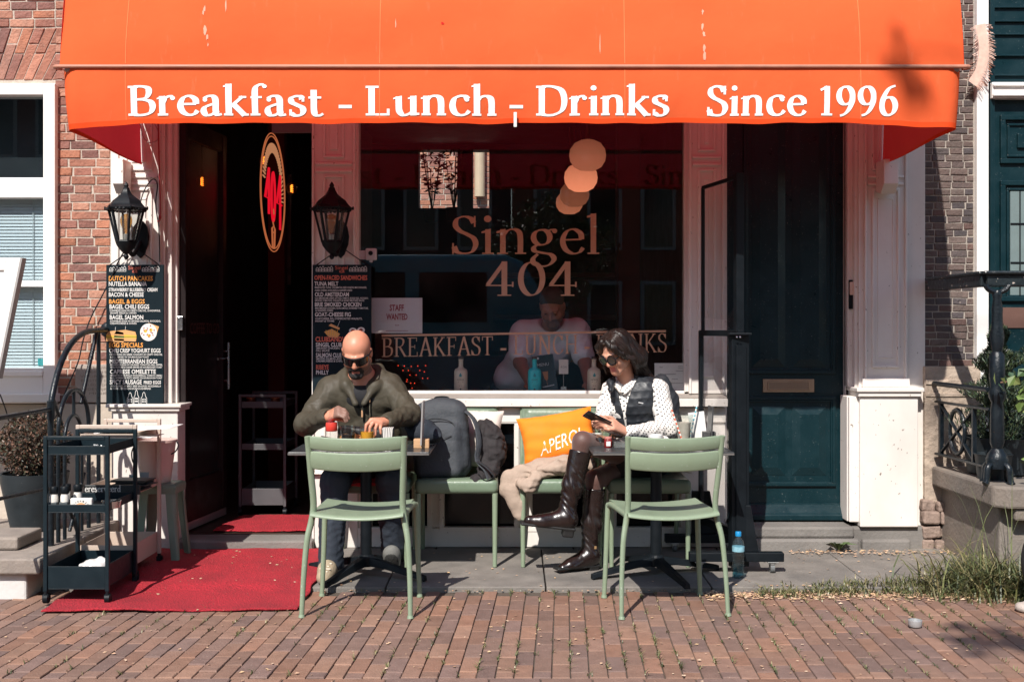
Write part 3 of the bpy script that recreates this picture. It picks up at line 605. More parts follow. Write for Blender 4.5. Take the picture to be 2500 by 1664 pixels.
# bulkhead with basement lights
m = MB(); BX0, BX1 = fx(868), fx(1770)
m.box(BX0, BX1, -.03, .08, .815, .905)
ops = [(908, 1043), (1085, 1255), (1300, 1462), (1505, 1660)]
e = [BX0] + [f for a, b in ops for f in (fx(a), fx(b))] + [BX1]
for i in range(0, len(e), 2): m.box(e[i], e[i + 1], -.012, .08, .165, .812)
m.box(BX0, BX1, -.022, .08, .045, .163)
for a, b in ops: frame(m, fx(a) - .03, fx(b) + .03, .14, .835, -.012, .028, .014)
m.build('bulkhead', WHITE, B, bevel=.003)
DARKPANE = pm('basement_glass', (.003, .005, .007), .12, var=.2, spec=.25)
for a, b in ops: MB().box(fx(a), fx(b), .045, .06, .165, .815).build('basement_window', DARKPANE, B)
boxes('base_gap', [(BX0, BX1, .03, .10, .0, .045)], EARTH, 0)
# shell and the room behind the glass
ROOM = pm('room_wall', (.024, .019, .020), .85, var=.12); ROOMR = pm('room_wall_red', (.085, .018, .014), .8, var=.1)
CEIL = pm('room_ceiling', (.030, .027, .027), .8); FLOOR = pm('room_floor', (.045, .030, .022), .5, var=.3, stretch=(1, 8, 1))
R0, R1, RY, RZ = -2.44, 1.40, 5.4, 3.42
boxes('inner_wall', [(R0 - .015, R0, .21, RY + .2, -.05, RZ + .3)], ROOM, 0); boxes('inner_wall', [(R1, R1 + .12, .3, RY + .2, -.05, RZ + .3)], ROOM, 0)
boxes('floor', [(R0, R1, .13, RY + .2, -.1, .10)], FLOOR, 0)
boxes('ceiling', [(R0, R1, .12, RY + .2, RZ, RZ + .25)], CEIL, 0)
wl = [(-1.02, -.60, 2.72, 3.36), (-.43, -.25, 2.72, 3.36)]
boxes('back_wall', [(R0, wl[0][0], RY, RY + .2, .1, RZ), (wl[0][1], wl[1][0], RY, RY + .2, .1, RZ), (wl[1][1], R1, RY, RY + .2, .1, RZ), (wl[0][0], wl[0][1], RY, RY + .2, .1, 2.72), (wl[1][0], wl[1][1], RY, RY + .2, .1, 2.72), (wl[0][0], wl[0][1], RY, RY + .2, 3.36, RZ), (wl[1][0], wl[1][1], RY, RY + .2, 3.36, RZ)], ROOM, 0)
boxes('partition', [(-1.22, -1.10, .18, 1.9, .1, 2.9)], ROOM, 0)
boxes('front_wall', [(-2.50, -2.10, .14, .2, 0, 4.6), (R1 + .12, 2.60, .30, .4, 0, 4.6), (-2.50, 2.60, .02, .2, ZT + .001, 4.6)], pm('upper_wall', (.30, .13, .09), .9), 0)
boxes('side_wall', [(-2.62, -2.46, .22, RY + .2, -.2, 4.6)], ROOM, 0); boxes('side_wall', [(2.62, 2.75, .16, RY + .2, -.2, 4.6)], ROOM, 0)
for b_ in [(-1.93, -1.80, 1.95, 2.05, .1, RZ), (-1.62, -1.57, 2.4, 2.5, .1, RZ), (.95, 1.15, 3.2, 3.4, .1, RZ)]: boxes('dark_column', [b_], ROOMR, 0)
boxes('counter', [(-.9, .3, 3.0, 3.6, .1, 1.15)], ROOMR, .01); boxes('back_bar', [(-.2, 1.3, 5.1, 5.39, 1.5, 1.55), (-.2, 1.3, 5.1, 5.39, 1.95, 2.0), (-.2, 1.3, 5.1, 5.39, 1.05, 1.1)], pm('shelf_wood', (.10, .055, .03), .5), .004)
PANELGREY = pm('grey_panel', (.28, .28, .29), .6)
boxes('lintel_panel', [(fx(663, .9), fx(765, .9), .9, .93, fz(324, .9), 3.1)], PANELGREY, .003)
boxes('wall_mirror', [(-1.86, -1.80, 2.2, 2.22, 1.75, 2.65)], pm('mirror_grey', (.16, .17, .17), .3), .004)
# open entrance leaf on the left
GD = MB(); GD.bar((-2.075, .10, .14), (-1.985, .80, .14), .03, .05); 
t0, t1 = Vector((-2.075, .10, 0)), Vector((-1.985, .80, 0))
leaf = MB()
for a, b, z0, z1 in ((0, .12, .17, 2.7), (.88, 1, .17, 2.7)): leaf.bar(t0.lerp(t1, (a + b) / 2) + Vector((0, 0, z0)), t0.lerp(t1, (a + b) / 2) + Vector((0, 0, z1)), .04, .09, up=(0, 1, 0))
leaf.bar(t0 + Vector((0, 0, .30)), t1 + Vector((0, 0, .30)), .04, .26); leaf.bar(t0 + Vector((0, 0, 2.66)), t1 + Vector((0, 0, 2.66)), .04, .12)
DL = leaf.build('entrance_door', pm('brown_door', (.012, .007, .007), .5, var=.2, spec=.25), B, bevel=.003)
GD.build('kick_strip', pm('aluminium', (.42, .42, .44), .4, metal=.6), DL)
MB().bar(t0.lerp(t1, .5) + Vector((0, 0, 1.5)), t0.lerp(t1, .501) + Vector((0, 0, 1.5)), .012, .012).build('glazing_bar', BLACKMETAL, DL)
gl = MB(); d_ = (t1 - t0).normalized(); nr = Vector((d_.y, -d_.x, 0))
gl.obox(t0.lerp(t1, .5) + Vector((0, 0, 1.5)), (.006, .56, 2.2), fr(d_)); gl.build('door_glass', glass_mat('dull_glass', rough=.35), DL)
hd = MB(); p = t0.lerp(t1, .93) + nr * .05
hd.cyl(p + Vector((0, 0, .98)), p + Vector((0, 0, 1.30)), .012).cyl(p + Vector((0, 0, 1.04)), p - nr * .05 + Vector((0, 0, 1.04)), .008).cyl(p + Vector((0, 0, 1.24)), p - nr * .05 + Vector((0, 0, 1.24)), .008)
hd.cyl(p - nr * .02 + Vector((0, 0, 1.19)), p - nr * .02 - d_ * .14 + Vector((0, 0, 1.19)), .007); hd.build('handle', CHROME, DL)
DT = MB(); fnl = lambda x, z, l: t0 + d_ * x + nr * (.004 + l) + Vector((0, 0, z))
sans(DT, 'COFFEE TO GO', .12, 1.36, .075, fnl, width=.48); DT.build('door_lettering', pm('faded_red', (.10, .03, .025), .6), DL)
MB().box(fx(426), fx(440), .05, .09, fz(772, .05), fz(806, .05)).build('strike_plate', CHROME, B, bevel=.004)
# stone threshold of the entrance and of the teal door
boxes('threshold', [(-2.07, -1.22, -.10, .13, .0, .098)], STEPSTONE, .012)
boxes('threshold', [(1.30, 2.10, -.075, .32, .11, .178), (1.30, 2.12, -.115, .05, .0, .108)], STEPSTONE, .014)
boxes('footing', [(2.02, 2.56, -.03, .14, .0, .172), (2.15, 2.45, -.07, .0, .0, .10)], STEPSTONE, .016)
# teal door
D = boxes('front_door', [(1.345, 2.104, .17, .21, .20, 3.2)], TEAL, .003)
m = MB(); dx = lambda p: fx(p, .16); dz = lambda p: fz(p, .16)
frame(m, dx(1815), dx(2040), dz(912), 3.1, .17, .022, .018); frame(m, dx(1822), dx(2033), dz(904), 3.08, .17, .012, .010)
frame(m, dx(1815), dx(2040), dz(1186), dz(968), .17, .020, .018); frame(m, dx(1822), dx(2033), dz(1180), dz(976), .17, .012, .012)
for a, b in ((1836, 1918), (1934, 2018)):
    for z0, z1 in ((dz(1160), dz(992)), (dz(896), 2.9)):
        x0, x1 = dx(a), dx(b); i = .05
        m.add([(x0, .168, z0), (x1, .168, z0), (x1, .168, z1), (x0, .168, z1), (x0 + i, .155, z0 + i), (x1 - i, .155, z0 + i), (x1 - i, .155, z1 - i), (x0 + i, .155, z1 - i)],
              [(4, 5, 6, 7), (0, 1, 5, 4), (1, 2, 6, 5), (2, 3, 7, 6), (3, 0, 4, 7)])
m.box(1.345, 2.104, .155, .172, dz(1238), dz(1228)); m.prism([(.10, .19), (.172, .19), (.172, .285), (.15, .28), (.115, .235), (.10, .22)], 'x', 1.346, 2.103)
m.build('door_moulding', TEAL, D, bevel=.003)
BRASS = pm('dull_brass', (.36, .26, .17), .5, metal=.35, var=.12)
lp = MB().box(dx(1863), dx(1988), .160, .172, dz(957), dz(925)); frame(lp, dx(1863) + .03, dx(1988) - .03, dz(957) + .014, dz(925) - .014, .160, .006, .006)
lp.build('letter_plate', BRASS, D, bevel=.002); MB().box(dx(1874), dx(1977), .156, .1605, dz(952), dz(932)).build('letter_flap', pm('dull_brass_dark', (.26, .19, .13), .5, metal=.35), D, bevel=.002)
bl = MB().box(fx(2072, .07), fx(2090, .07), .062, .076, fz(754, .07), fz(683, .07)).build('doorbell', BLACKMETAL, B, bevel=.003)
MB().box(fx(2074, .06), fx(2086, .06), .050, .062, fz(720, .06), fz(688, .06)).build('bell_button', pm('bell_face', (.62, .45, .36), .4), bl, bevel=.005)
# awning arm brackets on both pilasters
for px0, px1, sgn in ((283, 309, 1), (2150, 2186, -1)):
    m = MB(); x0, x1 = fx(px0, -.1), fx(px1, -.1)
    m.prism([(-.16, 2.42), (-.01, 2.42), (-.01, 2.235), (-.10, 2.215), (-.16, 2.27)], 'x', x0, x1); m.build('awning_bracket', WHITE, B, bevel=.004)
boxes('shutter_guide', [(fx(1672), fx(1676), .015, .03, 1.0, ZT)], WHITE, 0)
# yard wall and light behind the back windows
YW = thing('yard_wall', 'sunny red brick yard wall seen through the small back windows of the cafe', 'wall', (-.6, 8.5, 0))
BRW = pm('brick_red', (1, 1, 1), .9, attr='tone', var=.25, vs=14, bump=.9, bs=55, spk=.25, spkcol=(.35, .28, .22), spks=30)
# ------------------------------------------------------------------ brickwork of both neighbours
def wall_cells(x0, x1, z0, z1, y, course=.0545, lens=(.165, .112), gap=.0088, clip=None):
    out = []; z = z0; r = 0
    while z < z1 - .01:
        x = x0; k = r % 2; first = True
        while x < x1 - .004:
            L = lens[k % 2] * random.uniform(.94, 1.06)
            if first: L *= random.uniform(.5, 1.0); first = False
            e = min(x + L, x1)
            if x1 - e < .03: e = x1
            if e - x > .015:
                zz = min(z + course - gap, z1)
                w = lambda: random.uniform(-.002, .002)
                out.append(([Vector((x + w(), y, z + w())), Vector((e - gap + w(), y, z + w())), Vector((e - gap + w(), y, zz + w())), Vector((x + w(), y, zz + w()))], (0, -1, 0), .03))
            x = e; k += 1
        z += course; r += 1
    return out
redpal = [(.33, .145, .098), (.38, .175, .118), (.29, .125, .090), (.245, .110, .085), (.41, .205, .140), (.20, .095, .078), (.36, .150, .090), (.32, .16, .118)]
darkpal = [(.095, .068, .062), (.080, .062, .060), (.112, .078, .068), (.068, .056, .058), (.125, .092, .080), (.12, .070, .060)]
MORT = pm('pale_mortar', (.46, .40, .335), .95, var=.2, vs=30, bump=.5, bs=120)
MORTD = pm('grey_mortar', (.34, .30, .26), .95, var=.2, vs=30, bump=.5, bs=120)
# yard wall (behind the cafe)
yc = wall_cells(-2.2, 1.4, 2.2, 4.2, 8.5, course=.075, lens=(.22, .11), gap=.012)
brick_mesh('brickwork', yc, redpal, BRW, YW, jit=.002); MB().box(-3, 2.5, 8.51, 8.7, 0, 4.3).build('mortar_bed', MORT, YW)
MB().cyl((-.44, 8.42, 3.2), (-.44, 8.42, 4.4), .07).build('drain_pipe', pm('pipe_cream', (.45, .36, .25), .6), YW)

LB = thing('left_house', 'red brick house with white window frames left of the orange awning', 'building', (-3.4, 0, 0))
LX0, LX1 = -2.84, fx(267)
c = wall_cells(LX0, LX1, .93, 3.9, .03) + wall_cells(-3.9, LX0, 3.27, 3.95, .03)
for i in range(24):                  # slanted soldier arch above the window
    xb = -3.92 + i * .0585; fan = lambda x, z: x + (x + 3.75) * .20 * (z - 2.93) / .33 
    for z0, z1 in ((2.94, 3.10), (3.106, 3.26)) if i % 2 else ((2.94, 3.16), (3.166, 3.26)):
        a, b = xb, xb + .052
        if fan(b, z1) < LX1: c.append(([Vector((fan(a, z0), .03, z0)), Vector((fan(b, z0), .03, z0)), Vector((fan(b, z1), .03, z1)), Vector((fan(a, z1), .03, z1))], (0, -1, 0), .03))
c += wall_cells(-6.2, -4.25, .93, 3.95, .03) + wall_cells(LX0, LX1, 3.9, 3.95, .03)
brick_mesh('brickwork', c, redpal, BRW, LB, jit=.003)
m = MB().box(-6.3, -4.22, .036, .3, 0, 4.6).box(LX0 - .002, LX1 + .03, .036, .3, 0, 4.6).box(-4.22, LX0, .036, .3, 2.9, 4.6).box(-4.22, LX0, .036, .3, 0, .9).build('mortar_bed', MORT, LB)
MB().box(-6.3, fx(276), -.005, .035, .0, .925).build('plinth', CREAM, LB, bevel=.004)
pq = MB().box(fx(183), fx(270), .0, .03, .935, fz(889)).build('stone_plaque', pm('plaque_stone', (.36, .31, .27), .85, var=.15, bump=.4), LB, bevel=.004)
pt = MB(); fpq = lambda x, z, l: Vector((x, -.0005 - l, z))
for i, (tx, xx, w) in enumerate((('GEBOUW', 212, 50), ('DEN 19', 208, 54), ('VOORGES', 196, 66), ('EERSTEN ST', 198, 68), ('GELEGD DO', 200, 66), ('LODEWIJK', 196, 66), ('MINK', 218, 44))):
    sans(pt, tx, fx(xx), fz(900 + i * 10.4), .015, fpq, width=w / 394)
pt.build('plaque_lettering', pm('cut_letter', (.20, .165, .14), .9), pq)
# white sash window
WX0, WX1 = -4.2, fx(137)
m = MB(); gx1 = fx(108)
for b in ((gx1, WX1, -.02, .12, .93, fz(205)), (WX0, WX0 + .1, -.02, .12, .93, fz(205)), (WX0 + .1, gx1, -.02, .12, fz(233), fz(205)), (WX0 + .1, gx1, -.012, .12, fz(483), fz(434)), (WX0 + .1, gx1, .0, .10, fz(700), fz(685)), (WX0 + .1, gx1, -.02, .12, .93, fz(898)), (WX0 + .1, gx1, -.03, .0, fz(918), fz(905))): m.box(*b)
SW = m.build('sash_window', BRIGHTWHITE, LB, bevel=.005)
MB().box(WX0 + .05, gx1 + .01, .055, .06, fz(900), fz(230)).build('window_pane', glass_mat('house_glass', (.8, .85, .87)), SW)
MB().box(WX0 - .1, WX1 + .012, -.06, .1, fz(981), fz(960)).build('window_sill', BRIGHTWHITE, SW, bevel=.005)
m = MB()
for i in range(52):
    z = fz(480) - i * .0206
    if z > fz(895): m.obox((-3.55, .085, z), (1.34, .0255, .0015), Matrix.Rotation(math.radians(66), 3, 'X'))
m.build('venetian_blind', pm('blind_slat', (.78, .78, .77), .5), SW)
MB().box(-3.42, -3.415, .07, .072, fz(890), fz(485)).box(-3.0, -2.995, .07, .072, fz(890), fz(485)).build('blind_cord', pm('cord_white', (.6, .6, .58), .7), SW)
MB().box(-4.25, -2.83, .30, .32, .8, 3.2).build('room_backing', pm('dark_room', (.018, .022, .025), .8), LB)
MB().box(-4.25, -2.83, .12, .30, fz(900), fz(900) + .01).build('inner_ledge', WHITE, LB)
MB().box(-2.97, -2.90, .075, .095, fz(893), fz(876)).build('alarm_sticker', pm('turquoise', (.08, .45, .44), .4), SW, bevel=.003)

RB = thing('right_house', 'dark brick house with white door frame and teal door right of the orange awning', 'building', (3.4, 0, 0))
RX0, RX1 = fx(2258), fx(2384)
brick_mesh('brickwork', wall_cells(RX0, RX1, fz(893), 3.95, .03, course=.0425, lens=(.112, .084), gap=.0068) + wall_cells(4.1, 6.2, fz(893), 3.95, .03), darkpal, pm('brick_dark', (1, 1, 1), .85, attr='tone', var=.25, vs=16, bump=.7, bs=60, spk=.24, spkcol=(.25, .2, .17), spks=40), RB, jit=.002)
MB().box(RX0 - .02, RX1, .036, .3, 0, 4.6).box(4.1, 6.3, .036, .3, 0, 4.6).box(RX1, 4.1, .2, .4, 0, 4.6).build('mortar_bed', MORTD, RB)
RUB = pm('rough_plaster', (.40, .32, .25), .95, var=.3, vs=9, bump=1.6, bs=24, big=.6, bigs=5, bigcol=(.20, .15, .12))
m = MB(); m.box(RX0 - .005, 2.9, -.012, .035, .30, fz(894)); m.box(RX0, 2.9, -.022, .03, fz(938), fz(926)); m.box(RX0, 2.9, -.02, .03, fz(968), fz(958)); m.build('plinth', RUB, RB, bevel=.004)
m = MB(); random.seed(3)
for z in (.02, .10, .19, .26):
    x = RX0 - .03
    while x < 2.75:
        w = random.uniform(.06, .13); m.obox((x + w / 2, .01 + random.uniform(-.03, .01), z + .04), (w * .95, .09, random.uniform(.06, .085)), Matrix.Rotation(random.uniform(-.12, .12), 3, 'Y')); x += w
m.build('broken_footing', pm('rubble', (.26, .19, .155), .95, var=.35, vs=20, bump=1.2, bs=40), RB, bevel=.012)
m = MB().box(fx(2384), fx(2413), -.01, .2, .6, 4.0).box(4.0, 4.1, -.01, .2, .6, 4.0).build('door_frame', BRIGHTWHITE, RB, bevel=.006)
td = MB().box(fx(2413), 3.99, .03, .12, .6, 4.0).build('house_door', TEAL, RB)
m = MB(); q = lambda p: fx(p, .03)
m.box(q(2413), 3.98, -.03, .03, fz(242), fz(203)); 
for z in (208, 232): m.box(q(2413), 3.98, -.05, -.03, fz(z + 6), fz(z))
lint = m.build('transom_rail', BRIGHTWHITE, td, bevel=.004)
m = MB()
for z in (14, 48, 80, 132, 180): m.box(q(2418), 3.98, .012, .03, fz(z + 4), fz(z))
m.box(q(2413), q(2424), .0, .03, .6, 4.0)
frame(m, q(2440), 3.85, fz(398), fz(280), .03, .03, .022); frame(m, q(2458), 3.8, fz(382), fz(300), .03, .014, .012); m.box(q(2482), 3.75, .012, .03, fz(360), fz(325))
frame(m, q(2440), 3.85, fz(735), fz(440), .03, .03, .022); frame(m, q(2456), 3.8, fz(725), fz(458), .03, .014, .014)
m.build('door_moulding', TEAL, td, bevel=.003)
MB().box(q(2465), 3.78, .020, .028, fz(722), fz(466)).build('door_pane', pm('leaded_glass', (.16, .21, .21), .2), td)
m = MB(); [m.cyl((q(x), .016, fz(722)), (q(x), .016, fz(466)), .004, n=6) for x in (2488, 2530, 2570)]; [m.cyl((q(2465), .014, fz(z)), (3.78, .014, fz(z)), .004, n=6) for z in (545, 640)]; m.build('lead_came', BLACKMETAL, td)
MB().box(q(2440), 3.9, .022, .035, fz(800), fz(750)).build('lower_board', pm('brown_board', (.12, .06, .045), .6), td)

# ------------------------------------------------------------------ awning
AWX = 2.30
OR = cloth_mat('orange_awning_cloth', (.90, .150, .050), back=(.52, .028, .062), transl=.28)
aw = thing('awning', 'big orange canvas awning with white serif lettering over the cafe front', 'awning', (0, -.6, 2.7))
prof = crom([(-1.285, 2.725), (-1.255, 2.88), (-1.20, 3.10), (-1.06, 3.42), (-.82, 3.74), (-.45, 3.98), (.03, 4.08)], 5)
prof = [(p[0], p[1]) for p in [(v.x, v.y) for v in [Vector((p[0], p[1], 0)) for p in prof]]] if False else [(p.x, p.y) for p in crom([(a, b, 0) for a, b in [(-1.285, 2.725), (-1.272, 2.90), (-1.235, 3.12), (-1.12, 3.44), (-.86, 3.76), (-.45, 3.98), (.03, 4.08)]], 5)]
def hood(u, v):
    i = v * (len(prof) - 1); k = min(int(i), len(prof) - 2); t = i - k; y = prof[k][0] * (1 - t) + prof[k + 1][0] * t; z = prof[k][1] * (1 - t) + prof[k + 1][1] * t
    x = -AWX + 2 * AWX * u; s = .006 * math.sin(x * 5.3 + 1) * math.sin(v * 6) + .003 * math.sin(x * 11 + v * 4) + .005 * math.sin(x * 4.1 - v * 13 + 1.5 * math.sin(x * 2)) * min(1, v * 8)
    edge = min(1, max(0, (abs(x) - 2.2) / .1)); 
    return Vector((x * (1 - .003 * min(1, v * 3)), y + s + edge * .02, z))
m = MB().sheet(hood, 90, 30)
for sx in (-1, 1):
    pts = [Vector((sx * AWX * (1 - .003 * min(1, i / (len(prof) - 1) * 3)), p[0] + .02, p[1])) for i, p in enumerate(prof)]
    V = []; F = []
    for i, p in enumerate(pts):
        V += [p, Vector((p.x, .03, p.z))]
    for i in range(len(pts) - 1): F.append((2 * i, 2 * i + 2, 2 * i + 3, 2 * i + 1))
    m.add(V, F)
m.build('hood', OR, aw, smooth=50)
def vbot(x):
    a = abs(x); return 2.432 - .032 * max(0, (a - 1.70) / .60) ** 1.4 + .0025 * math.sin(x * 9) + .002 * math.sin(x * 23 + 1)
def valance(x, t):                  # t 0 top .. 1 bottom
    zt = 2.712; z = zt + (vbot(x) - zt) * t
    y = -1.287 - .006 * math.sin(t * PI) + .012 * t * t + (.006 * math.sin(x * 6.1 + 2 * t) + .004 * math.sin(x * 14.7 - 3 * t) + .0025 * math.sin(x * 31)) * t
    return Vector((x, y, z))
RAD = .10
def wrap(s, t):                     # s runs along the valance: left side, front, right side
    S1 = 1.29 - RAD; arc = RAD * PI / 2; fl = 2 * (AWX - RAD); k = abs(s) - fl / 2; sg = 1 if s > 0 else -1
    if k <= 0:
        return valance(s, t)
    base = valance(sg * (AWX - RAD), t)
    inx = -.018 * t
    if k <= arc:
        a = k / RAD; return Vector((sg * (AWX - RAD + (RAD + inx) * math.sin(a)), base.y + RAD * (1 - math.cos(a)), base.z))
    d = k - arc; q = min(1, d / S1); y = base.y + RAD + d
    return Vector((sg * (AWX + inx * (1 - q) + .012 * math.sin(q * 5) * t), min(y, -.012), base.z + (2.41 - base.z) * q * t + (.0 if t < .5 else .01 * math.sin(q * 6))))
tot = 2 * (AWX - RAD) + 2 * (RAD * PI / 2) + 2 * (1.29 - RAD)
MB().sheet(lambda u, v: wrap((u - .5) * tot, v), 260, 8).build('valance', OR, aw, smooth=60)
HEM = cloth_mat('awning_hem', (.80, .085, .022), back=(.5, .02, .01), transl=.12, stains=False)
MB().sheet(lambda u, v: wrap((u - .5) * tot, .915 + .085 * v) + Vector((0, -.0016, 0)) * (1 if abs((u - .5) * tot) < AWX else 0), 260, 2).build('hem', HEM, aw, smooth=60)
m = MB(); BARM = pm('awning_bar', (.40, .17, .11), .6, var=.25, vs=9)
m.tube([(-AWX + .0, -1.24, 2.716)] + [(-AWX - .022 + .022 * (1 - math.cos(a)), -1.270 - .022 * math.sin(a), 2.716) for a in (.0, .5, 1.0, 1.57)] + [(AWX + .022 - .022 * (1 - math.cos(a)), -1.270 - .022 * math.sin(a), 2.716) for a in (1.57, 1.0, .5, 0)] + [(AWX, -1.24, 2.716)], .010, 10); m.build('front_bar', BARM, aw)
m = MB().tube([(-AWX + .03, -1.262, 2.708), (AWX - .03, -1.262, 2.708)], .016, 8)
m.build('frame_arm', pm('arm_metal', (.30, .27, .25), .5, metal=.4), aw)
MB().obox((fx(1258, -1.3), -1.30, 2.445), (.016, .01, .075)).build('pull_tab', pm('tab_white', (.75, .72, .68), .5), aw, bevel=.002)
s_ = 5.75 / FPX; wx = lambda px: (px - 1250) * s_
def von(x, z, l):
    t = (2.712 - z) / (2.712 - vbot(x)); p = valance(x, t); return p + Vector((0, -.0022 - l * .5, 0))
m = MB(); kw = dict(thick=.122, thin=.05); base = CAMZ - (281 - 807) * s_; cap = 72 * s_
for tx, a, b in (('Breakfast', 310, 789), ('-', 826, 858), ('Lunch', 892, 1212), ('-', 1244, 1277), ('Drinks', 1309, 1635), ('Since', 1726, 1971), ('1996', 2003, 2195)):
    P0 = MB(); serif(P0, tx, wx(a), wx(b), base, cap, lambda x, z, l: Vector((x, z, l)), **kw)
    for f in P0.f:                   # split to follow the wavy cloth
        pts = [P0.v[i] for i in f]; m.add([von(p[0], p[1], p[2]) for p in pts], [tuple(range(len(pts)))])
LET = cloth_mat('white_letter_paint', (.84, .82, .80), back=(.01, .01, .01), transl=.0, stains=False)
m.build('lettering', LET, aw)
m = MB()
for px in (303, 925, 1525, 2102): m.sheet(lambda u, v, X=wx(px): valance(X + .004 * u, .02 + .96 * v) + Vector((0, -.0012, 0)), 1, 6); m.sheet(lambda u, v, X=wx(px): hood((X + AWX) / (2 * AWX) + .0010 * u, .01 + .9 * v) + Vector((0, -.0016, 0)), 1, 30)
m.build('seam', cloth_mat('seam_thread', (.80, .22, .09), transl=.2, stains=False), aw)

def hood_at(px, py):
    b = min(range(200), key=lambda k: abs(CAMZ - (py - 807) * (hood(.5, k / 199).y - CAMY) / FPX - hood(.5, k / 199).z)) / 199
    Y = hood(.5, b).y; X = (px - 1250) * (Y - CAMY) / FPX; return hood((X + AWX) / (2 * AWX), b) + Vector((0, -.0022, 0))
rs = random.Random(8); PALE = cloth_mat('dropping_pale', (.80, .42, .30), transl=.2, stains=False); REDS = cloth_mat('stain_red', (.62, .03, .03), transl=.2, stains=False)
def stain(mb, cx, cy, rx, ry, n=11):
    P = [(cx + rx * rs.uniform(.5, 1.1) * math.cos(2 * PI * k / n), cy + ry * rs.uniform(.5, 1.1) * math.sin(2 * PI * k / n)) for k in range(n)]; V = [hood_at(*p) for p in P] + [hood_at(cx, cy)]
    mb.add(V, [(k, (k + 1) % n, n) for k in range(n)])
for L_ in ([(499, 24, 4, 9), (496, 33, 3, 5)], [(501, 74, 6, 13), (506, 92, 4, 8), (508, 110, 2, 5)], [(551, 14, 2, 16)], [(1715, 66, 4, 11), (1719, 84, 4, 8)], [(1719, 118, 4, 10), (1720, 138, 4, 12)], [(1716, 30, 3, 7)], [(966, 60, 1.6, 14)], [(1465, 105, 1.2, 30)]):
    m = MB(); [stain(m, *a) for a in L_]; m.build('dropping_streak', PALE, aw)
m = MB(); stain(m, 1080, 58, 4, 3.5); m.build('red_spot', REDS, aw)
# ------------------------------------------------------------------ chairs and tables
def solid(o, t, off=0):
    s = o.modifiers.new('solid', 'SOLIDIFY'); s.thickness = t; s.offset = off
    b = o.modifiers.new('bevel', 'BEVEL'); b.width = min(.004, t * .45); b.segments = 2; b.limit_method = 'ANGLE'; b.angle_limit = math.radians(50); return o
def bistro_chair(name, label, cat, group):
    t = thing(name, label, cat, (0, 0, 0), group)
    for s in (-1, 1):
        P = crom([(s * .263, -.245, 0), (s * .258, -.225, .18), (s * .246, -.204, .36), (s * .228, -.184, .455), (s * .218, -.182, .54), (s * .225, -.215, .70), (s * .233, -.248, .872)], 6)
        n = len(P); r = [.0125 + .0045 * min(1, i / n * 2.2) for i in range(n)]
        m = MB().tube(P, r, 10, flat=.8); m.cyl((s * .263, -.245, 0), (s * .262, -.243, .014), .0165, .0140); m.build('leg', GREEN, t, smooth=50, ws=False)
        P = crom([(s * .256, .205, 0), (s * .247, .203, .2), (s * .238, .198, .45), (s * .232, .185, .480), (s * .226, .12, .487), (s * .222, -.18, .485)], 6)
        m = MB().tube(P, [.012 + .0035 * min(1, i / len(P) * 2) for i in range(len(P))], 10); m.cyl((s * .256, .205, 0), (s * .255, .205, .014), .0165, .0138); m.build('leg', GREEN, t, smooth=50, ws=False)
    pr = crom([(-.224, .484, 0), (-.222, .492, 0), (-.20, .499, 0), (-.1, .499, 0), (.05, .498, 0), (.17, .505, 0), (.212, .501, 0), (.228, .487, 0)], 4)
    def seat(u, v):
        i = v * (len(pr) - 1); k = min(int(i), len(pr) - 2); f = i - k; y = pr[k].x * (1 - f) + pr[k + 1].x * f; z = pr[k].y * (1 - f) + pr[k + 1].y * f
        x = -.226 + .452 * u; c = 1 - (x / .226) ** 2; back = max(0, 1 - (y + .235) / .25)
        return Vector((x, y - .012 * c * back, z - .018 * c))
    solid(MB().sheet(seat, 24, 28).build('seat', GREEN, t, smooth=60, ws=False), .008)
    def slat(z0, z1):
        def f(u, v):
            x = -.222 + .444 * u; c = 1 - (x / .222) ** 2; z = z0 + (z1 - z0) * v; y0 = -.184 - .064 * (z - .52) / .35
            e = min(1, (1 - abs(x) / .222) / .12); z = (z0 + z1) / 2 + (z - (z0 + z1) / 2) * (.90 + .10 * e ** .5)
            return Vector((x, y0 - .030 * c - .006 * math.sin(v * PI), z - .011 * c))
        return f
    for a, b in ((.812, .876), (.714, .803)): solid(MB().sheet(slat(a, b), 28, 8).build('back_slat', GREEN, t, smooth=60, ws=False), .011)
    return t
GF = 'green metal chairs in front of the tables'
ch = bistro_chair('garden_chair', 'green metal slat-back chair seen from behind, opposite the man in the jacket', 'chair', GF)
ch.location = (-.742, -1.335, .0); ch.rotation_euler = (0, 0, math.radians(-2))
dup(ch, (.756, -1.33, .0), math.radians(7), 'green metal slat-back chair seen from behind, opposite the woman with the phone')
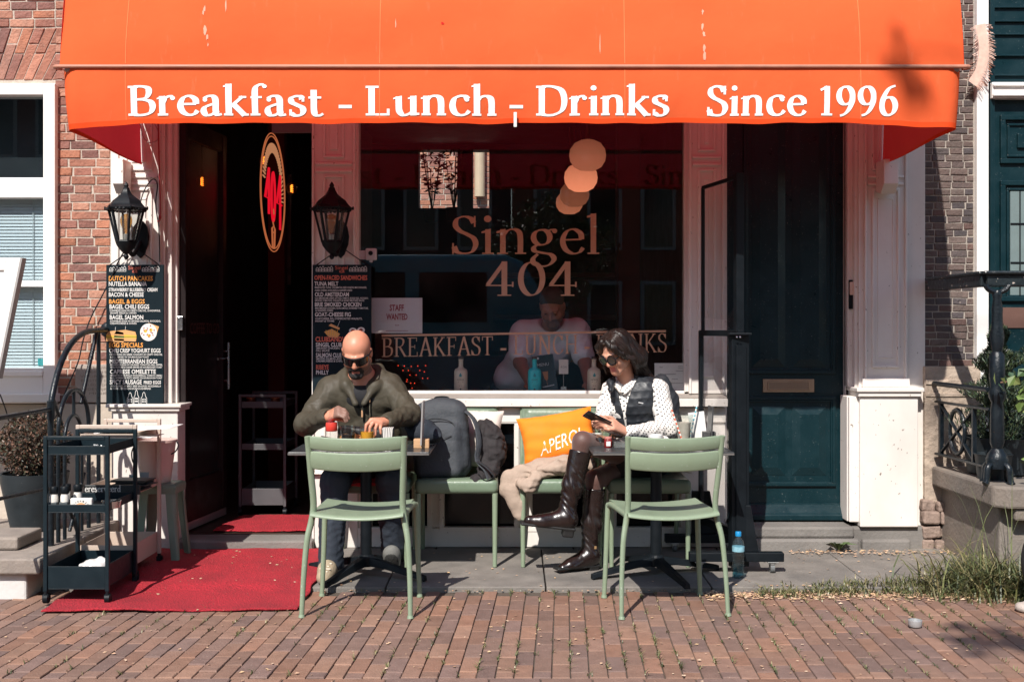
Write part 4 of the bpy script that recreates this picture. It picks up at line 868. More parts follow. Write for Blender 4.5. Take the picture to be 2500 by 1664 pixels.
def padded_chair(name, label, cat, group):
    t = thing(name, label, cat, (0, 0, 0), group)
    def sq(u, v, z):
        x = -.238 + .476 * u; y = -.22 + .47 * v
        return Vector((x, y, z - .012 * math.sin(u * PI) * math.sin(v * PI)))
    m = SDF((-.26, -.26, .40), (.26, .28, .53), .008).rbox((0, .01, .458), (.238, .24, .042), .028)
    m.ell((0, .0, .62), (.22, .2, .125), op='s', k=.05); m.build('seat', GREENPAD, t, ws=False)
    R = Matrix.Rotation(math.radians(-9), 3, 'X'); R = Matrix.Rotation(math.radians(9), 3, 'X')
    m = SDF((-.26, -.36, .44), (.26, -.14, .92), .008).rbox((0, -.248, .685), (.236, .017, .212), .016, R)
    m.rbox((0, -.228, .695), (.200, .014, .165), .012, R, op='s', k=.01); m.rbox((0, -.238, .695), (.196, .010, .16), .009, R, k=.006)
    m.build('backrest', GREENPAD, t, ws=False)
    for s in (-1, 1):
        MB().tube([(s * .218, .228, 0), (s * .219, .225, .42)], [.0125, .0165], 10).build('leg', GREEN, t, smooth=50, ws=False)
        P = crom([(s * .222, -.285, 0), (s * .222, -.235, .30), (s * .224, -.225, .5), (s * .226, -.255, .72), (s * .226, -.285, .88)], 5)
        MB().tube(P, [.0125 + .003 * min(1, i / 10) for i in range(len(P))], 10).build('leg', GREEN, t, smooth=50, ws=False)
    return t
GB = 'padded green chairs against the cafe front'
pz = pave_z(-.35)
pc = padded_chair('padded_chair', 'green padded chair against the cafe front on which the bald man sits', 'chair', GB)
pc.location = (-.82, -.335, pz); pc.rotation_euler = (0, 0, PI)
dup(pc, (-.320, -.335, pz), PI + math.radians(1), 'green padded chair carrying the backpack and a white cushion')
dup(pc, (.285, -.335, pz), PI - math.radians(1), 'green padded chair carrying the orange cushion and beige coat')
dup(pc, (.785, -.335, pz), PI, 'green padded chair on which the woman with the phone sits')

TOPM = pm('table_top', (.030, .033, .036), .30, var=.2, vs=5, bump=.05, bs=60, spk=.22, spkcol=(.10, .10, .10), spks=80)
EDGE = pm('table_edge', (.22, .21, .20), .4, metal=.6)
def cafe_table(name, label, c, rot):
    t = thing(name, label, 'table', (c[0], c[1], pave_z(c[1])), 'square dark cafe tables'); h = .695
    MB().box(-.372, .372, -.315, .315, h, h + .018).build('tabletop', TOPM, t, bevel=.003, ws=False)
    m = MB().box(-.374, .374, -.317, -.3151, h + .002, h + .012).box(-.374, -.3721, -.317, .317, h + .002, h + .012).box(.3721, .374, -.317, .317, h + .002, h + .012).box(-.374, .374, .3151, .317, h + .002, h + .012); m.build('edge_strip', EDGE, t, ws=False)
    MB().lathe([(.032, .06), (.031, .665), (.06, .68), (.06, .694)], 20).build('column', BLACKMETAL, t, smooth=40, ws=False)
    m = MB()
    for k in range(4):
        a = rot + k * PI / 2; d = Vector((math.cos(a), math.sin(a), 0)); q = Vector((-d.y, d.x, 0))
        P = []
        for r, w, z0, z1 in ((.02, .030, .055, .105), (.12, .026, .050, .088), (.36, .020, .010, .036), (.385, .018, .002, .030)):
            c_ = d * r; P += [c_ - q * w + Vector((0, 0, z0)), c_ + q * w + Vector((0, 0, z0)), c_ + q * w * .7 + Vector((0, 0, z1)), c_ - q * w * .7 + Vector((0, 0, z1))]
        F = [(3, 2, 1, 0), (12, 13, 14, 15)]
        for i in range(3):
            for j in range(4): F.append((i * 4 + j, i * 4 + (j + 1) % 4, i * 4 + 4 + (j + 1) % 4, i * 4 + 4 + j))
        m.add(P, F)
    m.lathe([(.045, .05), (.045, .10), (.033, .115)], 16); m.build('base', BLACKMETAL, t, bevel=.003, ws=False); return t
T1 = cafe_table('cafe_table', 'dark square table in front of the bald man, laid with drinks', (-.81, -.735), math.radians(-27))
T2 = cafe_table('cafe_table', 'dark square table in front of the woman, set with cups and glasses', (.80, -.735), math.radians(-72))
TZ = pave_z(-.735) + .713

# ------------------------------------------------------------------ service carts left of the door
def cart(name, label, mat, loc, W=.31, Dp=.42):
    t = thing(name, label, 'service cart', loc, 'three-tier service carts'); w, d = W / 2, Dp / 2; s = .020
    for y in (-d, d):
        m = MB()
        for x in (-w, w): m.box(x - s / 2, x + s / 2, y - s / 2, y + s / 2, .062, .84)
        m.box(-w + s / 2, w - s / 2, y - s / 2, y + s / 2, .82, .84); m.build('upright_frame', mat, t, bevel=.003, ws=False)
    for z0, h in ((.745, .045), (.455, .042), (.072, .115)):
        i = .004; a, b = w - .012, d + .002; m = MB().box(-a, a, -b, b, z0, z0 + .004)
        for q in ((-a, a, -b, -b + i), (-a, a, b - i, b), (-a, -a + i, -b + i, b - i), (a - i, a, -b + i, b - i)): m.box(q[0], q[1], q[2], q[3], z0 + .004, z0 + h)
        m.build('tray', mat, t, bevel=.0015, ws=False)
    for x in (-w, w):
        for y in (-d, d):
            m = MB().cyl((x, y, .040), (x, y, .062), .009).cyl((x - .012, y + .008, .025), (x + .012, y + .008, .025), .025, n=20).box(x - .016, x + .016, y - .006, y + .018, .032, .044); m.build('castor', BLACKMETAL, t, smooth=40, ws=False)
    return t
cz = .025
C1 = cart('service_cart', 'dark metal three-tier cart with salt mills on its shelf, at the carpet edge', CARTBLACK, (-2.185, -1.13, .012))
C2 = cart('service_cart', 'beige metal three-tier cart behind the dark one, with menus on top', BEIGEMETAL, (-2.20, -.665, .030))
SPICE = pm('spice_jar', (.70, .66, .60), .3, var=.15)
for i, (x, y) in enumerate(((-2.315, -1.30), (-2.262, -1.295), (-2.29, -1.20), (-2.225, -1.22))):
    z = .012 + .460; t = thing('pepper_mill', ('tall spice mill with black cap at the left end of the dark cart shelf', 'white spice mill with black cap beside the round clock sign', 'spice mill behind the front pair on the dark cart shelf', 'spice mill with black cap behind the clock sign')[i], 'spice mill', (x, y, z), 'spice mills on the dark cart')
    MB().lathe([(.020, 0), (.021, .07), (.017, .085)], 16).build('jar', SPICE, t, smooth=40, ws=False)
    MB().lathe([(.019, .085), (.021, .09), (.021, .118), (.018, .122)], 16).build('cap', BLACKMETAL, t, smooth=40, ws=False)
    MB().box(-.0216, .0216, -.0218, -.0, .022, .045).build('paper_label', pm('dark_label', (.05, .06, .065), .6), t, bevel=.004, ws=False)
tn = thing('drinks_tin', 'white square tin with a round dial of letters on the dark cart', 'tin', (-2.165, -1.325, .472), None)
MB().box(-.055, .055, -.012, .012, .0, .068).build('plate', pm('tin_white', (.66, .64, .60), .4), tn, bevel=.006, ws=False)
m = MB(); fd = lambda x, z, l: Vector((x, -.0123 - l, z))
m.add([fd(.036 * math.cos(a), .006 + .040 * math.sin(a), .0003) for a in [PI * k / 20 for k in range(21)]] + [fd(0, .006, .0003)], [tuple(range(22))]); m.build('sun_dial', pm('dial_peach', (.70, .36, .18), .5), tn, ws=False)
m = MB()
for k, chs in enumerate('BOUWERIJTIJ'):
    a = PI * (1 - (k + .5) / 11); q = MB(); sans(q, chs, -.004, -.004, .008, lambda x, z, l: Vector((x, 0, z)), width=.007)
    ca, sa = math.cos(a - PI / 2), math.sin(a - PI / 2); m.add([fd(.046 * math.cos(a) + p[0] * ca - p[2] * sa, .008 + .046 * math.sin(a) + p[0] * sa + p[2] * ca, .0008) for p in q.v], q.f)
m.build('dial_lettering', pm('ink', (.03, .035, .04), .6), tn, ws=False)
MB().add([fd(.012 * math.cos(a) + .004, .026 + .010 * math.sin(a), .001) for a in [2 * PI * k / 12 for k in range(12)]], [tuple(range(12))]).build('dial_figure', pm('ink', (.03, .035, .04), .6), tn, ws=False)
rs = thing('reserved_sign', 'dark bar sign reading Gereserveerd on the beige cart shelf', 'sign', (-2.17, -.872, .492))
MB().box(-.150, .150, -.01, .012, .0, .052).build('sign_bar', pm('sign_black', (.02, .024, .026), .5), rs, bevel=.003, ws=False)
m = MB(); serif(m, 'ereserveerd', -.145, .05, .016, .034, lambda x, z, l: Vector((x, -.0105 - l, z)), step=.00003, thick=.10, thin=.05); m.build('sign_lettering', pm('letter_white', (.75, .73, .70), .5), rs, ws=False)
m = MB()
for i in range(7): m.obox((-2.13 + random.uniform(-.02, .03), -.72 + random.uniform(-.03, .03), .505 + i * .008), (.20, .14, .006), Matrix.Rotation(random.uniform(-.3, .3), 3, 'Z'))
tag(m.build('menu_folder_stack', pm('folder_dark', (.022, .024, .028), .4), bevel=.001), 'loose stack of dark folders on the beige cart middle shelf', 'folders')
m = MB(); m.lathe([(.0, 0), (.045, 0), (.05, .035), (.047, .035), (.043, .004), (0, .004)], 24); o = m.build('metal_dish', CHROME, smooth=40); o.location = (-2.06, -1.20, .472); tag(o, 'small round metal dish on the dark cart shelf', 'dish')
m = SDF((-.09, -.07, -.01), (.09, .07, .10), .005).ell((0, 0, .03), (.07, .05, .04)).ell((.03, .0, .05), (.035, .03, .035)).ell((-.04, .01, .035), (.04, .03, .03)).warp(lambda x, y, z: .008 * np.sin(70 * x + 40 * z) * np.sin(60 * y + 50 * z + 2)); o = m.build('plastic_bag', pm('clear_bag', (.60, .57, .55), .25, alpha=1, var=.3, vs=20), relax=1); o.location = (-2.14, -1.21, .135); tag(o, 'crumpled clear plastic bag in the bottom bin of the dark cart', 'bag')
m = MB().lathe([(.012, 0), (.016, .05), (.017, .052), (.0, .053)], 12); m.xf(Matrix.Rotation(1.1, 4, 'Y')); o = m.build('paper_cup', pm('cup_paper', (.7, .68, .65), .6), smooth=40); o.location = (-2.215, -1.27, .093); tag(o, 'tipped white paper cup in the dark cart bin', 'cup')
m = MB().sheet(lambda u, v: Vector((-2.30 + .42 * u, -.80 + .26 * v, .818 + .012 * math.sin(u * 3) + .05 * max(0, u - .55) + .004 * v)), 12, 4); o = m.build('menu_sheet', pm('paper_white', (.72, .70, .67), .6)); solid(o, .002); tag(o, 'white menu sheet sticking out over the top of the beige cart', 'menu')
m = MB().sheet(lambda u, v: Vector((-2.31 + .34 * u, -.84 + .24 * v, .803 + .008 * math.sin(u * 4 + 1))), 10, 4); o = m.build('menu_sheet', pm('paper_white', (.72, .70, .67), .6)); solid(o, .002); tag(o, 'white menu sheet lying flat on top of the beige cart', 'menu')
m = MB()
for i in range(9): m.obox((-2.20 + random.uniform(-.03, .03) + .06, -1.21 + random.uniform(-.02, .02), .770 + .003 * i), (.012, .007, .004), Euler((random.random(), random.random(), random.random() * 3)).to_matrix())
tag(m.build('sugar_sachets', pm('sachet', (.7, .7, .68), .4)), 'little heap of white sachets on the top tray of the dark cart', 'sachets')
ap = thing('picture_card', 'small blue round picture card standing on the beige cart middle shelf', 'card', (-2.125, -.60, .49))
MB().box(-.045, -.005, -.004, .004, 0, .075).build('card', pm('card_pale', (.42, .50, .50), .5), ap, ws=False); m = MB(); m.add([(-.025 + .017 * math.cos(2 * PI * k / 20), -.0046, .042 + .026 * math.sin(2 * PI * k / 20)) for k in range(20)], [tuple(range(20))]); m.build('round_print', pm('print_blue', (.10, .24, .27), .5), ap, ws=False)
o = MB().box(0, .05, -.004, .004, 0, .085).box(.008, .042, -.006, -.004, .02, .06).build('card_holder', pm('card_grey', (.30, .33, .34), .5)); o.location = (-2.118, -.57, .49); tag(o, 'grey upright card beside the round picture on the beige cart', 'card')
# plastic stool with a bucket
stl = thing('plastic_stool', 'green plastic stool in front of the white pedestal, carrying a bucket', 'stool', (-2.065, -.33, pave_z(-.33)))
STG = pm('stool_green', (.16, .25, .19), .5, var=.06)
m = MB().lathe([(.0, .452), (.13, .452), (.15, .445), (.155, .43), (.150, .395), (.145, .395), (.148, .425), (.0, .437)], 4, ); m.xf(Matrix.Rotation(PI / 4, 4, 'Z')); m.build('seat', STG, stl, bevel=.012, ws=False)
for k in range(4):
    a = PI / 4 + k * PI / 2; d = Vector((math.cos(a), math.sin(a), 0)); q = Vector((-d.y, d.x, 0)); m = MB()
    P = []
    for r, w, z in ((.128, .042, .43), (.150, .036, .22), (.180, .028, 0)):
        c_ = d * r + Vector((0, 0, z)); P += [c_ - q * w - d * .022, c_ - q * w * .25 + d * .006, c_ + q * w * .25 + d * .006, c_ + q * w - d * .022, c_ + q * w * .7 - d * .026, c_ - q * w * .7 - d * .026]
    F = [tuple(range(6))[::-1], tuple(range(12, 18))] + [(i * 6 + j, i * 6 + (j + 1) % 6, i * 6 + 6 + (j + 1) % 6, i * 6 + 6 + j) for i in range(2) for j in range(6)]
    m.add(P, F); m.build('leg', STG, stl, bevel=.003, ws=False)
bk = thing('bucket', 'pale pink bucket with black handle standing on the green stool', 'bucket', (-2.10, -.33, pave_z(-.33) + .454))
m = MB().lathe([(.0, 0), (.082, 0), (.112, .235), (.120, .236), (.120, .250), (.108, .250), (.106, .236), (.079, .006), (0, .006)], 28); m.build('pail', pm('bucket_plastic', (.58, .42, .37), .45, var=.08), bk, smooth=40, ws=False)
m = MB().tube(crom([(-.118, 0, .235), (-.135, -.03, .18), (-.12, -.06, .125), (-.09, -.085, .11)], 6), .004, 6); m.tube(crom([(.118, 0, .24), (.135, -.02, .215), (.128, -.05, .185), (.108, -.07, .17)], 6), .004, 6); m.build('handle', BLACKMETAL, bk, ws=False)

# ------------------------------------------------------------------ carpet, door mat
CARP = pm('red_carpet', (.40, .014, .026), .95, var=.35, vs=55, bump=1.6, bs=110, spk=.265, spkcol=(.30, .12, .09), spks=60, big=.75, bigs=4.5, bigcol=(.25, .012, .020))
def rug(name, P, z, label, n=60):
    f = lambda u, v: Vector(P[0]).lerp(Vector(P[1]), u).lerp(Vector(P[3]).lerp(Vector(P[2]), u), v)
    m = MB()
    def g(u, v):
        p = f(u, v); e = .006 * math.sin(u * 40 + v * 9) * (v in (0, 1)) + .006 * math.sin(v * 33) * (u in (0, 1))
        return Vector((p.x + e, p.y + e, (pave_z(p.y) if z is None else z) + .010 + .004 * math.sin(p.x * 9) * math.sin(p.y * 7) + .003 * math.sin(p.x * 4 + 6 * p.y) + (-.018 * max(0, min(1, (-1.0 - p.y) / .08)) if z is None else 0)))
    m.sheet(g, n, n); o = m.build(name, CARP, smooth=60); solid(o, .010); return tag(o, label, 'carpet')
rug('carpet', [(-2.30, -1.50), (-1.06, -1.46), (-1.05, -.105), (-2.30, -.105)], None, 'bright red carpet laid on the pavement in front of the doorway')
rug('door_mat', [(-1.90, .17), (-1.24, .17), (-1.24, .80), (-1.86, .80)], .10, 'red carpet strip inside the open doorway', 30)
# ------------------------------------------------------------------ glass windbreak on castors
ws_ = thing('glass_windbreak', 'tall black framed glass windbreak on castors between the woman and the teal door', 'windbreak', (1.23, -.37, 0))
A, Bp = Vector((1.150, -.13, 0)), Vector((1.280, -.69, 0)); up = lambda p, z: Vector((p.x, p.y, z))
dd = (Bp - A).normalized(); n_ = Vector((-dd.y, dd.x, 0))
m = MB()
m.bar(up(A, .20), up(A, 1.38), .025, .03, up=dd); m.bar(up(A, 1.366), up(Bp, 1.366), .03, .035); m.bar(up(A, .235), up(Bp, .235), .03, .05)
Bh = Bp - dd * .03; m.bar(up(Bh, .06), up(Bh, 1.36), .105, .05, up=dd); m.bar(up(Bh + dd * .027, .10), up(Bh + dd * .027, 1.30), .06, .02, up=dd)
m.bar(up(Bp, 1.362) + Vector((-.07, 0, 0)), up(Bp, 1.362) + Vector((.055, 0, 0)), .06, .012)
m.build('lower_frame', BLACKMETAL, ws_, bevel=.003)
m = MB(); A2 = A + dd * .03 - n_ * 0; m.bar(up(A2, 1.38), up(A2, 2.245), .018, .02, up=dd); m.bar(up(A2, 2.245), up(Bh, 2.245), .02, .02); m.bar(up(Bh, 1.36), up(Bh, 2.265), .045, .045, up=dd); m.build('upper_frame', BLACKMETAL, ws_, bevel=.002)
mid = (A + Bh) / 2; L = (Bh - A).length - .06
MB().obox(up(mid, .80), (.006, L, 1.09), fr(dd)).build('glass_pane', CLEAR, ws_); MB().obox(up(mid + dd * .01, 1.81), (.006, L - .03, .84), fr(dd)).build('glass_pane', CLEAR, ws_)
for P_, x0, x1, z in ((Bp, .99, 1.515, .145), (A, .93, 1.38, .145)):
    m = MB().box(x0, x1, P_.y - .03, P_.y + .03, z - .05, z); m.add([(P_.x - .055, P_.y, z), (P_.x + .10, P_.y, z), (P_.x + .055, P_.y, z + .26), (P_.x - .055, P_.y, z + .26), (P_.x - .055, P_.y + .03, z), (P_.x + .10, P_.y + .03, z), (P_.x + .055, P_.y + .03, z + .26), (P_.x - .055, P_.y + .03, z + .26)], [(0, 1, 2, 3), (7, 6, 5, 4), (0, 4, 5, 1), (1, 5, 6, 2), (2, 6, 7, 3), (3, 7, 4, 0)])
    m.bar((P_.x, P_.y, z - .01), (P_.x - .03, P_.y + .2, z + .15), .03, .03) if P_ is Bp else None
    m.build('foot_bar', BLACKMETAL, ws_, bevel=.004)
    for x in (x0 + .06, x1 - .06):
        zz = pave_z(P_.y); c = MB().box(x - .03, x + .03, P_.y - .028, P_.y + .028, z - .056, z - .051).cyl((x, P_.y, z - .066), (x, P_.y, z - .056), .022).prism([(P_.y - .02, z - .066), (P_.y + .025, z - .066), (P_.y + .018, zz + .02), (P_.y, zz + .02)], 'x', x - .013, x + .013)
        w = c.build('castor', pm('castor_zinc', (.45, .45, .44), .4, metal=.7), ws_, bevel=.001)
        MB().cyl((x - .011, P_.y + .008, zz + .028), (x + .011, P_.y + .008, zz + .028), .028, n=20).build('wheel', pm('wheel_grey', (.13, .135, .135), .6), w, smooth=40)
m = MB(); [m.ell((up(Bp, 1.345) + Vector((x, -.035, 0))), (.006, .005, .006), 10) for x in (-.03, -.012)]; m.build('rivet', CHROME, ws_)
# ------------------------------------------------------------------ lanterns, menu boards
LANG = glass_mat('lantern_glass', (.85, .87, .86), dirt=.10)
def lantern(name, label, X):
    z0 = 2.112; t = thing(name, label, 'lantern', (X, -.20, z0), 'wall lanterns beside the doorway'); h = PI / 6
    prof = [(.130, -.004), (.132, .004), (.112, .014), (.098, .03), (.082, .052), (.058, .070), (.036, .088), (.026, .106), (.020, .118), (.020, .126), (.012, .132), (.015, .142), (.010, .152), (0, .166)]
    m = MB().lathe(prof, 6); 
    for k in range(6):
        a = k * PI / 3; c = Vector((.128 * math.cos(a), .128 * math.sin(a), .004)); m.ell(c, (.006, .006, .012), 8)
        for j in range(5):
            b = a + (j + .5) / 5 * PI / 3; m.ell((.108 * math.cos(b), .108 * math.sin(b), -.006), (.011, .011, .009), 6)
    m.build('roof', BLACKMETAL, t, smooth=35, ws=False)
    m = MB()
    for k in range(6):
        a = k * PI / 3; m.bar((.106 * math.cos(a), .106 * math.sin(a), -.004), (.058 * math.cos(a), .058 * math.sin(a), -.197), .013, .013)
    m.lathe([(.062, -.205), (.066, -.198), (.060, -.188)], 6); m.build('cage', BLACKMETAL, t, bevel=.002, ws=False)
    m = MB(); V = [(r * math.cos(k * PI / 3), r * math.sin(k * PI / 3), z) for r, z in ((.102, -.006), (.056, -.195)) for k in range(6)]
    m.add(V, [(k, (k + 1) % 6, 6 + (k + 1) % 6, 6 + k) for k in range(6)]); m.build('glass_panel', LANG, t, ws=False)
    m = MB().lathe([(.0, -.305), (.010, -.30), (.017, -.285), (.010, -.272), (.020, -.264), (.038, -.245), (.056, -.220), (.062, -.204)], 12); m.build('bottom_cup', BLACKMETAL, t, smooth=40, ws=False)
    m = MB().tube(crom([(.0, .02, -.235), (.01, .09, -.27), (.02, .15, -.22), (.025, .185, -.18)], 6), .014, 8); 
    pr = [(.025 + .052 * s_ * w, z) for s_, pts in ((1, ((0, -.285), (.45, -.262), (.9, -.20), (1, -.15), (.8, -.09), (.4, -.06), (0, -.045))), ) for w, z in pts] + [(.025 - .052 * w, z) for w, z in ((.4, -.06), (.8, -.09), (1, -.15), (.9, -.20), (.45, -.262))]
    m.prism(pr, 'y', .178, .199); m.build('bracket', BLACKMETAL, t, bevel=.003, ws=False)
    MB().lathe([(.018, -.19), (.018, -.155), (.013, -.15)], 12).build('bulb_socket', pm('socket', (.32, .30, .27), .4, metal=.5), t, smooth=40, ws=False)
    MB().lathe([(.012, -.15), (.020, -.125), (.034, -.085), (.036, -.065), (.028, -.042), (.010, -.030), (0, -.028)], 16).build('bulb', BULB, t, smooth=60, ws=False)
    m = MB(); [m.tube([(x, 0, -.14), (x * 1.3, 0, -.06)], .0016, 5) for x in (-.012, -.004, .004, .012)]; m.build('filament', pm('filament', (.55, .30, .12), .4), t, ws=False)
BULB = glass_mat('amber_bulb', (.85, .60, .30), dirt=.06)
lantern('wall_lantern', 'black six-sided wall lantern above the pancake and egg menu board', fx(308, -.20)); lantern('wall_lantern', 'black six-sided wall lantern above the sandwich menu board, in the shade', fx(810, -.20))
BOARD = pm('chalkboard', (.004, .012, .017), .6, spec=.15, var=.2, vs=7, bump=.05, bs=90)
CHW = pm('chalk_white', (.66, .65, .62), .8, var=.12, vs=60); CHO = pm('chalk_orange', (.70, .30, .06), .8, var=.15, vs=60); CHR = pm('chalk_red', (.66, .16, .10), .8, var=.15, vs=60)
def ribbon(mb, P, w, fn, lift=.0012):
    n = len(P)
    for i in range(n - 1):
        (x0, z0), (x1, z1) = P[i], P[i + 1]; l = math.hypot(x1 - x0, z1 - z0) or 1e-6; nx, nz = -(z1 - z0) / l * w / 2, (x1 - x0) / l * w / 2
        mb.add([fn(x0 - nx, z0 - nz, lift), fn(x1 - nx, z1 - nz, lift), fn(x1 + nx, z1 + nz, lift), fn(x0 + nx, z0 + nz, lift)], [(0, 1, 2, 3)])
def house_row(mb, x0, x1, z0, h, n, fn, w=.0022):
    d = (x1 - x0) / n
    for i in range(n):
        a = x0 + d * i; b = a + d * .92; k = h * (.75 + .25 * ((i * 7) % 3) / 2)
        ribbon(mb, [(a, z0), (a, z0 + k * .65), ((a + b) / 2, z0 + k), (b, z0 + k * .65), (b, z0)], w, fn)
        for j in (0, 1):
            q = a + d * (.26 + .34 * j); ribbon(mb, [(q, z0 + k * .25), (q, z0 + k * .48)], w * 1.3, fn)
    ribbon(mb, [(x0, z0), (x1, z0)], w, fn)
def disc(mb, cx, cz, rx, rz, fn, lift, n=20, rot=0.0):
    c, s = math.cos(rot), math.sin(rot)
    mb.add([fn(cx + rx * math.cos(2 * PI * k / n) * c - rz * math.sin(2 * PI * k / n) * s, cz + rx * math.cos(2 * PI * k / n) * s + rz * math.sin(2 * PI * k / n) * c, lift) for k in range(n)], [tuple(range(n))])
def poly(mb, P, fn, lift): mb.add([fn(x, z, lift) for x, z in P], [tuple(range(len(P)))])
def menu_board(label, px0, px1, py0, py1, Y, lines, ch, pics):
    x0, x1, z0, z1 = fx(px0, Y), fx(px1, Y), fz(py1, Y), fz(py0, Y); w = x1 - x0; h = z1 - z0
    t = thing('menu_board', label, 'menu board', (x0, Y, z0), 'hanging chalk menu boards')
    MB().box(0, w, 0, .018, 0, h).build('board', BOARD, t, bevel=.002, ws=False)
    fn = lambda x, z, l: Vector((x, -.0004 - l, z)); sx = w / ch[2]; sz = h / ch[3]
    L = {'w': MB(), 'o': MB(), 'r': MB()}
    for tx, a, b, base, cap, c in lines:
        sans(L[c], tx, (a - ch[0]) * sx, h - (base - ch[1]) * sz, cap * sz, fn, width=(b - a) * sx, bold=.022 if cap > 20 else .012)
    cx = w * .5
    serif(L['r'], 'Singel', cx - w * .115, cx + w * .10, h * .966, h * .024, fn, step=.00003, mono=.075); serif(L['r'], '404', cx - w * .045, cx + w * .045, h * .940, h * .022, fn, step=.00003, mono=.085)
    house_row(L['w'], w * .06, w * .35, h * .952, h * .038, 6, fn, .0026); house_row(L['w'], w * .63, w * .93, h * .952, h * .038, 6, fn, .0026)
    pics(L, w, h, fn)
    for k, mt, nm in (('w', CHW, 'white_lettering'), ('o', CHO, 'orange_lettering'), ('r', CHR, 'red_lettering')):
        if L[k].v: L[k].build(nm, mt, t, ws=False)
    for i, (nm, mt, mb) in enumerate(L.get('x', [])): mb.build(nm, mt, t, ws=False)
    zc = fz(610, Y) - z0; m = MB(); m.tube([(.02, -.002, h - .005), (cx, .0, zc + .015)], .0035, 6); m.tube([(w - .02, -.002, h - .005), (cx, .0, zc + .015)], .0035, 6); m.build('chain', BLACKMETAL, t, ws=False)
    return t
BREAD = pm('painted_bread', (.62, .33, .13), .8, var=.15, vs=60); EGGY = pm('painted_yolk', (.75, .42, .05), .8); EGGW = pm('painted_eggwhite', (.68, .66, .62), .8); MEAT = pm('painted_meat', (.26, .05, .035), .8); LEAF = pm('painted_leaf', (.12, .20, .05), .8)
def pics_left(L, w, h, fn):
    bm, ym, wm, mm, gm = MB(), MB(), MB(), MB(), MB()
    for (u, v, s) in ((.16, .515, 1), (.335, .51, 1.25)):
        x, z = u * w, h * (1 - v); a = .055 * s
        poly(bm, [(x - a, z + .012), (x + a, z + .004), (x + a * .9, z + .026), (x, z + .038), (x - a * .8, z + .032)], fn, .0012); poly(bm, [(x - a, z - .028), (x + a * .95, z - .034), (x + a, z - .014), (x - a, z - .010)], fn, .0012)
        poly(ym, [(x - a, z - .010), (x + a, z - .014), (x + a, z + .004), (x - a, z + .012)], fn, .0009); ribbon(gm, [(x - a, z - .004), (x + a, z - .006)], .004, fn, .0016); ribbon(L['w'], [(x, z + .036), (x + .002, z + .06)], .002, fn)
    x, z = .74 * w, h * (1 - .483); poly(bm, [(x + .0, z + .058), (x + .065, z + .035), (x + .05, z - .01), (x - .01, z + .02)], fn, .0010); disc(wm, x, z, .052, .054, fn, .0014, 28)
    random.seed(11)
    for k in range(3): a = k * 2.1 + .7; disc(ym, x + .02 * math.cos(a), z + .022 * math.sin(a), .010, .010, fn, .0018)
    for k in range(15): a = k * 2.4; r = .016 + .030 * ((k * 5) % 7) / 7; disc(mm, x + r * math.cos(a), z + r * math.sin(a), .006, .0035, fn, .0022, 8, k)
    for cx_, ww, hh in ((.42, .10, .075), (.53, .085, .092), (.66, .10, .078)):   # three gabled houses at the foot
        x = cx_ * w; a = ww * w * .5; z0 = .004; ribbon(L['w'], [(x - a, z0), (x - a, z0 + hh * .55 * .8), (x - a * .55, z0 + hh * .6), (x - a * .4, z0 + hh * .82), (x, z0 + hh * .95), (x + a * .4, z0 + hh * .82), (x + a * .55, z0 + hh * .6), (x + a, z0 + hh * .44), (x + a, z0)], .0028, fn)
        for i in (-.5, 0, .5):
            for j in (.12, .30): ribbon(L['w'], [(x + i * a, z0 + hh * j), (x + i * a, z0 + hh * (j + .12))], .0045, fn)
    L['x'] = [('painted_bread', BREAD, bm), ('painted_plate', EGGW, wm), ('painted_yolk', EGGY, ym), ('painted_meat', MEAT, mm), ('painted_leaf', LEAF, gm)]
def pics_right(L, w, h, fn):
    bm, ym, wm, mm = MB(), MB(), MB(), MB(); x, z = .33 * w, h * .515
    poly(bm, [(x - .048, z + .002), (x - .02, z - .03), (x + .035, z - .036), (x + .05, z - .01), (x + .0, z + .02)], fn, .0010); poly(bm, [(x - .02, z + .04), (x + .045, z + .014), (x + .05, z + .026), (x - .005, z + .052)], fn, .0014)
    for k in range(6): ribbon(ym, [(x - .03 + .012 * k, z - .016 - .002 * k), (x - .036 + .014 * k, z + .012)], .004, fn, .0018)
    ribbon(L['w'], [(x + .03, z + .02), (x + .05, z + .07)], .002, fn)
    for dx_, dz_ in ((.0, 0), (.05, .004), (-.008, -.022)): disc(wm, .69 * w + dx_, h * .525 + dz_, .024, .018, fn, .0012); disc(mm, .69 * w + dx_, h * .525 + dz_ + .001, .012, .009, fn, .0016)
    L['x'] = [('painted_bread', BREAD, bm), ('painted_fries', EGGY, ym), ('painted_wrap', EGGW, wm), ('painted_meat', MEAT, mm)]
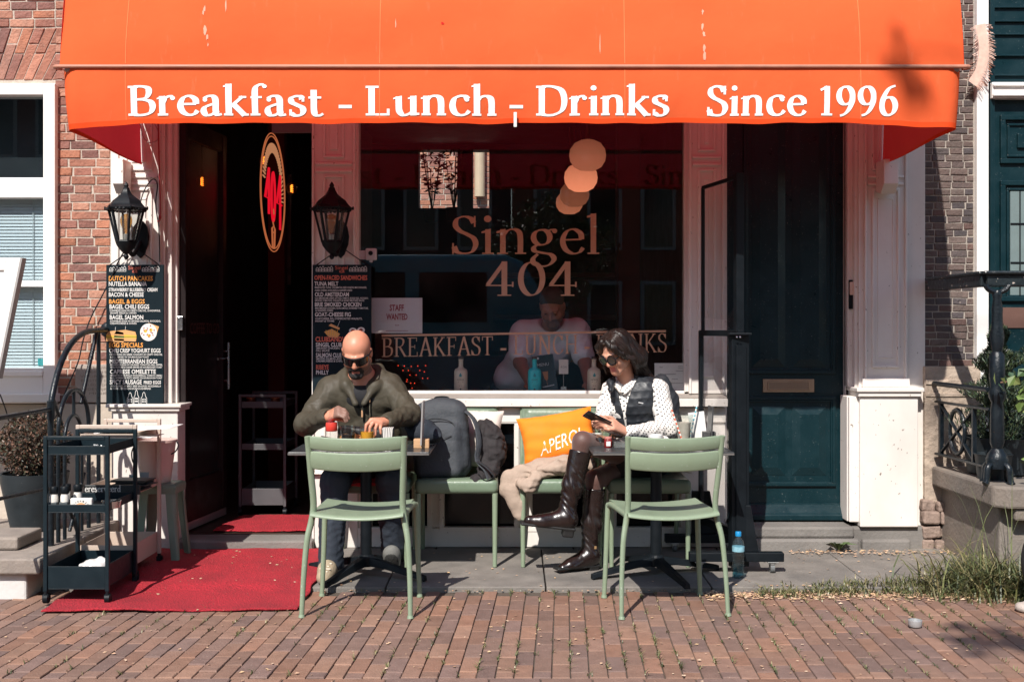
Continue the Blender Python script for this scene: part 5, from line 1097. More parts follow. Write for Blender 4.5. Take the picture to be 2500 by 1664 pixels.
LL = [('DUTCH PANCAKES', 905, 1272, 290, 40, 'o'), ('NUTELLA BANANA', 905, 1222, 333, 36, 'w'), ('STRAWBERRY BLUEBERRY CREAM', 905, 1310, 378, 29, 'w'), ('BACON & CHEESE', 905, 1195, 421, 35, 'w'), ('BAGEL & EGGS', 907, 1205, 478, 37, 'o'), ('BAGEL CHILI EGGS', 911, 1242, 521, 37, 'w'),
 ('SCRAMBLED EGGS W/ CRISPY CHILI OIL, GUACAMOLE,', 911, 1335, 544, 16, 'w'), ('SESAME SEEDS & CHIVES', 915, 1135, 563, 15, 'w'), ('BAGEL SALMON', 913, 1192, 607, 35, 'w'), ('SCRAMBLED EGGS W/ SMOKED SALMON, AVOCADO,', 915, 1338, 630, 16, 'w'), ('CREAMCHEESE & CHIVES', 915, 1137, 649, 15, 'w'),
 ('EGG SPECIALS', 908, 1190, 838, 39, 'o'), ('CHILI CRISP YOGHURT EGGS', 908, 1337, 882, 35, 'w'), ('3 FRIED EGGS ON GREEK YOGHURT W/ CRISPY CHILI OIL', 912, 1352, 905, 15, 'w'), ('& DILL SERVED W/ SOURDOUGH TOAST', 915, 1240, 926, 15, 'w'), ('MEDITERRANEAN EGGS', 913, 1310, 970, 35, 'w'),
 ('SCRAMBLED EGGS W/ CRUSHED TOMATOES, BELL PEPPER,', 915, 1354, 990, 15, 'w'), ('CHILI POWDER & CHIVES SERVED W/ SOURDOUGH TOAST', 918, 1350, 1010, 15, 'w'), ('CAPRESE OMELETTE', 915, 1297, 1056, 37, 'w'), ('OMELETTE W/ BUFFALO MOZZARELLA, TOMATO, FRESH', 915, 1348, 1078, 15, 'w'), ('BASIL, HOMEMADE PESTO SERVED ON SOURDOUGH TOAST', 916, 1350, 1098, 15, 'w'),
 ('SPICY SAUSAGE', 913, 1180, 1142, 37, 'w'), ('FRIED EGGS', 1197, 1340, 1140, 27, 'w'), ('3 FRIED EGGS W/ SPICY BEEF SAUSAGE, MOZZARELLA', 920, 1340, 1165, 15, 'w'), ('& CHIVES, SERVED ON SOURDOUGHBREAD', 918, 1255, 1186, 15, 'w')]
menu_board('dark hanging menu board with DUTCH PANCAKES and EGG SPECIALS, left of the doorway', 259, 399, 646, 987, -.03, LL, (882, 158, 478, 1152), pics_left)
LR = [('OPEN-FACED SANDWICHES', 957, 1283, 345, 30, 'r'), ('TUNA MELT', 957, 1105, 382, 27, 'w'), ('MARINATED TUNA, CALAMATAS, RED ONION, MAYONNAISE,', 960, 1280, 399, 12, 'w'), ('AGED CHEESE, AVOCADO & GARDEN CRESS', 960, 1190, 417, 12, 'w'), ('OLD AMSTERDAM', 960, 1170, 450, 27, 'w'), ('OLD AMSTERDAM CHEESE, LETTUCE, TOMATO, BOILED EGG, AVOCADO,', 960, 1290, 467, 12, 'w'), ('SMOKED TOMATOES, WALNUTS & HONEY MUSTARD SAUCE', 960, 1265, 482, 12, 'w'),
 ('BRIE SMOKED CHICKEN', 960, 1247, 514, 27, 'w'), ('BRIE SMOKED CHICKEN, GUACAMOLE, SUNDRIED TOMATOES,', 962, 1290, 531, 12, 'w'), ('& GARDEN CRESS', 963, 1072, 546, 12, 'w'), ('GOAT-CHEESE FIG', 960, 1182, 578, 27, 'w'), ('GOATCHEESE, FIG, OVENROASTED WALNUTS,', 962, 1252, 598, 13, 'w'), ('HONEY & THYME', 963, 1080, 613, 12, 'w'),
 ('CLUBSANDWICH', 963, 1215, 738, 32, 'r'), ('SINGEL CLUB', 965, 1125, 770, 26, 'w'), ('SMOKED CHICKEN, CHEESE,', 967, 1180, 786, 13, 'w'), ('DILL SAUCE', 967, 1050, 802, 13, 'w'), ('SALMON CLUB', 966, 1130, 837, 27, 'w'), ('SMOKED SALMON, AVOCADO,', 967, 1170, 853, 13, 'w'), ('CREAMCHEESE & CHIVES', 967, 1140, 868, 13, 'w'), ('RIBEYE', 967, 1045, 915, 30, 'r'), ('PHILLY', 967, 1045, 947, 27, 'w')]
menu_board('dark hanging menu board with OPEN-FACED SANDWICHES, behind the bald man', 763, 906, 646, 985, -.035, LR, (945, 248, 362, 886), pics_right)

# ------------------------------------------------------------------ window lettering, poster, things on the window ledge
GOLD = pm('copper_vinyl', (.74, .40, .245), .45, metal=.1, var=.05)
GYL = .0775; fg = lambda x, z, l: Vector((x, GYL - l * .5, z)); X_ = lambda p: fx(p, GYL); Z_ = lambda p: fz(p, GYL)
wl_ = thing('window_lettering', 'copper lettering on the shop window reading Singel 404 over a line of words', 'lettering', (X_(1250), GYL, 1.5))
m = MB(); serif(m, 'Singel', X_(1102), X_(1463), Z_(620), (620 - 527) * .00256, fg, thick=.088, thin=.026); m.build('name_lettering', GOLD, wl_)
m = MB(); serif(m, '404', X_(1186), X_(1408), Z_(722), 84 * .00256, fg, thick=.095, thin=.026); m.build('number_lettering', GOLD, wl_)
m = MB(); fgt = lambda x, z, l: fg(x, z + (x - X_(932)) * .017, l)
for tx, a, b in (('BREAKFAST', 932, 1203), ('-', 1222, 1236), ('LUNCH', 1254, 1410), ('-', 1427, 1440), ('DRINKS', 1456, 1628)): serif(m, tx, X_(a), X_(b), Z_(871), 46 * .00256, fgt, thick=.088, thin=.030)
m.build('slogan_lettering', GOLD, wl_); m = MB(); ribbon(m, [(X_(932), Z_(819)), (X_(1626), Z_(808))], .013, fg); m.build('rule', GOLD, wl_)
po = thing('staff_poster', 'white STAFF WANTED poster stuck inside the window beside the sandwich board', 'poster', (X_(968), GYL + .002, Z_(770)))
MB().box(X_(907), X_(1031), GYL + .001, GYL + .004, Z_(813), Z_(727)).build('sheet', pm('poster_paper', (.60, .56, .58), .6, var=.05, big=.3, bigs=4, bigcol=(.62, .55, .38)), po)
m = MB(); fp = lambda x, z, l: Vector((x, GYL + .001 - l * .4, z)); PRED = pm('poster_red', (.30, .035, .05), .6)
sans(m, 'STAFF', X_(951), Z_(758), 15 * .00256, fp, width=35 * .00256, bold=.03); sans(m, 'WANTED', X_(943), Z_(780), 15 * .00256, fp, width=52 * .00256, bold=.03); sans(m, '404', X_(964), Z_(795.5), 4 * .00256, fp, width=10 * .00256); ribbon(m, [(X_(942), Z_(807)), (X_(996), Z_(807))], .003, fp); m.build('poster_lettering', PRED, po)
cm = thing('security_camera', 'small white security camera on the window beside the sandwich board', 'camera', (X_(905), .05, Z_(622)))
MB().box(X_(894), X_(921), .035, .066, Z_(636), Z_(607)).build('housing', pm('camera_white', (.55, .55, .56), .4), cm, bevel=.008); MB().cyl((X_(907), .027, Z_(619)), (X_(907), .036, Z_(619)), .014).build('lens', BLACKMETAL, cm, smooth=40); MB().box(X_(872), X_(895), .05, .062, Z_(634), Z_(612)).build('mount', pm('camera_white', (.55, .55, .56), .4), cm, bevel=.003); MB().ell((X_(907), .048, Z_(638)), (.012, .010, .010), 12).build('sensor_dome', pm('camera_white', (.55, .55, .56), .4), cm)
boxes('window_ledge', [(GX0, GX1, .085, .46, .95, .994)], pm('ledge_dark', (.09, .085, .08), .6), .003)
def bottle(label, px, Y, col, capcol, name, txt):
    X = fx(px, Y); t = thing('liqueur_bottle', label, 'bottle', (X, Y, .994), 'bottles on the window ledge')
    MB().lathe([(.0, 0), (.040, 0), (.043, .006), (.042, .128), (.036, .143), (.018, .152), (.0145, .16), (.0140, .198), (.016, .199), (.016, .206), (0, .206)], 28).build('body', pm(name, col, .35, var=.05), t, smooth=50, ws=False)
    MB().lathe([(.0165, .2065), (.0165, .221), (.015, .223), (0, .223)], 20).build('stopper', pm('cork_brown', (.09, .04, .03), .6), t, smooth=40, ws=False)
    cylf = lambda x, z, l: Vector((.0432 * math.sin(x / .043), -.0432 * math.cos(x / .043) - l * .3, z)); m = MB(); sans(m, txt, -.022, .073, .010, cylf, width=.044); ribbon(m, [(-.016, .064), (.016, .064)], .003, cylf); ribbon(m, [(-.010, .040), (.010, .040)], .002, cylf); disc(m, .0, .018, .005, .006, cylf, .001, 10); m.build('label_lettering', pm('label_ink', (.06, .05, .045), .6), t, ws=False)
    m = MB(); poly(m, [(0, .122), (.009, .104), (.006, .096), (-.006, .096), (-.009, .104)], cylf, .001); m.build('drop_emblem', pm('emblem_blue', (.03, .22, .26), .5), t, ws=False)
bottle('cream bottle lettered INTENSE on the window ledge, between the bald man and the barman', 1125, .16, (.62, .50, .38), 0, 'bottle_cream', 'INTENSE')
bottle('turquoise bottle standing beside the dark menu card on the window ledge', 1305, .15, (.04, .50, .54), 0, 'bottle_teal', 'ORIGINAL')
bottle('cream bottle lettered INTENSE on the window ledge, just left of the woman', 1450, .17, (.62, .50, .38), 0, 'bottle_cream', 'INTENSE')
mc = thing('menu_card', 'dark leaning menu card headed MENU with a picture of a cocktail', 'menu card', (fx(1338, .2), .20, .994)); R = Matrix.Rotation(math.radians(-8), 3, 'Y') @ Matrix.Rotation(math.radians(-10), 3, 'X')
def tilt(m_, R, t): m_.v = [tuple(R @ Vector(v)) for v in m_.v]; return m_
tilt(MB().box(-.065, .065, -.003, .003, 0, .235), R, mc).build('card', pm('menu_dark', (.012, .025, .028), .4), mc, ws=False); fm = lambda x, z, l: Vector((x, -.0035 - l, z))
m = MB(); sans(m, 'MENU', -.045, .165, .020, fm, width=.075); ribbon(m, [(-.03, .03), (.045, .036)], .006, fm); disc(m, -.035, .218, .008, .008, fm, .001, 10); tilt(m, R, mc).build('card_lettering', CHW, mc, ws=False)
m = MB(); poly(m, [(-.018, .128), (.018, .128), (.012, .08), (.002, .066), (-.010, .08)], fm, .001); ribbon(m, [(.001, .066), (.003, .04)], .003, fm); tilt(m, R, mc).build('cocktail_print', pm('cocktail', (.50, .20, .07), .5), mc, ws=False)
nc = thing('number_card', 'small white card reading 404 on a wire stand on the window ledge', 'card', (fx(1376, .15), .15, .994))
MB().box(-.030, .030, -.002, .002, .113, .205).build('card', pm('card_cream', (.58, .52, .48), .6), nc, ws=False); m = MB(); serif(m, '404', -.020, .020, .150, .014, lambda x, z, l: Vector((x, -.0022 - l * .3, z)), step=.00003, mono=.07); m.build('card_lettering', pm('label_ink', (.06, .05, .045), .6), nc, ws=False)
MB().cyl((0, 0, .02), (0, 0, .115), .0018, n=6).box(-.018, .018, -.012, .012, 0, .033).build('stand', CLEAR if False else CHROME, nc, ws=False)
pp = thing('price_list', 'white printed sheet inside the lower right corner of the window', 'price list', (fx(1640, .1), .09, .994)); MB().box(fx(1598, .09), fx(1676, .09), .088, .091, .998, fz(886, .09)).build('sheet', pm('paper_white', (.72, .70, .67), .6), pp)
m = MB(); fq = lambda x, z, l: Vector((x, .0875 - l * .3, z)); [ribbon(m, [(fx(a, .09), fz(y_, .09)), (fx(b, .09), fz(y_, .09))], .0035, fq) for a, b, y_ in ((1610, 1618, 896), (1655, 1667, 894), (1655, 1667, 899), (1605, 1650, 913), (1640, 1655, 925), (1605, 1670, 935), (1650, 1668, 905))]; m.build('print_lines', pm('print_grey', (.25, .25, .25), .7), pp)
# red fairy lights behind the glass
fl = thing('fairy_lights', 'string of small red lights behind the glass beside the bald man', 'fairy lights', (fx(1000, .5), .5, 1.0)); random.seed(5); FLM = emis('red_led', (1, .06, .02), 1.3); pts = []
for i, (a, b) in enumerate(((972, 892), (987, 893), (1004, 894), (1020, 893), (1039, 892), (984, 904), (997, 904), (1025, 904), (1036, 907), (1001, 915), (1016, 915), (994, 926), (1032, 923), (1044, 923), (1003, 935), (1012, 935), (993, 931), (1006, 947))): pts.append(at(a, b, .5))
m = MB(); [m.ell(p, (.0032, .0032, .0032), 8) for p in pts]; m.build('led', FLM, fl)['kind'] = 'stuff'; m = MB(); m.tube(crom(pts, 3), .0015, 5); m.build('wire', BLACKMETAL, fl)
# pendant globes
GLOBE = [emis('lamp_glow_a', (1, .33, .20), .42), emis('lamp_glow_b', (1, .30, .10), .85), emis('lamp_glow_c', (.9, .30, .16), .26), emis('lamp_glow_d', (1, .38, .22), .40)]
def globe(i, Y, z, r, label):
    t = thing('pendant_lamp', label, 'pendant lamp', (.575, Y, z), 'row of globe pendant lamps in the cafe')
    m = bpy.data.materials.new('globe_glass'); m.use_nodes = True; b = m.node_tree.nodes['Principled BSDF']; b.inputs['Base Color'].default_value = (.65, .42, .34, 1); b.inputs['Roughness'].default_value = .25; b.inputs['Emission Color'].default_value = (1, .30, .15, 1); b.inputs['Emission Strength'].default_value = (.36, .85, .30, .42)[i]
    gnt = m.node_tree; gt = gnt.nodes.new('ShaderNodeTexCoord'); gs = gnt.nodes.new('ShaderNodeSeparateXYZ'); gm = gnt.nodes.new('ShaderNodeMapRange'); gm.inputs[1].default_value = -r; gm.inputs[2].default_value = r; gm.inputs[3].default_value = 1.2 * (.22, .62, .14, .27)[i]; gm.inputs[4].default_value = .5 * (.22, .62, .14, .27)[i]; gnt.links.new(gt.outputs['Object'], gs.inputs[0]); gnt.links.new(gs.outputs[2], gm.inputs[0]); gnt.links.new(gm.outputs[0], b.inputs['Emission Strength'])  # glow weakens upward: round shading painted into the globe's emission
    MB().lathe([(r * .42, -r * .80), (r * .75, -r * .62), (r * .95, -r * .3), (r, 0), (r * .95, r * .34), (r * .72, r * .66), (r * .4, r * .82), (.02, r * .88)], 36).build('globe', m, t, smooth=80, ws=False); MB().cyl((0, 0, r * .86), (0, 0, 3.41 - z), .006 if i else .016, n=8).build('cord', ROOMR, t, ws=False)
globe(0, 1.6, 2.71, .14, 'nearest and largest globe pendant lamp inside the window'); globe(1, 2.45, 2.655, .14, 'brightest orange globe pendant lamp, second from the window'); globe(2, 3.4, 2.63, .136, 'dim globe pendant lamp, third from the window'); globe(3, 4.35, 2.66, .136, 'farthest globe pendant lamp, lowest of the row in the window')
for X_w, Y_w, lab in ((-.86, 5.2, 'leafy house plant in front of the small back window'), (-.62, 5.1, 'thin house plant beside the small back window')):
    t = thing('house_plant', lab, 'plant', (X_w, Y_w, 2.55), 'house plants at the back window'); mm_ = MB(); rq = random.Random(int(-X_w * 100))
    MB().lathe([(.0, 0), (.07, 0), (.09, .14), (.08, .14), (0, .12)], 16).build('pot', ROOM, t, ws=False)
    for k in range(90):
        a = rq.random() * 6.28; L0 = rq.uniform(.15, .55); c0 = Vector((.10 * math.cos(a) * L0 * 2, .05 * math.sin(a), .14 + L0 * 1.2)); d = Vector((math.cos(a + rq.gauss(0, .8)), .2 * math.sin(a), rq.uniform(-.6, .6))).normalized(); q_ = d.cross(Vector((0, 1, 0))).normalized() * .016; mm_.add([c0, c0 + d * .03 + q_ * .6, c0 + d * .07, c0 + d * .03 - q_ * .6], [(0, 1, 2, 3)])
        if k % 6 == 0: mm_.tube([(0, 0, .1), c0 * .6, c0], .004, 5)
    mm_.build('foliage', pm('house_leaf', (.02, .035, .012), .6), t, ws=False)
# neon sign in the doorway
ns = thing('neon_sign', 'round neon sign with red 404 seen edge-on inside the doorway', 'neon sign', (-1.75, 1.29, 2.39)); cyn, czn, rn = 1.29, 2.39, .43
NO = emis('neon_orange', (1, .27, .10), .32); NR = emis('neon_red', (1, .010, .03), .55); NC = emis('neon_cream', (1, .42, .20), .34)
nf = lambda y, z: Vector((-1.75, cyn + y, czn + z))
m = MB(); [m.tube([nf(r * math.cos(2 * PI * k / 60), r * math.sin(2 * PI * k / 60)) for k in range(60)], .0042, 6, closed=True) for r in (.43, .408)]; m.build('ring_tube', NO, ns)
m = MB(); [m.tube([nf(r0 * math.cos(a), r0 * math.sin(a)), nf(r1 * math.cos(a + .03), r1 * math.sin(a + .03))], .006, 5) for k in range(34) for a in (math.radians(165 - k * 5.2),) for r0, r1 in ((.29, .36),)]; m.build('arc_tube', NC, ns)
m = MB()
for gx, kind in ((-.2, '4'), (.0, '0'), (.2, '4')):
    for o in (-.012, .012):
        if kind == '4': m.tube([nf(gx + .05 + o, -.17 if gx < 0 else -.25), nf(gx + .05 + o, .16), nf(gx - .07 + o, -.06), nf(gx + .10 + o, -.06)], .007, 6)
        else: m.tube([nf(gx + (.06 + o) * math.cos(2 * PI * k / 24), -.03 + (.17 + o) * math.sin(2 * PI * k / 24)) for k in range(24)], .007, 6, closed=True)
m.build('number_tube', NR, ns)
m = MB(); m.tube(crom([nf(.0, -.12), nf(.03, -.17), nf(-.01, -.21), nf(.03, -.25)], 5), .005, 5)
for o in (0, .02): m.tube([nf(-.05 + o, -.26), nf(-.03 + o * .6, -.40), nf(.05 - o, -.40), nf(.07 - o, -.26)], .005, 5)
m.tube([nf(.01 + .05 * math.cos(a), -.27 + .02 * math.sin(a)) for a in [2 * PI * k / 20 for k in range(20)]], .005, 5, closed=True); m.build('glass_tube', NO, ns)
for (a, b, Y, lab) in ((712, 460, 1.7, 'filament bulb hanging at the right in the doorway, beside the pillar'), (493, 443, 1.0, 'filament bulb hanging at the left in the dark doorway'), (645, 392, 1.75, 'filament bulb hanging behind the neon sign')):
    p = at(a, b, Y); t = thing('filament_bulb', lab, 'bulb', p, 'filament bulbs hanging in the doorway')
    MB().ell((0, 0, 0), (.042, .042, .05), 16).build('bulb', BULB, t, smooth=80, ws=False); MB().tube([(.010 * math.cos(k * 1.3), .010 * math.sin(k * 1.3), -.030 + k * .0028) for k in range(22)], .0028, 5).build('filament', emis('filament_glow', (1, .30, .05), 3.5), t, ws=False); MB().cyl((0, 0, .045), (0, 0, 3.41 - p.z), .005, n=6).cyl((0, 0, .045), (0, 0, .085), .014, n=10).build('cord', BLACKMETAL, t, ws=False)
C3 = cart('service_cart', 'grey metal cart with candle glasses inside the dark doorway', pm('cart_grey', (.08, .08, .085), .5), (-1.73, 1.05, .10))
for x, lab in ((-1.83, 'copper candle glass at the left end of the indoor cart'), (-1.66, 'copper candle glass at the right end of the indoor cart')):
    t = thing('candle_glass', lab, 'candle holder', (x, .93, .85), 'candle glasses on the indoor cart'); MB().lathe([(.0, 0), (.03, 0), (.032, .06), (.029, .06), (.028, .004), (0, .004)], 16).build('glass', pm('copper_glass', (.35, .13, .07), .3, metal=.4), t, smooth=40, ws=False); MB().ell((0, 0, .03), (.010, .010, .016), 8).build('flame', emis('candle_flame', (1, .35, .12), 1.2), t, ws=False)
# cables and cords on the left pilaster
CAB = pm('black_cable', (.012, .013, .014), .5)
m = MB().tube(crom([at(312, 600, -.06), at(288, 640, -.05), at(258, 705, -.02), at(222, 775, -.02), at(203, 830, -.03), at(190, 885, -.03), at(160, 955, -.04), at(140, 1010, -.05), at(112, 1050, -.08)], 6), .0042, 6); tag(m.build('lantern_cable', CAB), 'thin black cable sagging from the left lantern across the bricks', 'cable')
m = MB().tube(crom([at(0, 962, -.2), at(14, 1000, -.2), at(26, 1040, -.2), at(44, 1072, -.2), at(56, 1082, -.2)], 6), .004, 6); tag(m.build('loose_cable', CAB), 'thin black cable hanging at the left edge by the clipped bush', 'cable')
m = MB().tube(crom([at(386, 300, -.03), at(388, 380, -.03), at(390, 450, -.03), at(391, 500, -.03), at(390, 536, -.03), at(384, 540, -.03)], 6), .005, 6); m.ell(at(390, 530, -.03), (.010, .010, .016), 10); tag(m.build('red_cord', pm('cord_red', (.30, .025, .03), .7)), 'dark red cord hanging beside the left lantern', 'cord')
m = MB().tube(crom([at(342, 302, -.03), at(350, 335, -.03), at(366, 348, -.03), at(384, 342, -.03), at(386, 322, -.03), at(376, 300, -.03)], 6), .0035, 6); tag(m.build('awning_cable', pm('cable_grey', (.40, .36, .34), .6)), 'pale loop of cable hanging under the awning by the left pilaster', 'cable')
m = MB().tube(crom([at(340, 505, -.06), at(352, 465, -.03), at(372, 438, -.03), at(384, 450, -.03), at(380, 500, -.03), at(388, 560, -.03), at(390, 640, -.03)], 6), .004, 6); tag(m.build('lamp_cable', CAB), 'black cable looping from the left lantern up the pilaster', 'cable')

# ------------------------------------------------------------------ cushions, bag, coat, jackets on the chairs
def cushion(name, label, cat, c, w, h, t, R, mat, group=None, seed=0):
    o = thing(name, label, cat, c, group)
    def f(u, v, s):
        a = 2 * u - 1; b = 2 * v - 1; e = max(0, (1 - a ** 4) * (1 - b ** 4)); pin = 1 - .07 * (abs(a) ** 2) * (1 - abs(b)) * 0 - .08 * (1 - abs(b) ** 2) * abs(a) ** 4; pin2 = 1 - .08 * (1 - abs(a) ** 2) * abs(b) ** 4
        wr = .006 * math.sin(7 * a + 5 * b + seed) * math.sin(6 * b - 3 * a + seed) * e + .004 * math.sin(16 * a * b + seed) * (1 - e)
        return R @ Vector((a * w / 2 * pin, s * (t / 2 * e ** .55 + .002) + wr, b * h / 2 * pin2))
    m = MB().sheet(lambda u, v: f(u, v, -1), 28, 24).sheet(lambda u, v: f(1 - u, v, 1), 28, 24); o2 = m.build('cover', mat, o, smooth=80, ws=False); return o, f
CUO = pm('cushion_orange', (.86, .215, .008), .85, var=.06, vs=6, bump=.15, bs=200); CUW = pm('cushion_white', (.62, .56, .50), .85, var=.06, vs=6, bump=.2, bs=30)
R = Matrix.Rotation(math.radians(-10), 3, 'Y') @ Matrix.Rotation(math.radians(-16), 3, 'X')
co, cf = cushion('cushion', 'bright orange cushion lettered in white, propped against the chair back', 'cushion', (.275, -.225, .745), .46, .30, .13, R, CUO)
m = MB(); q = MB(); sans(q, 'APEROL', 0, 0, .085, lambda x, z, l: Vector((x, 0, z)), width=.34)
for f_ in q.f:
    V = [q.v[i] for i in f_]
    m.add([cf(.235 + .80 * (x / .46) + .10 * z / .1 * .3, .135 + z / .30 + x * .55, -1) + R @ Vector((0, -.003, 0)) for x, _, z in V], [tuple(range(len(V)))])
m.build('cushion_lettering', pm('cushion_print', (.80, .74, .66), .7), co, ws=False)
R = Matrix.Rotation(math.radians(4), 3, 'Y') @ Matrix.Rotation(math.radians(-14), 3, 'X'); cushion('cushion', 'white cushion behind the dark backpack on the second green chair', 'cushion', (-.27, -.20, .735), .42, .36, .12, R, CUW, 'white cushions on the chairs', 2)
R = Matrix.Rotation(math.radians(14), 3, 'Y') @ Matrix.Rotation(math.radians(-25), 3, 'X') @ Matrix.Rotation(math.radians(-25), 3, 'Z'); cushion('cushion', 'white cushion behind the woman beside the glass windbreak', 'cushion', (.93, -.16, .70), .38, .36, .13, R, CUW, 'white cushions on the chairs', 4)
cushion('cushion', 'red seat cushion under the bald man', 'cushion', (-.80, -.50, .525), .40, .32, .05, Matrix.Rotation(PI / 2, 3, 'X'), pm('cushion_red', (.35, .015, .02), .8))
BAGM = pm('backpack_cloth', (.040, .046, .054), .75, var=.2, vs=22, bump=.35, bs=70); BAGD = pm('backpack_dark', (.014, .016, .019), .6, var=.2)
bp_ = thing('backpack', 'dark grey backpack standing upright on the second green chair', 'backpack', (-.41, -.40, .515)); R = (Matrix.Rotation(math.radians(-4), 3, 'Y') @ Matrix.Rotation(math.radians(-10), 3, 'X'))
def fold(a): return lambda x, y, z: a * crs(x, y, z, 24, 3)
s = SDF((-.66, -.60, .47), (-.16, -.18, 1.02), .006); s.rbox((-.415, -.36, .735), (.165, .095, .225), .075, R, k=.03).rbox((-.43, -.445, .68), (.135, .05, .155), .045, R, k=.02).ell((-.42, -.34, .92), (.10, .07, .06), k=.05); s.warp(fold(.0045)); s.build('pack', BAGM, bp_, relax=1)
m = MB(); arc = lambda P, r: m.tube(crom(P, 6), r, 6, flat=.6)
arc([(-.56, -.485, .58), (-.565, -.475, .75), (-.54, -.455, .835), (-.46, -.455, .87), (-.36, -.455, .855), (-.325, -.465, .80), (-.305, -.48, .62)], .0045); arc([(-.55, -.487, .76), (-.45, -.497, .745), (-.35, -.49, .775)], .003); arc([(-.30, -.43, .60), (-.285, -.40, .80), (-.30, -.375, .93)], .005); m.build('zip', BAGD, bp_)
m = MB(); m.tube(crom([(-.30, -.36, .93), (-.22, -.42, .86), (-.19, -.47, .74), (-.20, -.50, .64), (-.15, -.53, .58), (-.13, -.55, .53)], 6), .022, 8, flat=.22); m.build('strap', BAGM, bp_); m = MB().tube(crom([(-.20, -.51, .63), (-.14, -.56, .60), (-.10, -.57, .55), (-.15, -.57, .525), (-.19, -.55, .56)], 6), .014, 6, flat=.25); m.build('strap', BAGD, bp_)
m = MB().tube(crom([(-.46, -.31, .95), (-.45, -.32, .985), (-.38, -.32, .985), (-.37, -.31, .95)], 6), .010, 6, flat=.5); m.build('carry_loop', BAGD, bp_); MB().obox((-.36, -.508, .575), (.035, .004, .008), None).build('tag', pm('tag_red', (.5, .03, .02), .6), bp_)
s = SDF((-.30, -.60, .47), (-.02, -.14, .92), .006); s.chain([(-.16, -.30, .80), (-.13, -.34, .74), (-.115, -.38, .66), (-.13, -.42, .58)], [.055, .075, .07, .06], k=.04, fold=.008, nf=3).ell((-.10, -.36, .70), (.06, .06, .09), k=.03).chain([(-.13, -.45, .56), (-.20, -.53, .52), (-.235, -.56, .50)], [.05, .035, .018], k=.03, fold=.006); s.warp(lambda x, y, z: .010 * crs(x, y, z, 30, 9) + .004 * crs(x, y, z, 60, 8)); tag(s.build('jacket', pm('jacket_dark', (.018, .015, .016), .85, var=.25, vs=18, bump=.4, bs=40), relax=1), 'crumpled black jacket stuffed beside the backpack', 'jacket')
COAT = pm('coat_beige', (.36, .275, .215), .85, var=.12, vs=9, bump=.3, bs=60)
s = SDF((-.10, -.68, .26), (.52, -.22, .74), .0055)
s.chain([(.44, -.42, .60), (.30, -.45, .595), (.16, -.47, .58), (.05, -.50, .555)], [.048, .06, .052, .044], k=.03).chain([(.40, -.53, .585), (.26, -.55, .60), (.13, -.56, .56)], [.03, .04, .028], k=.03, fold=.006).chain([(.06, -.52, .57), (-.01, -.53, .53), (-.02, -.54, .47), (.02, -.55, .40), (.035, -.55, .33)], [.044, .05, .046, .040, .030], k=.02, sq=((.3, 1, 0), .5)).chain([(.14, -.58, .53), (.09, -.59, .50), (.05, -.585, .515)], [.03, .035, .025], k=.02, fold=.006).ell((.30, -.40, .59), (.16, .12, .035), k=.04)
s.warp(lambda x, y, z: .0085 * (crs(x * .30, y * .8, z * 1.5, 38, 12) * np.clip((x - .02) / .08, 0, 1) + crs(x * 1.5, y, z * .30, 40, 15) * np.clip((.10 - x) / .08, 0, 1)) + .002 * crs(x, y, z, 40, 5)); tag(s.build('coat', COAT, relax=1), 'crumpled beige coat draped over the seat of the orange cushion chair', 'coat')
s = SDF((-.62, -.72, .68), (-.36, -.40, .92), .006); s.chain([(-.58, -.52, .84), (-.50, -.56, .82), (-.42, -.60, .78)], [.05, .05, .03], k=.03, fold=.008, nf=2).ell((-.50, -.55, .79), (.09, .07, .05), k=.04); s.warp(fold(.004)); tag(s.build('folded_jacket', pm('navy_cloth', (.012, .017, .026), .85, var=.2, bump=.3), relax=1), 'navy cloth bundle behind the menu stand on the man\'s table', 'cloth')

# ------------------------------------------------------------------ things on the tables
GLS = glass_mat('drink_glass', (.93, .95, .94)); 
def obj_on(name, label, cat, x, y, group=None, z=None): return thing(name, label, cat, (x, y, TZ if z is None else z), group)
t = obj_on('soda_bottle', 'small glass soda bottle with red label by the bald man', 'bottle', -.985, -.84)
MB().lathe([(.0, .002), (.026, .0), (.030, .01), (.030, .03), (.026, .06), (.030, .10), (.031, .125), (.026, .15), (.015, .175), (.0115, .20), (.0125, .215), (.0135, .22), (.0125, .228), (.0105, .228)], 24).build('glass', GLS, t, smooth=60, ws=False); MB().lathe([(.0, .003), (.0255, .004), (.028, .03), (.0245, .05), (.0, .05)], 20).build('water', pm('soda_clear', (.35, .32, .28), .1, var=.3), t, smooth=60, ws=False)
MB().lathe([(.0285, .092), (.0315, .096), (.0325, .125), (.0295, .140)], 24).build('label', pm('label_red', (.62, .045, .03), .45), t, smooth=60, ws=False)
def tumbler(name, label, cat, x, y, r0, r1, h, fill, col, gname=None, group=None, ribs=0):
    t = obj_on(name, label, cat, x, y, group); n = 28
    MB().lathe([(.0, .004), (r0 * .9, .0), (r0, .006), (r1, h), (r1 - .003, h), (r0 - .003, .012), (0, .010)], n).build('glass', GLS, t, smooth=50, ws=False)
    if fill: rf = r0 + (r1 - r0) * fill - .004; MB().lathe([(.0, .011), (r0 - .004, .013), (rf, h * fill), (0, h * fill + .0006)], n).build('drink', pm(gname, col, .15, var=.1), t, smooth=50, ws=False)
    return t
tumbler('drinking_glass', 'ribbed glass of dark cola on the bald man\'s table', 'glass', -.888, -.88, .034, .045, .125, .62, (.010, .006, .006), 'cola'); tumbler('juice_glass', 'glass of orange juice on the bald man\'s table', 'glass', -.783, -.90, .032, .041, .118, .80, (.78, .34, .02), 'orange_juice')
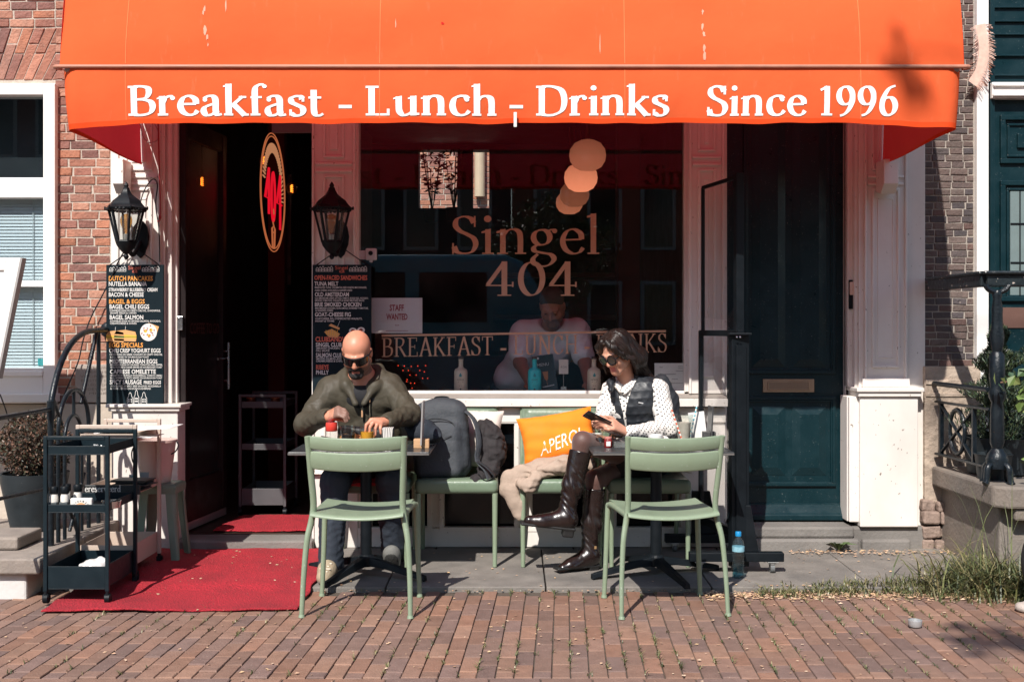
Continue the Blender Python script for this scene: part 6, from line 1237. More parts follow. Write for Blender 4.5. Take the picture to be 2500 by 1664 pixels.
t = obj_on('napkin_holder', 'metal napkin holder beside the orange juice', 'napkin holder', -.672, -.88); MB().box(-.030, -.027, -.04, .04, 0, .112).box(.027, .030, -.04, .04, 0, .112).box(-.03, .03, -.04, .04, 0, .004).build('holder', CHROME, t, bevel=.001, ws=False); m = MB(); [m.obox((-.020 + .008 * k, 0, .060), (.0055, .07, .11), Matrix.Rotation(.03 * (k - 2), 3, 'Y')) for k in range(6)]; m.build('napkins', pm('napkin', (.70, .67, .63), .8), t, ws=False)
t = obj_on('breakfast_plate', 'white plate with bread and croissant pieces behind the glasses', 'plate', -.86, -.70); MB().lathe([(.0, .004), (.07, .004), (.125, .016), (.127, .018), (.07, .009), (0, .008)], 32).build('plate', BRIGHTWHITE, t, smooth=60, ws=False)
s = SDF((-.14, -.16, 0), (.14, .1, .11), .005); s.chain([(-.09, -.09, .03), (-.05, -.11, .045), (-.01, -.10, .035)], [.018, .028, .018]).ell((.07, -.07, .04), (.045, .03, .03)).ell((.0, .0, .035), (.06, .04, .03)); s.warp(lambda x, y, z: .004 * np.sin(90 * x) * np.sin(80 * y + 40 * z)); s.build('bread', pm('crust', (.48, .20, .06), .6, var=.35, vs=30, bump=.4), t, ws=False, relax=1)
t = obj_on('folded_napkin', 'folded white paper napkin at the left end of the man\'s table', 'napkin', -1.05, -.70); MB().prism([(-.06, 0), (.06, 0), (.05, .035), (-.02, .05)], 'y', -.05, .05).build('napkin', pm('napkin', (.70, .67, .63), .8), t, ws=False)
t = obj_on('menu_stand', 'wooden block holding a thin grey menu card, seen edge-on', 'menu stand', -.494, -.83); MB().box(-.042, .042, -.028, .028, 0, .050).build('block', WOOD, t, bevel=.003, ws=False); tilt(MB().box(-.004, .004, -.07, .07, .02, .255), Matrix.Rotation(.04, 3, 'Y'), t).build('card', pm('card_steel', (.30, .28, .27), .35, var=.15), t, ws=False)
t = obj_on('saucer', 'white saucer with an upturned sugar cup at the woman\'s table edge', 'saucer', .485, -.56); MB().lathe([(.0, .003), (.04, .003), (.066, .012), (.068, .014), (.04, .007), (0, .006)], 28).build('dish', BRIGHTWHITE, t, smooth=60, ws=False); MB().lathe([(.0, .006), (.020, .006), (.030, .055), (.027, .055), (.018, .010), (0, .010)], 24).build('cup', BRIGHTWHITE, t, smooth=60, ws=False)
tumbler('water_glass', 'small clear water glass nearest the phone', 'glass', .482, -.70, .021, .027, .088, .5, (.55, .55, .55), 'water_fill'); tumbler('clear_tumbler', 'empty clear tumbler behind the jam jar', 'glass', .535, -.62, .026, .033, .085, 0, None)
t = obj_on('jam_jar', 'tiny jar of red jam with a white label', 'jar', .528, -.80); MB().lathe([(.0, 0), (.020, 0), (.022, .006), (.022, .042), (.019, .046), (0, .046)], 20).build('jar', pm('jam', (.20, .012, .010), .15), t, smooth=50, ws=False); MB().lathe([(.020, .0465), (.0205, .0475), (.0205, .058), (0, .058)], 20).build('lid', pm('lid_gingham', (.58, .22, .18), .5, var=.5, vs=160), t, smooth=50, ws=False); MB().box(-.012, .012, -.0235, -.018, .008, .034).build('label', pm('napkin', (.70, .67, .63), .8), t, bevel=.002, ws=False)
t = obj_on('ashtray', 'square clear glass ashtray beside the jam jar', 'ashtray', .60, -.82); m = MB(); [m.box(*b) for b in ((-.045, .045, -.045, .045, .0, .010), (-.045, .045, -.045, -.034, .0102, .035), (-.045, .045, .034, .045, .0102, .035), (-.045, -.034, -.0338, .0338, .0102, .035), (.034, .045, -.0338, .0338, .0102, .035))]; m.build('bowl', glass_mat('ashtray_glass', (.78, .80, .78), dirt=.25), t, bevel=.003, ws=False)
t = obj_on('coffee_cup', 'white coffee cup in the middle of the woman\'s table', 'cup', .79, -.78); MB().lathe([(.0, 0), (.026, 0), (.038, .03), (.041, .068), (.038, .068), (.034, .03), (.022, .005), (0, .005)], 28).build('cup', BRIGHTWHITE, t, smooth=60, ws=False); MB().lathe([(0, .058), (.038, .058)], 28).build('coffee', pm('coffee', (.10, .045, .02), .2), t, ws=False)
t = obj_on('paper_napkin', 'white folded napkin leaning beside the coffee cup', 'napkin', .862, -.76); MB().prism([(-.03, 0), (.03, 0), (.022, .022), (-.005, .055), (-.025, .06)], 'y', -.03, .03).build('napkin', pm('napkin', (.70, .67, .63), .8), t, bevel=.002, ws=False)
t = obj_on('straw_glass', 'tall ribbed glass with striped paper straws at the table end', 'glass', .955, -.72); V = MB(); n = 48
for r, z in ((.036, 0), (.039, .01), (.052, .175), (.049, .175), (.036, .012)):
    for k in range(n): a = 2 * PI * k / n; q = r * (1 + (.02 if k % 2 else 0)); V.v.append((q * math.cos(a), q * math.sin(a), z))
V.f = [(i * n + k, i * n + (k + 1) % n, (i + 1) * n + (k + 1) % n, (i + 1) * n + k) for i in range(4) for k in range(n)]; V.m = [0] * len(V.f); V.build('glass', GLS, t, smooth=30, ws=False); MB().lathe([(0, .012), (.030, .012), (.040, .13), (.0, .135)], 20).build('napkin_filling', pm('napkin_tan', (.48, .42, .36), .8, var=.2, vs=40), t, smooth=40, ws=False)
def straw(p, q, c1, c2, nm):
    m = MB(); p, q = Vector(p), Vector(q); N_ = 18
    for i in range(N_): m.mat = i % 2; m.cyl(p.lerp(q, i / N_), p.lerp(q, (i + 1) / N_), .0045, n=8)
    m.build('straw', [c1, c2], t, ws=False)
SW_ = pm('straw_white', (.7, .68, .64), .5); straw((-.005, -.055, .0), (-.075, -.03, .215), pm('straw_orange', (.60, .12, .05), .5), SW_, 'a'); straw((.03, -.0, .03), (.078, .02, .225), pm('straw_blue', (.08, .38, .45), .5), SW_, 'b')
t = obj_on('paper_card', 'folded white paper card behind the straw glass', 'card', 1.055, -.66); tilt(MB().box(-.045, .045, -.002, .002, 0, .185), Matrix.Rotation(-.12, 3, 'Y'), t).build('card', pm('paper_white', (.72, .70, .67), .6), t, ws=False)
t = obj_on('menu_stand', 'black block holding a thin dark menu card at the right end of the woman\'s table', 'menu stand', 1.085, -.78); MB().box(-.034, .034, -.028, .028, 0, .085).build('block', pm('block_dark', (.06, .06, .058), .5, var=.4, vs=40), t, bevel=.003, ws=False); tilt(MB().box(-.004, .004, -.07, .07, .02, .225), Matrix.Rotation(.05, 3, 'Y'), t).build('card', pm('card_dark', (.05, .05, .052), .4), t, ws=False)
# on the ground
t = thing('water_bottle', 'clear plastic water bottle with blue cap on the pavement beside the windbreak', 'bottle', (1.243, -.80, pave_z(-.8)))
pr = [(.0, .004), (.026, 0), (.033, .008)] + [(.033 - .0035 * (k % 2), .02 + .012 * k) for k in range(9)] + [(.033, .135), (.033, .175), (.028, .20), (.018, .216), (.013, .222), (.013, .232)]
MB().lathe(pr, 28).build('bottle', glass_mat('pet_plastic', (.72, .86, .90), dirt=.10), t, smooth=60, ws=False); MB().lathe([(.0, .006), (.0295, .010), (.030, .07), (.0, .0705)], 20).build('water', glass_mat('water_blue', (.45, .75, .82), dirt=.06), t, smooth=40, ws=False)
MB().lathe([(.0335, .145), (.0338, .172)], 28).build('label', pm('label_pale', (.22, .42, .50), .4, var=.3, vs=30), t, smooth=60, ws=False); MB().lathe([(.0165, .228), (.0165, .250), (.015, .252), (0, .252)], 20).build('cap', pm('cap_blue', (.01, .22, .48), .4), t, smooth=40, ws=False)
o = MB().lathe([(.0, 0), (.026, 0), (.031, .008), (.032, .030), (.030, .031), (.028, .008), (0, .004)], 28).build('metal_bowl', pm('worn_steel', (.5, .5, .5), .5, metal=.55), smooth=50); o.location = (1.878, -1.75, .004); tag(o, 'small round metal bowl left on the brick road', 'bowl')
# tilted white sign at the left edge
sg = thing('tilted_sign', 'tilted white framed sign board at the left edge in front of the sash window', 'sign', (-3.1, -.62, 0)); R = Matrix.Rotation(math.radians(10.5), 3, 'Y'); p = Vector((-2.835, -.62, 1.45))
def rb(b): m_ = MB().box(*b); m_.v = [tuple(p + Vector((v[0] + .20 * v[2], v[1] - .0 * v[2], v[2]))) for v in m_.v]; return m_
fm_ = MB(); 
for b in ((-.08, .0, -.02, .02, -.34, .34), (-.82, -.08, -.02, .02, .27, .34), (-.82, -.08, -.02, .02, -.34, -.27)): k = rb(b); fm_.add(k.v, k.f)
fm_.build('sign_frame', BRIGHTWHITE, sg, bevel=.004); rb((-.82, -.08, -.008, .012, -.27, .27)).build('sign_panel', pm('sign_white', (.78, .77, .75), .4), sg); MB().bar((-3.25, -.60, .2), (-3.25, -.60, 1.4), .04, .04).build('post', BLACKMETAL, sg); k = rb((.0, .012, -.028, .028, -.34, .34)); k.build('sign_edge', pm('edge_grey', (.32, .30, .29), .5), sg)
# ------------------------------------------------------------------ people
SKIN = pm('skin', (.56, .245, .155), .46, var=.08, vs=14, bump=.05, bs=120, sss=.12, spec=.45)
SKINP = pm('skin_pale', (.60, .30, .20), .46, var=.06, vs=14, sss=.12)
SKIND = pm('skin_tan', (.36, .16, .10), .5, var=.08, vs=14)
STUB = pm('skin_stubble', (.21, .115, .085), .55, var=.2, vs=90)
LIPS = pm('lips', (.42, .14, .11), .4); NAIL = SKIN
BEARD = pm('beard', (.012, .009, .008), .6, var=.4, vs=90, bump=.6, bs=260)
LENS = pm('dark_lens', (.008, .007, .008), .06, var=.1, coat=.5); EYEW = pm('eye_white', (.55, .52, .50), .3); EYED = pm('eye_dark', (.03, .02, .015), .2)
class Head:
    def __init__(s, H, tilt, yaw=0.0, roll=0.0, k=1.0):
        t, y = math.radians(tilt), math.radians(yaw); s.H = Vector(H); s.k = k
        s.f = Vector((-math.cos(t) * math.sin(y), -math.cos(t) * math.cos(y), -math.sin(t))); s.u = Vector((-math.sin(t) * math.sin(y), -math.sin(t) * math.cos(y), math.cos(t)))
        if roll: s.u = Matrix.Rotation(math.radians(roll), 3, s.f) @ s.u
        s.x = s.f.cross(s.u); s.R = Matrix((s.x, s.f, s.u)).transposed()
    def p(s, x, y, z): return s.H + (s.x * x + s.f * y + s.u * z) * s.k
    def sdf(s, S, fem=False):
        k = s.k; E = lambda c, r, kk=.02, op='u': S.ell(s.p(*c), [a * k for a in r], s.R, kk, op)
        C = lambda a, b, r0, r1, kk=.015, op='u': S.cone(s.p(*a), s.p(*b), r0 * k, r1 * k, kk, op)
        E((0, -.012, .035), (.077, .096, .083)); E((0, .028, -.035), (.060 if fem else .064, .062, .082), .03)
        for q in (-1, 1):
            C((q * (.046 if fem else .054), -.005, -.058), (q * .015, .070, -.100), .024, .021, .03); E((q * .040, .058, -.035), (.026, .022, .026), .025)
            E((q * .0315, .100, .000), (.017, .013, .011), .014, 's'); E((q * .032, .083, -.002), (.0135, .0135, .0125), .004)
            C((q * .012, .091, .021), (q * .048, .074, .020), .009, .007, .016); E((q * .011, .094, -.036), (.010, .011, .008), .008)
            E((q * .079, -.004, -.006), (.009, .020, .032), .006); E((q * .083, .004, -.004), (.005, .010, .018), .006, 's')
        E((0, .078, -.100), (.020 if fem else .026, .018, .018), .02)
        C((0, .088, .014), (0, .108, -.030), .008, .0115, .012); C((0, .105, -.034), (0, .088, -.042), .010, .006, .008)
        C((-.019, .087, -.066), (.019, .087, -.066), .0062, .0062, .007); C((-.017, .086, -.078), (.017, .086, -.078), .0075, .0075, .007); C((-.026, .094, -.0715), (.026, .094, -.0715), .0026, .0026, .004, 's')
        return S
    def local(s, C): return (C - np.array(s.H)) @ np.array(s.R) / s.k
def hand(S, W, K, A, d1, d2, L=(.040, .046, .043, .034), L2=(.034, .038, .036, .028), thumb=None, k=1.0, r=.0088, spread=.0185):
    """palm from wrist W to knuckle centre K, A points to the little finger; d1, d2 finger directions"""
    W, K, A = Vector(W), Vector(K), Vector(A).normalized(); d1 = [Vector(d).normalized() for d in (d1 if isinstance(d1[0], (tuple, list, Vector)) else [d1] * 4)]; d2 = [Vector(d).normalized() for d in (d2 if isinstance(d2[0], (tuple, list, Vector)) else [d2] * 4)]
    for i in range(4):
        kn = K + A * ((i - 1.5) * spread * k); m = kn + d1[i] * L[i] * k; t = m + d2[i] * L2[i] * k
        S.cone(W + A * ((i - 1.5) * .010 * k), kn, .016 * k, .0125 * k, .018); S.cone(kn, m, (r + .0012) * k, r * k, .005); S.cone(m, t, r * k, (r - .0022) * k, .003)
    if thumb:
        P = [Vector(p) for p in thumb]; S.cone(P[0], P[1], .015 * k, .011 * k, .016); S.cone(P[1], P[2], .0108 * k, .0078 * k, .004)
def mat_by(pt, default=0):
    def f(C):
        o = np.full(len(C), default, dtype=np.int32)
        for fn, i in pt: o[fn(C)] = i
        return o
# ---- the bald man
MH = Head((-.885, -.565, 1.258), 33, 2, k=1.02)
man = thing('person', 'bald bearded man in wraparound sunglasses and olive fleece jacket eating at the left table', 'person', (-.85, -.40, 0))
ShL, ElL, WrL = (-1.065, -.42, 1.025), (-1.172, -.58, .850), (-1.012, -.80, .908)
ShR, ElR, WrR = (-.700, -.42, 1.035), (-.585, -.575, .905), (-.688, -.80, .878)
HipL, KnL, AnL = (-.92, -.26, .575), (-.985, -.72, .545), (-.998, -.80, .10)
HipR, KnR, AnR = (-.74, -.26, .575), (-.685, -.66, .545), (-.680, -.53, .12)
S = SDF((-1.28, -1.05, .02), (-.46, -.14, 1.43), .0042)
MH.sdf(S)
S.cone((-.872, -.44, 1.10), MH.p(0, -.03, -.05), .064, .060, .03).cone((-.87, -.42, 1.07), (-.87, -.42, 1.10), .09, .07, .05)
S.ell((-.86, -.38, .97), (.17, .11, .17), k=.05).ell((-.84, -.33, .76), (.15, .11, .17), k=.05).ell((-.83, -.26, .60), (.16, .12, .10), k=.05).cone((-1.0, -.41, 1.04), (-.74, -.41, 1.04), .06, .06, .05)
for a, b, c in ((ShL, ElL, WrL), (ShR, ElR, WrR)): S.cone(a, b, .052, .042, .03).cone(b, c, .042, .029, .02)
for a, b, c in ((HipL, KnL, AnL), (HipR, KnR, AnR)): S.cone(a, b, .075, .052, .03).cone(b, c, .05, .034, .02)
S.cone(AnL, (-1.0, -.97, .05), .035, .028, .02).cone(AnR, (-.68, -.575, .10), .035, .028, .02)
hand(S, (-1.005, -.805, .912), (-.945, -.855, .940), (.10, -.55, -.60), (.75, -.25, -.22), [(.75, -.1, -.85), (.55, -.1, -.9), (.35, -.1, -.95), (.3, 0, -1)], thumb=((-.985, -.815, .905), (-.945, -.82, .895), (-.905, -.845, .885)))
hand(S, (-.692, -.805, .882), (-.738, -.868, .888), (.80, .15, -.25), [(-.55, -.45, -.55), (-.4, -.55, -.6), (-.2, -.5, -.7), (-.05, -.4, -.8)], [(-.15, -.2, -1), (-.1, -.2, -1), (0, -.15, -1), (.1, -.1, -1)], thumb=((-.715, -.81, .872), (-.765, -.83, .862), (-.785, -.87, .835)))
def man_mi(C):
    l = MH.local(C); o = np.zeros(len(C), dtype=np.int32)
    st = (l[:, 2] < -.045) & (l[:, 1] > -.03) & (l[:, 2] > -.14) & (np.abs(l[:, 0]) < .075); o[st] = 1
    o[(np.abs(l[:, 0]) < .022) & (l[:, 1] > .085) & (l[:, 2] < -.060) & (l[:, 2] > -.086)] = 2; return o
S.build('body', [SKIN, STUB, LIPS], man, mi=man_mi)
S = SDF(np.array(MH.p(0, 0, 0)) - .17, np.array(MH.p(0, 0, 0)) + .17, .003)
C_ = lambda a, b, r0, r1: S.cone(MH.p(*a), MH.p(*b), r0, r1, .008)
for q in (-1, 1): C_((0, .095, -.055), (q * .026, .086, -.058), .0095, .010); C_((q * .026, .086, -.056), (q * .034, .078, -.078), .0085, .009); C_((q * .034, .076, -.078), (q * .024, .080, -.100), .011, .014)
S.ell(MH.p(0, .080, -.101), (.038, .029, .025), MH.R, .014); C_((-.012, .090, -.089), (.012, .09, -.089), .006, .006)
S.warp(lambda x, y, z: .0012 * np.sin(240 * x) * np.sin(230 * z)); S.build('beard', BEARD, man, relax=1)
m = MB()
def shield(u, v):
    a = math.radians(-66 + 132 * u); b = .0 + .047 * v - .006 * math.cos(a * 2) * (1 - v); w = .082
    notch = .012 * math.exp(-(math.degrees(a) / 8) ** 2) * (1 - v); return MH.p(w * math.sin(a), .024 + w * math.cos(a) * .96, -.026 + b + notch)
g_ = m.sheet(shield, 40, 6).build('sunglasses', LENS, man, smooth=80); solid(g_, .004)
m = MB(); m.tube([shield(i / 30, 1.0) for i in range(31)], .0038, 6); 
for q in (0, 1): m.tube([shield(q, .85), MH.p((1, -1)[1 - q] * .080, .02, .012), MH.p((1, -1)[1 - q] * .084, -.03, .004)], .0036, 6)
m.build('glasses_frame', BLACKMETAL, man)
JACK = pm('fleece_olive', (.054, .046, .031), .65, var=.08, vs=16, bump=.3, bs=34, spec=.35); JINN = pm('fleece_dark', (.014, .015, .014), .8)
S = SDF((-1.30, -.96, .60), (-.44, -.14, 1.22), .0048)
S.ell((-.86, -.385, .97), (.205, .140, .175), k=.05).ell((-.84, -.35, .77), (.185, .145, .18), k=.06).cone((-1.03, -.41, 1.035), (-.73, -.41, 1.045), .085, .085, .06)
S.cone((-.95, -.39, 1.10), (-.88, -.34, 1.13), .05, .05, .05).cone((-.80, -.39, 1.10), (-.88, -.34, 1.13), .05, .05, .05)
for a, b, c, sd in ((ShL, ElL, WrL, 1), (ShR, ElR, WrR, 4)):
    S.cone(a, b, .074, .060, .05, fold=.0040, nf=3, seed=sd).cone(b, c, .059, .043, .03, fold=.0035, nf=4, seed=sd + 2); d = (Vector(c) - Vector(b)).normalized(); S.cone(Vector(c) - d * .03, Vector(c) - d * .004, .043, .040, .006)
    S.ell(b, (.061, .061, .061), k=.02)
# hood collapsed round the neck, and the open collar
for q in (-1, 1): S.chain([(-.872 + q * .0, -.30, 1.150), (-.872 + q * .08, -.33, 1.145), (-.872 + q * .105, -.42, 1.118), (-.872 + q * .085, -.505, 1.065), (-.868 + q * .025, -.555, .965)], [.036, .035, .029, .022, .014], k=.025)
S.warp(lambda x, y, z: .0058 * crs(x, y, z * .8, 26, 21) + .0016 * crs(x, y, z, 50, 22))
S.cone((-.868, -.60, .985), (-.872, -.50, 1.13), .010, .055, .01, op='s'); S.ell((-.874, -.45, 1.145), (.078, .075, .07), k=.02, op='s')
for c, b in ((WrL, ElL), (WrR, ElR)): d = (Vector(c) - Vector(b)).normalized(); S.cone(Vector(c) - d * .004, Vector(c) + d * .03, .031, .033, .003, op='s')
S.build('jacket', JACK, man, relax=2)
S = SDF((-1.02, -.60, .90), (-.72, -.30, 1.16), .005).ell((-.868, -.43, 1.0), (.125, .115, .10), k=.03).ell((-.874, -.47, 1.16), (.072, .075, .075), k=.01, op='s'); S.build('undershirt', pm('black_cotton', (.008, .008, .010), .85), man)
def jz(x, z):                        # front surface of the jacket, roughly
    dx_, dz_ = (x + .86) / .205, (z - .97) / .175; a = -.385 - .140 * math.sqrt(max(0.02, 1 - dx_ * dx_ - dz_ * dz_)); dx_, dz_ = (x + .84) / .185, (z - .77) / .18; b = -.35 - .145 * math.sqrt(max(.02, 1 - dx_ * dx_ - dz_ * dz_)); return min(a, b) - .0145
SEAM = pm('seam_olive', (.15, .135, .095), .7)
m = MB(); m.tube([(-.862 + .010 * math.sin(z * 9), jz(-.862, z) - .002, z) for z in np.linspace(.97, .70, 14)], .0042, 6); m.build('zip', pm('zip_dark', (.025, .025, .022), .5), man)
m = MB(); m.tube([(-.815, jz(-.815, z) - .001, z) for z in np.linspace(1.0, .86, 8)], .003, 6); m.tube([(-1.0 + .02 * i, jz(-1.0 + .02 * i, 1.035 - .0009 * i * i) + .001, 1.035 - .0009 * i * i) for i in range(7)], .0018, 5); m.tube([(-.72 - .02 * i, jz(-.72 - .02 * i, 1.045 - .0009 * i * i) + .001, 1.045 - .0009 * i * i) for i in range(5)], .0018, 5); m.build('seam', SEAM, man)
m = MB().obox((-.858, jz(-.86, .90) - .009, .905), (.010, .004, .040)).obox((-.815, jz(-.815, .985) - .008, .985), (.009, .004, .030)); m.build('zip_puller', pm('leather_tan', (.45, .25, .13), .6), man, bevel=.002)
TROU = pm('navy_trousers', (.017, .024, .036), .8, var=.2, vs=10, bump=.3, bs=45)
S = SDF((-1.14, -.92, .07), (-.56, -.12, .74), .006)
S.ell((-.83, -.27, .60), (.19, .14, .115), k=.05)
for a, b, c, sd in ((HipL, KnL, AnL, 0), (HipR, KnR, AnR, 3)): S.cone(a, b, .098, .076, .05, fold=.004, seed=sd).cone(b, c, .076, .070, .03, fold=.006, nf=4, seed=sd)
S.warp(lambda x, y, z: .005 * crs(x, y, z, 24, 31)); S.build('trousers', TROU, man, relax=1)
SHOE = pm('beige_suede', (.34, .27, .18), .8, var=.2, vs=25, bump=.3); SHOE2 = pm('grey_suede', (.14, .14, .13), .8, var=.25, vs=25); SOLE = pm('sole_rubber', (.35, .32, .28), .7); SOLED = pm('sole_dark', (.030, .030, .028), .85, var=.3, vs=60, bump=.8, bs=90)
S = SDF((-1.10, -1.06, .01), (-.88, -.70, .18), .0042).chain([(-1.0, -.80, .085), (-1.002, -.88, .085), (-1.006, -.96, .062)], [.046, .046, .040], k=.03).ell((-1.0, -.88, .055), (.048, .125, .04), k=.02).cut(lambda x, y, z: .026 - z + 0 * x)
S.build('shoe', [SHOE, SOLE], man, mi=lambda C: (C[:, 2] < .046).astype(np.int32)); m = MB(); [m.tube([(-1.032 + .012 * (k % 2), -.90 - .022 * k, .124 - .010 * k), (-.972 - .012 * (k % 2), -.91 - .022 * k, .124 - .010 * k)], .004, 5) for k in range(4)]; m.build('shoelaces', pm('lace_pale', (.6, .55, .45), .8), man)
sn = Vector((0, -.78, -.62)); sc = Vector((-.68, -.600, .085))
S = SDF((-.77, -.74, .02), (-.59, -.46, .24), .0042); R = fr((0, -.62, .78), up=(0, -.78, -.62)); S.ell(sc, (.050, .085, .045), R, k=.02).chain([(-.68, -.55, .13), (-.68, -.52, .10)], [.045, .05], k=.03).ell(sc + Vector((0, -.02, .04)), (.048, .05, .04), R, k=.02)
S.build('shoe', [SHOE2, SOLED], man, mi=lambda C: ((C - np.array(sc)) @ np.array(sn) > .026).astype(np.int32))
S = SDF((-1.04, -.80, .74), (-.70, -.55, .90), .005).rbox((-.885, -.66, .815), (.085, .05, .028), .02, Matrix.Rotation(.08, 3, 'Y')).rbox((-.80, -.62, .80), (.08, .05, .03), .02); tag(S.build('belt_bag', pm('bag_black', (.010, .010, .012), .6, var=.2, bump=.2, bs=50)), 'small black zip bag under the hands of the bald man', 'bag')

# ---- the woman
WH = Head((.606, -.475, 1.262), 33, 48, roll=0, k=.95)
wom = thing('person', 'dark haired woman in sunglasses, quilted vest and polka dot shirt looking at her phone', 'person', (.74, -.36, 0))
wShL, wElL, wWrL = (.850, -.425, 1.035), (.893, -.50, .815), (.640, -.70, .812)
wShR, wElR, wWrR = (.580, -.305, 1.03), (.520, -.42, .850), (.560, -.735, .845)
cHip, cKn, cAn = (.83, -.26, .60), (.392, -.735, .765), (.300, -.765, .365)
uHip, uKn, uAn = (.72, -.27, .575), (.470, -.600, .540), (.440, -.615, .130)
S = SDF((.0, -1.02, .02), (1.02, -.12, 1.40), .0045)
WH.sdf(S, True); S.cone((.668, -.365, 1.09), WH.p(0, -.035, -.045), .048, .046, .03)
S.ell((.715, -.36, .95), (.13, .09, .16), k=.05).ell((.74, -.32, .76), (.12, .10, .16), k=.05).ell((.78, -.27, .60), (.15, .12, .10), k=.05).cone((.80, -.40, 1.04), (.63, -.33, 1.04), .045, .045, .05)
for a, b, c in ((wShL, wElL, wWrL), (wShR, wElR, wWrR)): S.cone(a, b, .040, .034, .03).cone(b, c, .034, .024, .02)
S.cone(cHip, cKn, .085, .058, .03).cone(cKn, cAn, .052, .034, .02).cone(uHip, uKn, .082, .056, .03).cone(uKn, uAn, .05, .034, .02).cone(cAn, (.10, -.79, .335), .034, .024, .02).cone(uAn, (.28, -.68, .05), .034, .024, .02)
hand(S, (.634, -.705, .815), (.556, -.770, .860), (.15, -.55, -.82), (-.80, -.45, -.05), [(-.75, .2, .3), (-.75, .3, .25), (-.8, .3, .15), (-.8, .3, .1)], thumb=((.605, -.70, .845), (.555, -.715, .895), (.515, -.735, .905)), k=.92)
hand(S, (.550, -.750, .850), (.492, -.775, .872), (.2, .55, -.80), (-.65, -.25, -.25), (-.3, -.55, .1), thumb=((.54, -.75, .87), (.51, -.755, .90), (.485, -.765, .91)), k=.88)
TIGHT = pm('sheer_tights', (.095, .045, .036), .55, var=.12, vs=9, sheen=.3)
def wom_mi(C):
    l = WH.local(C); o = np.zeros(len(C), dtype=np.int32); o[np.linalg.norm(C - np.array(cKn), axis=1) < .085] = 1; o[(C[:, 2] < .80) & ~((C[:, 1] < -.68) & (C[:, 2] > .79)) & ~((C[:, 0] > .44) & (C[:, 1] < -.60) & (C[:, 2] > .77))] = 1
    o[(np.abs(l[:, 0]) < .024) & (l[:, 1] > .082) & (l[:, 2] < -.058) & (l[:, 2] > -.086) & (l[:, 1] < .12)] = 2; return o
S.build('body', [SKINP, TIGHT, pm('lips_rose', (.50, .16, .14), .35)], wom, mi=wom_mi)
m = MB(); 
for q in (-1, 1):
    c = WH.p(q * .034, .101, -.004); R = WH.R @ Matrix.Rotation(-q * .16, 3, 'Z')
    m.add([c + R @ Vector((.027 * math.cos(2 * PI * k / 24), .0015, .024 * math.sin(2 * PI * k / 24))) for k in range(24)], [tuple(range(24))])
m.build('sunglasses', LENS, wom)
m = MB()
for q in (-1, 1):
    c = WH.p(q * .034, .101, -.004); R = WH.R @ Matrix.Rotation(-q * .16, 3, 'Z')
    m.tube([c + R @ Vector((.028 * math.cos(2 * PI * k / 28), 0, .025 * math.sin(2 * PI * k / 28))) for k in range(28)], .0052, 8, closed=True); m.tube([WH.p(q * .062, .088, .004), WH.p(q * .078, .04, .006), WH.p(q * .082, -.01, .002)], .0035, 6)
m.tube([WH.p(-.008, .106, .0), WH.p(.008, .106, .0)], .004, 6); m.build('glasses_frame', pm('frame_black', (.008, .008, .009), .15), wom)
m = MB(); [m.tube([WH.p(q * .014, .0985, .024), WH.p(q * .030, .097, .031), WH.p(q * .050, .084, .027)], [.0028, .0034, .0018], 6) for q in (-1, 1)]; m.build('eyebrows', BEARD, wom)
HAIR = pm('black_hair', (.011, .0065, .005), .40, var=.5, vs=70, spec=.4, bump=.3, bs=140)
S = SDF((.40, -.66, .98), (.92, -.18, 1.42), .0042)
S.ell(WH.p(0, -.022, .042), (.0805, .096, .084), WH.R, .02); S.ell(WH.p(0, -.055, -.01), (.073, .062, .085), WH.R, .03)
for q, e in ((1, 0), (-1, 0)):
    S.chain([WH.p(q * .02, .062, .105), WH.p(q * .060, .068, .070), WH.p(q * .082, .055, .02), WH.p(q * .086, .030, -.035)], [.018, .019, .014, .011], k=.025)
S.chain([WH.p(.086, .035, -.02), WH.p(.088, .045, -.07), WH.p(.085, .06, -.11)], [.012, .010, .005], k=.015)
S.chain([WH.p(-.07, -.03, -.02), WH.p(-.085, -.06, -.10), (.745, -.36, 1.13), (.80, -.38, 1.09), (.855, -.39, 1.03), (.89, -.40, .975)], [.036, .040, .038, .034, .024, .006], k=.03).chain([WH.p(-.03, -.09, -.02), WH.p(-.05, -.11, -.10), (.76, -.30, 1.10), (.82, -.28, 1.03)], [.040, .042, .036, .012], k=.03)
S.ell(WH.p(0, .095, -.055), (.056, .075, .092), WH.R, k=.02, op='s')
def locks(x, y, z):
    X, Y, Z = x - WH.H.x, y - WH.H.y, z - WH.H.z; a = WH.x.x * X + WH.x.y * Y + WH.x.z * Z; b_ = WH.f.x * X + WH.f.y * Y + WH.f.z * Z; c = WH.u.x * X + WH.u.y * Y + WH.u.z * Z
    ph_ = np.arctan2(a, b_ + .02); return .0026 * np.sin(ph_ * 17 + 5 * np.sin(c * 16) + 2 * np.sin(ph_ * 5)) + .0016 * np.sin(ph_ * 41 + 9 * c * 10) + .0045 * np.exp(-(a / .006) ** 2) * (c > .05)
S.warp(locks); S.build('hair', HAIR, wom, relax=1)
m = MB(); rr = random.Random(4)
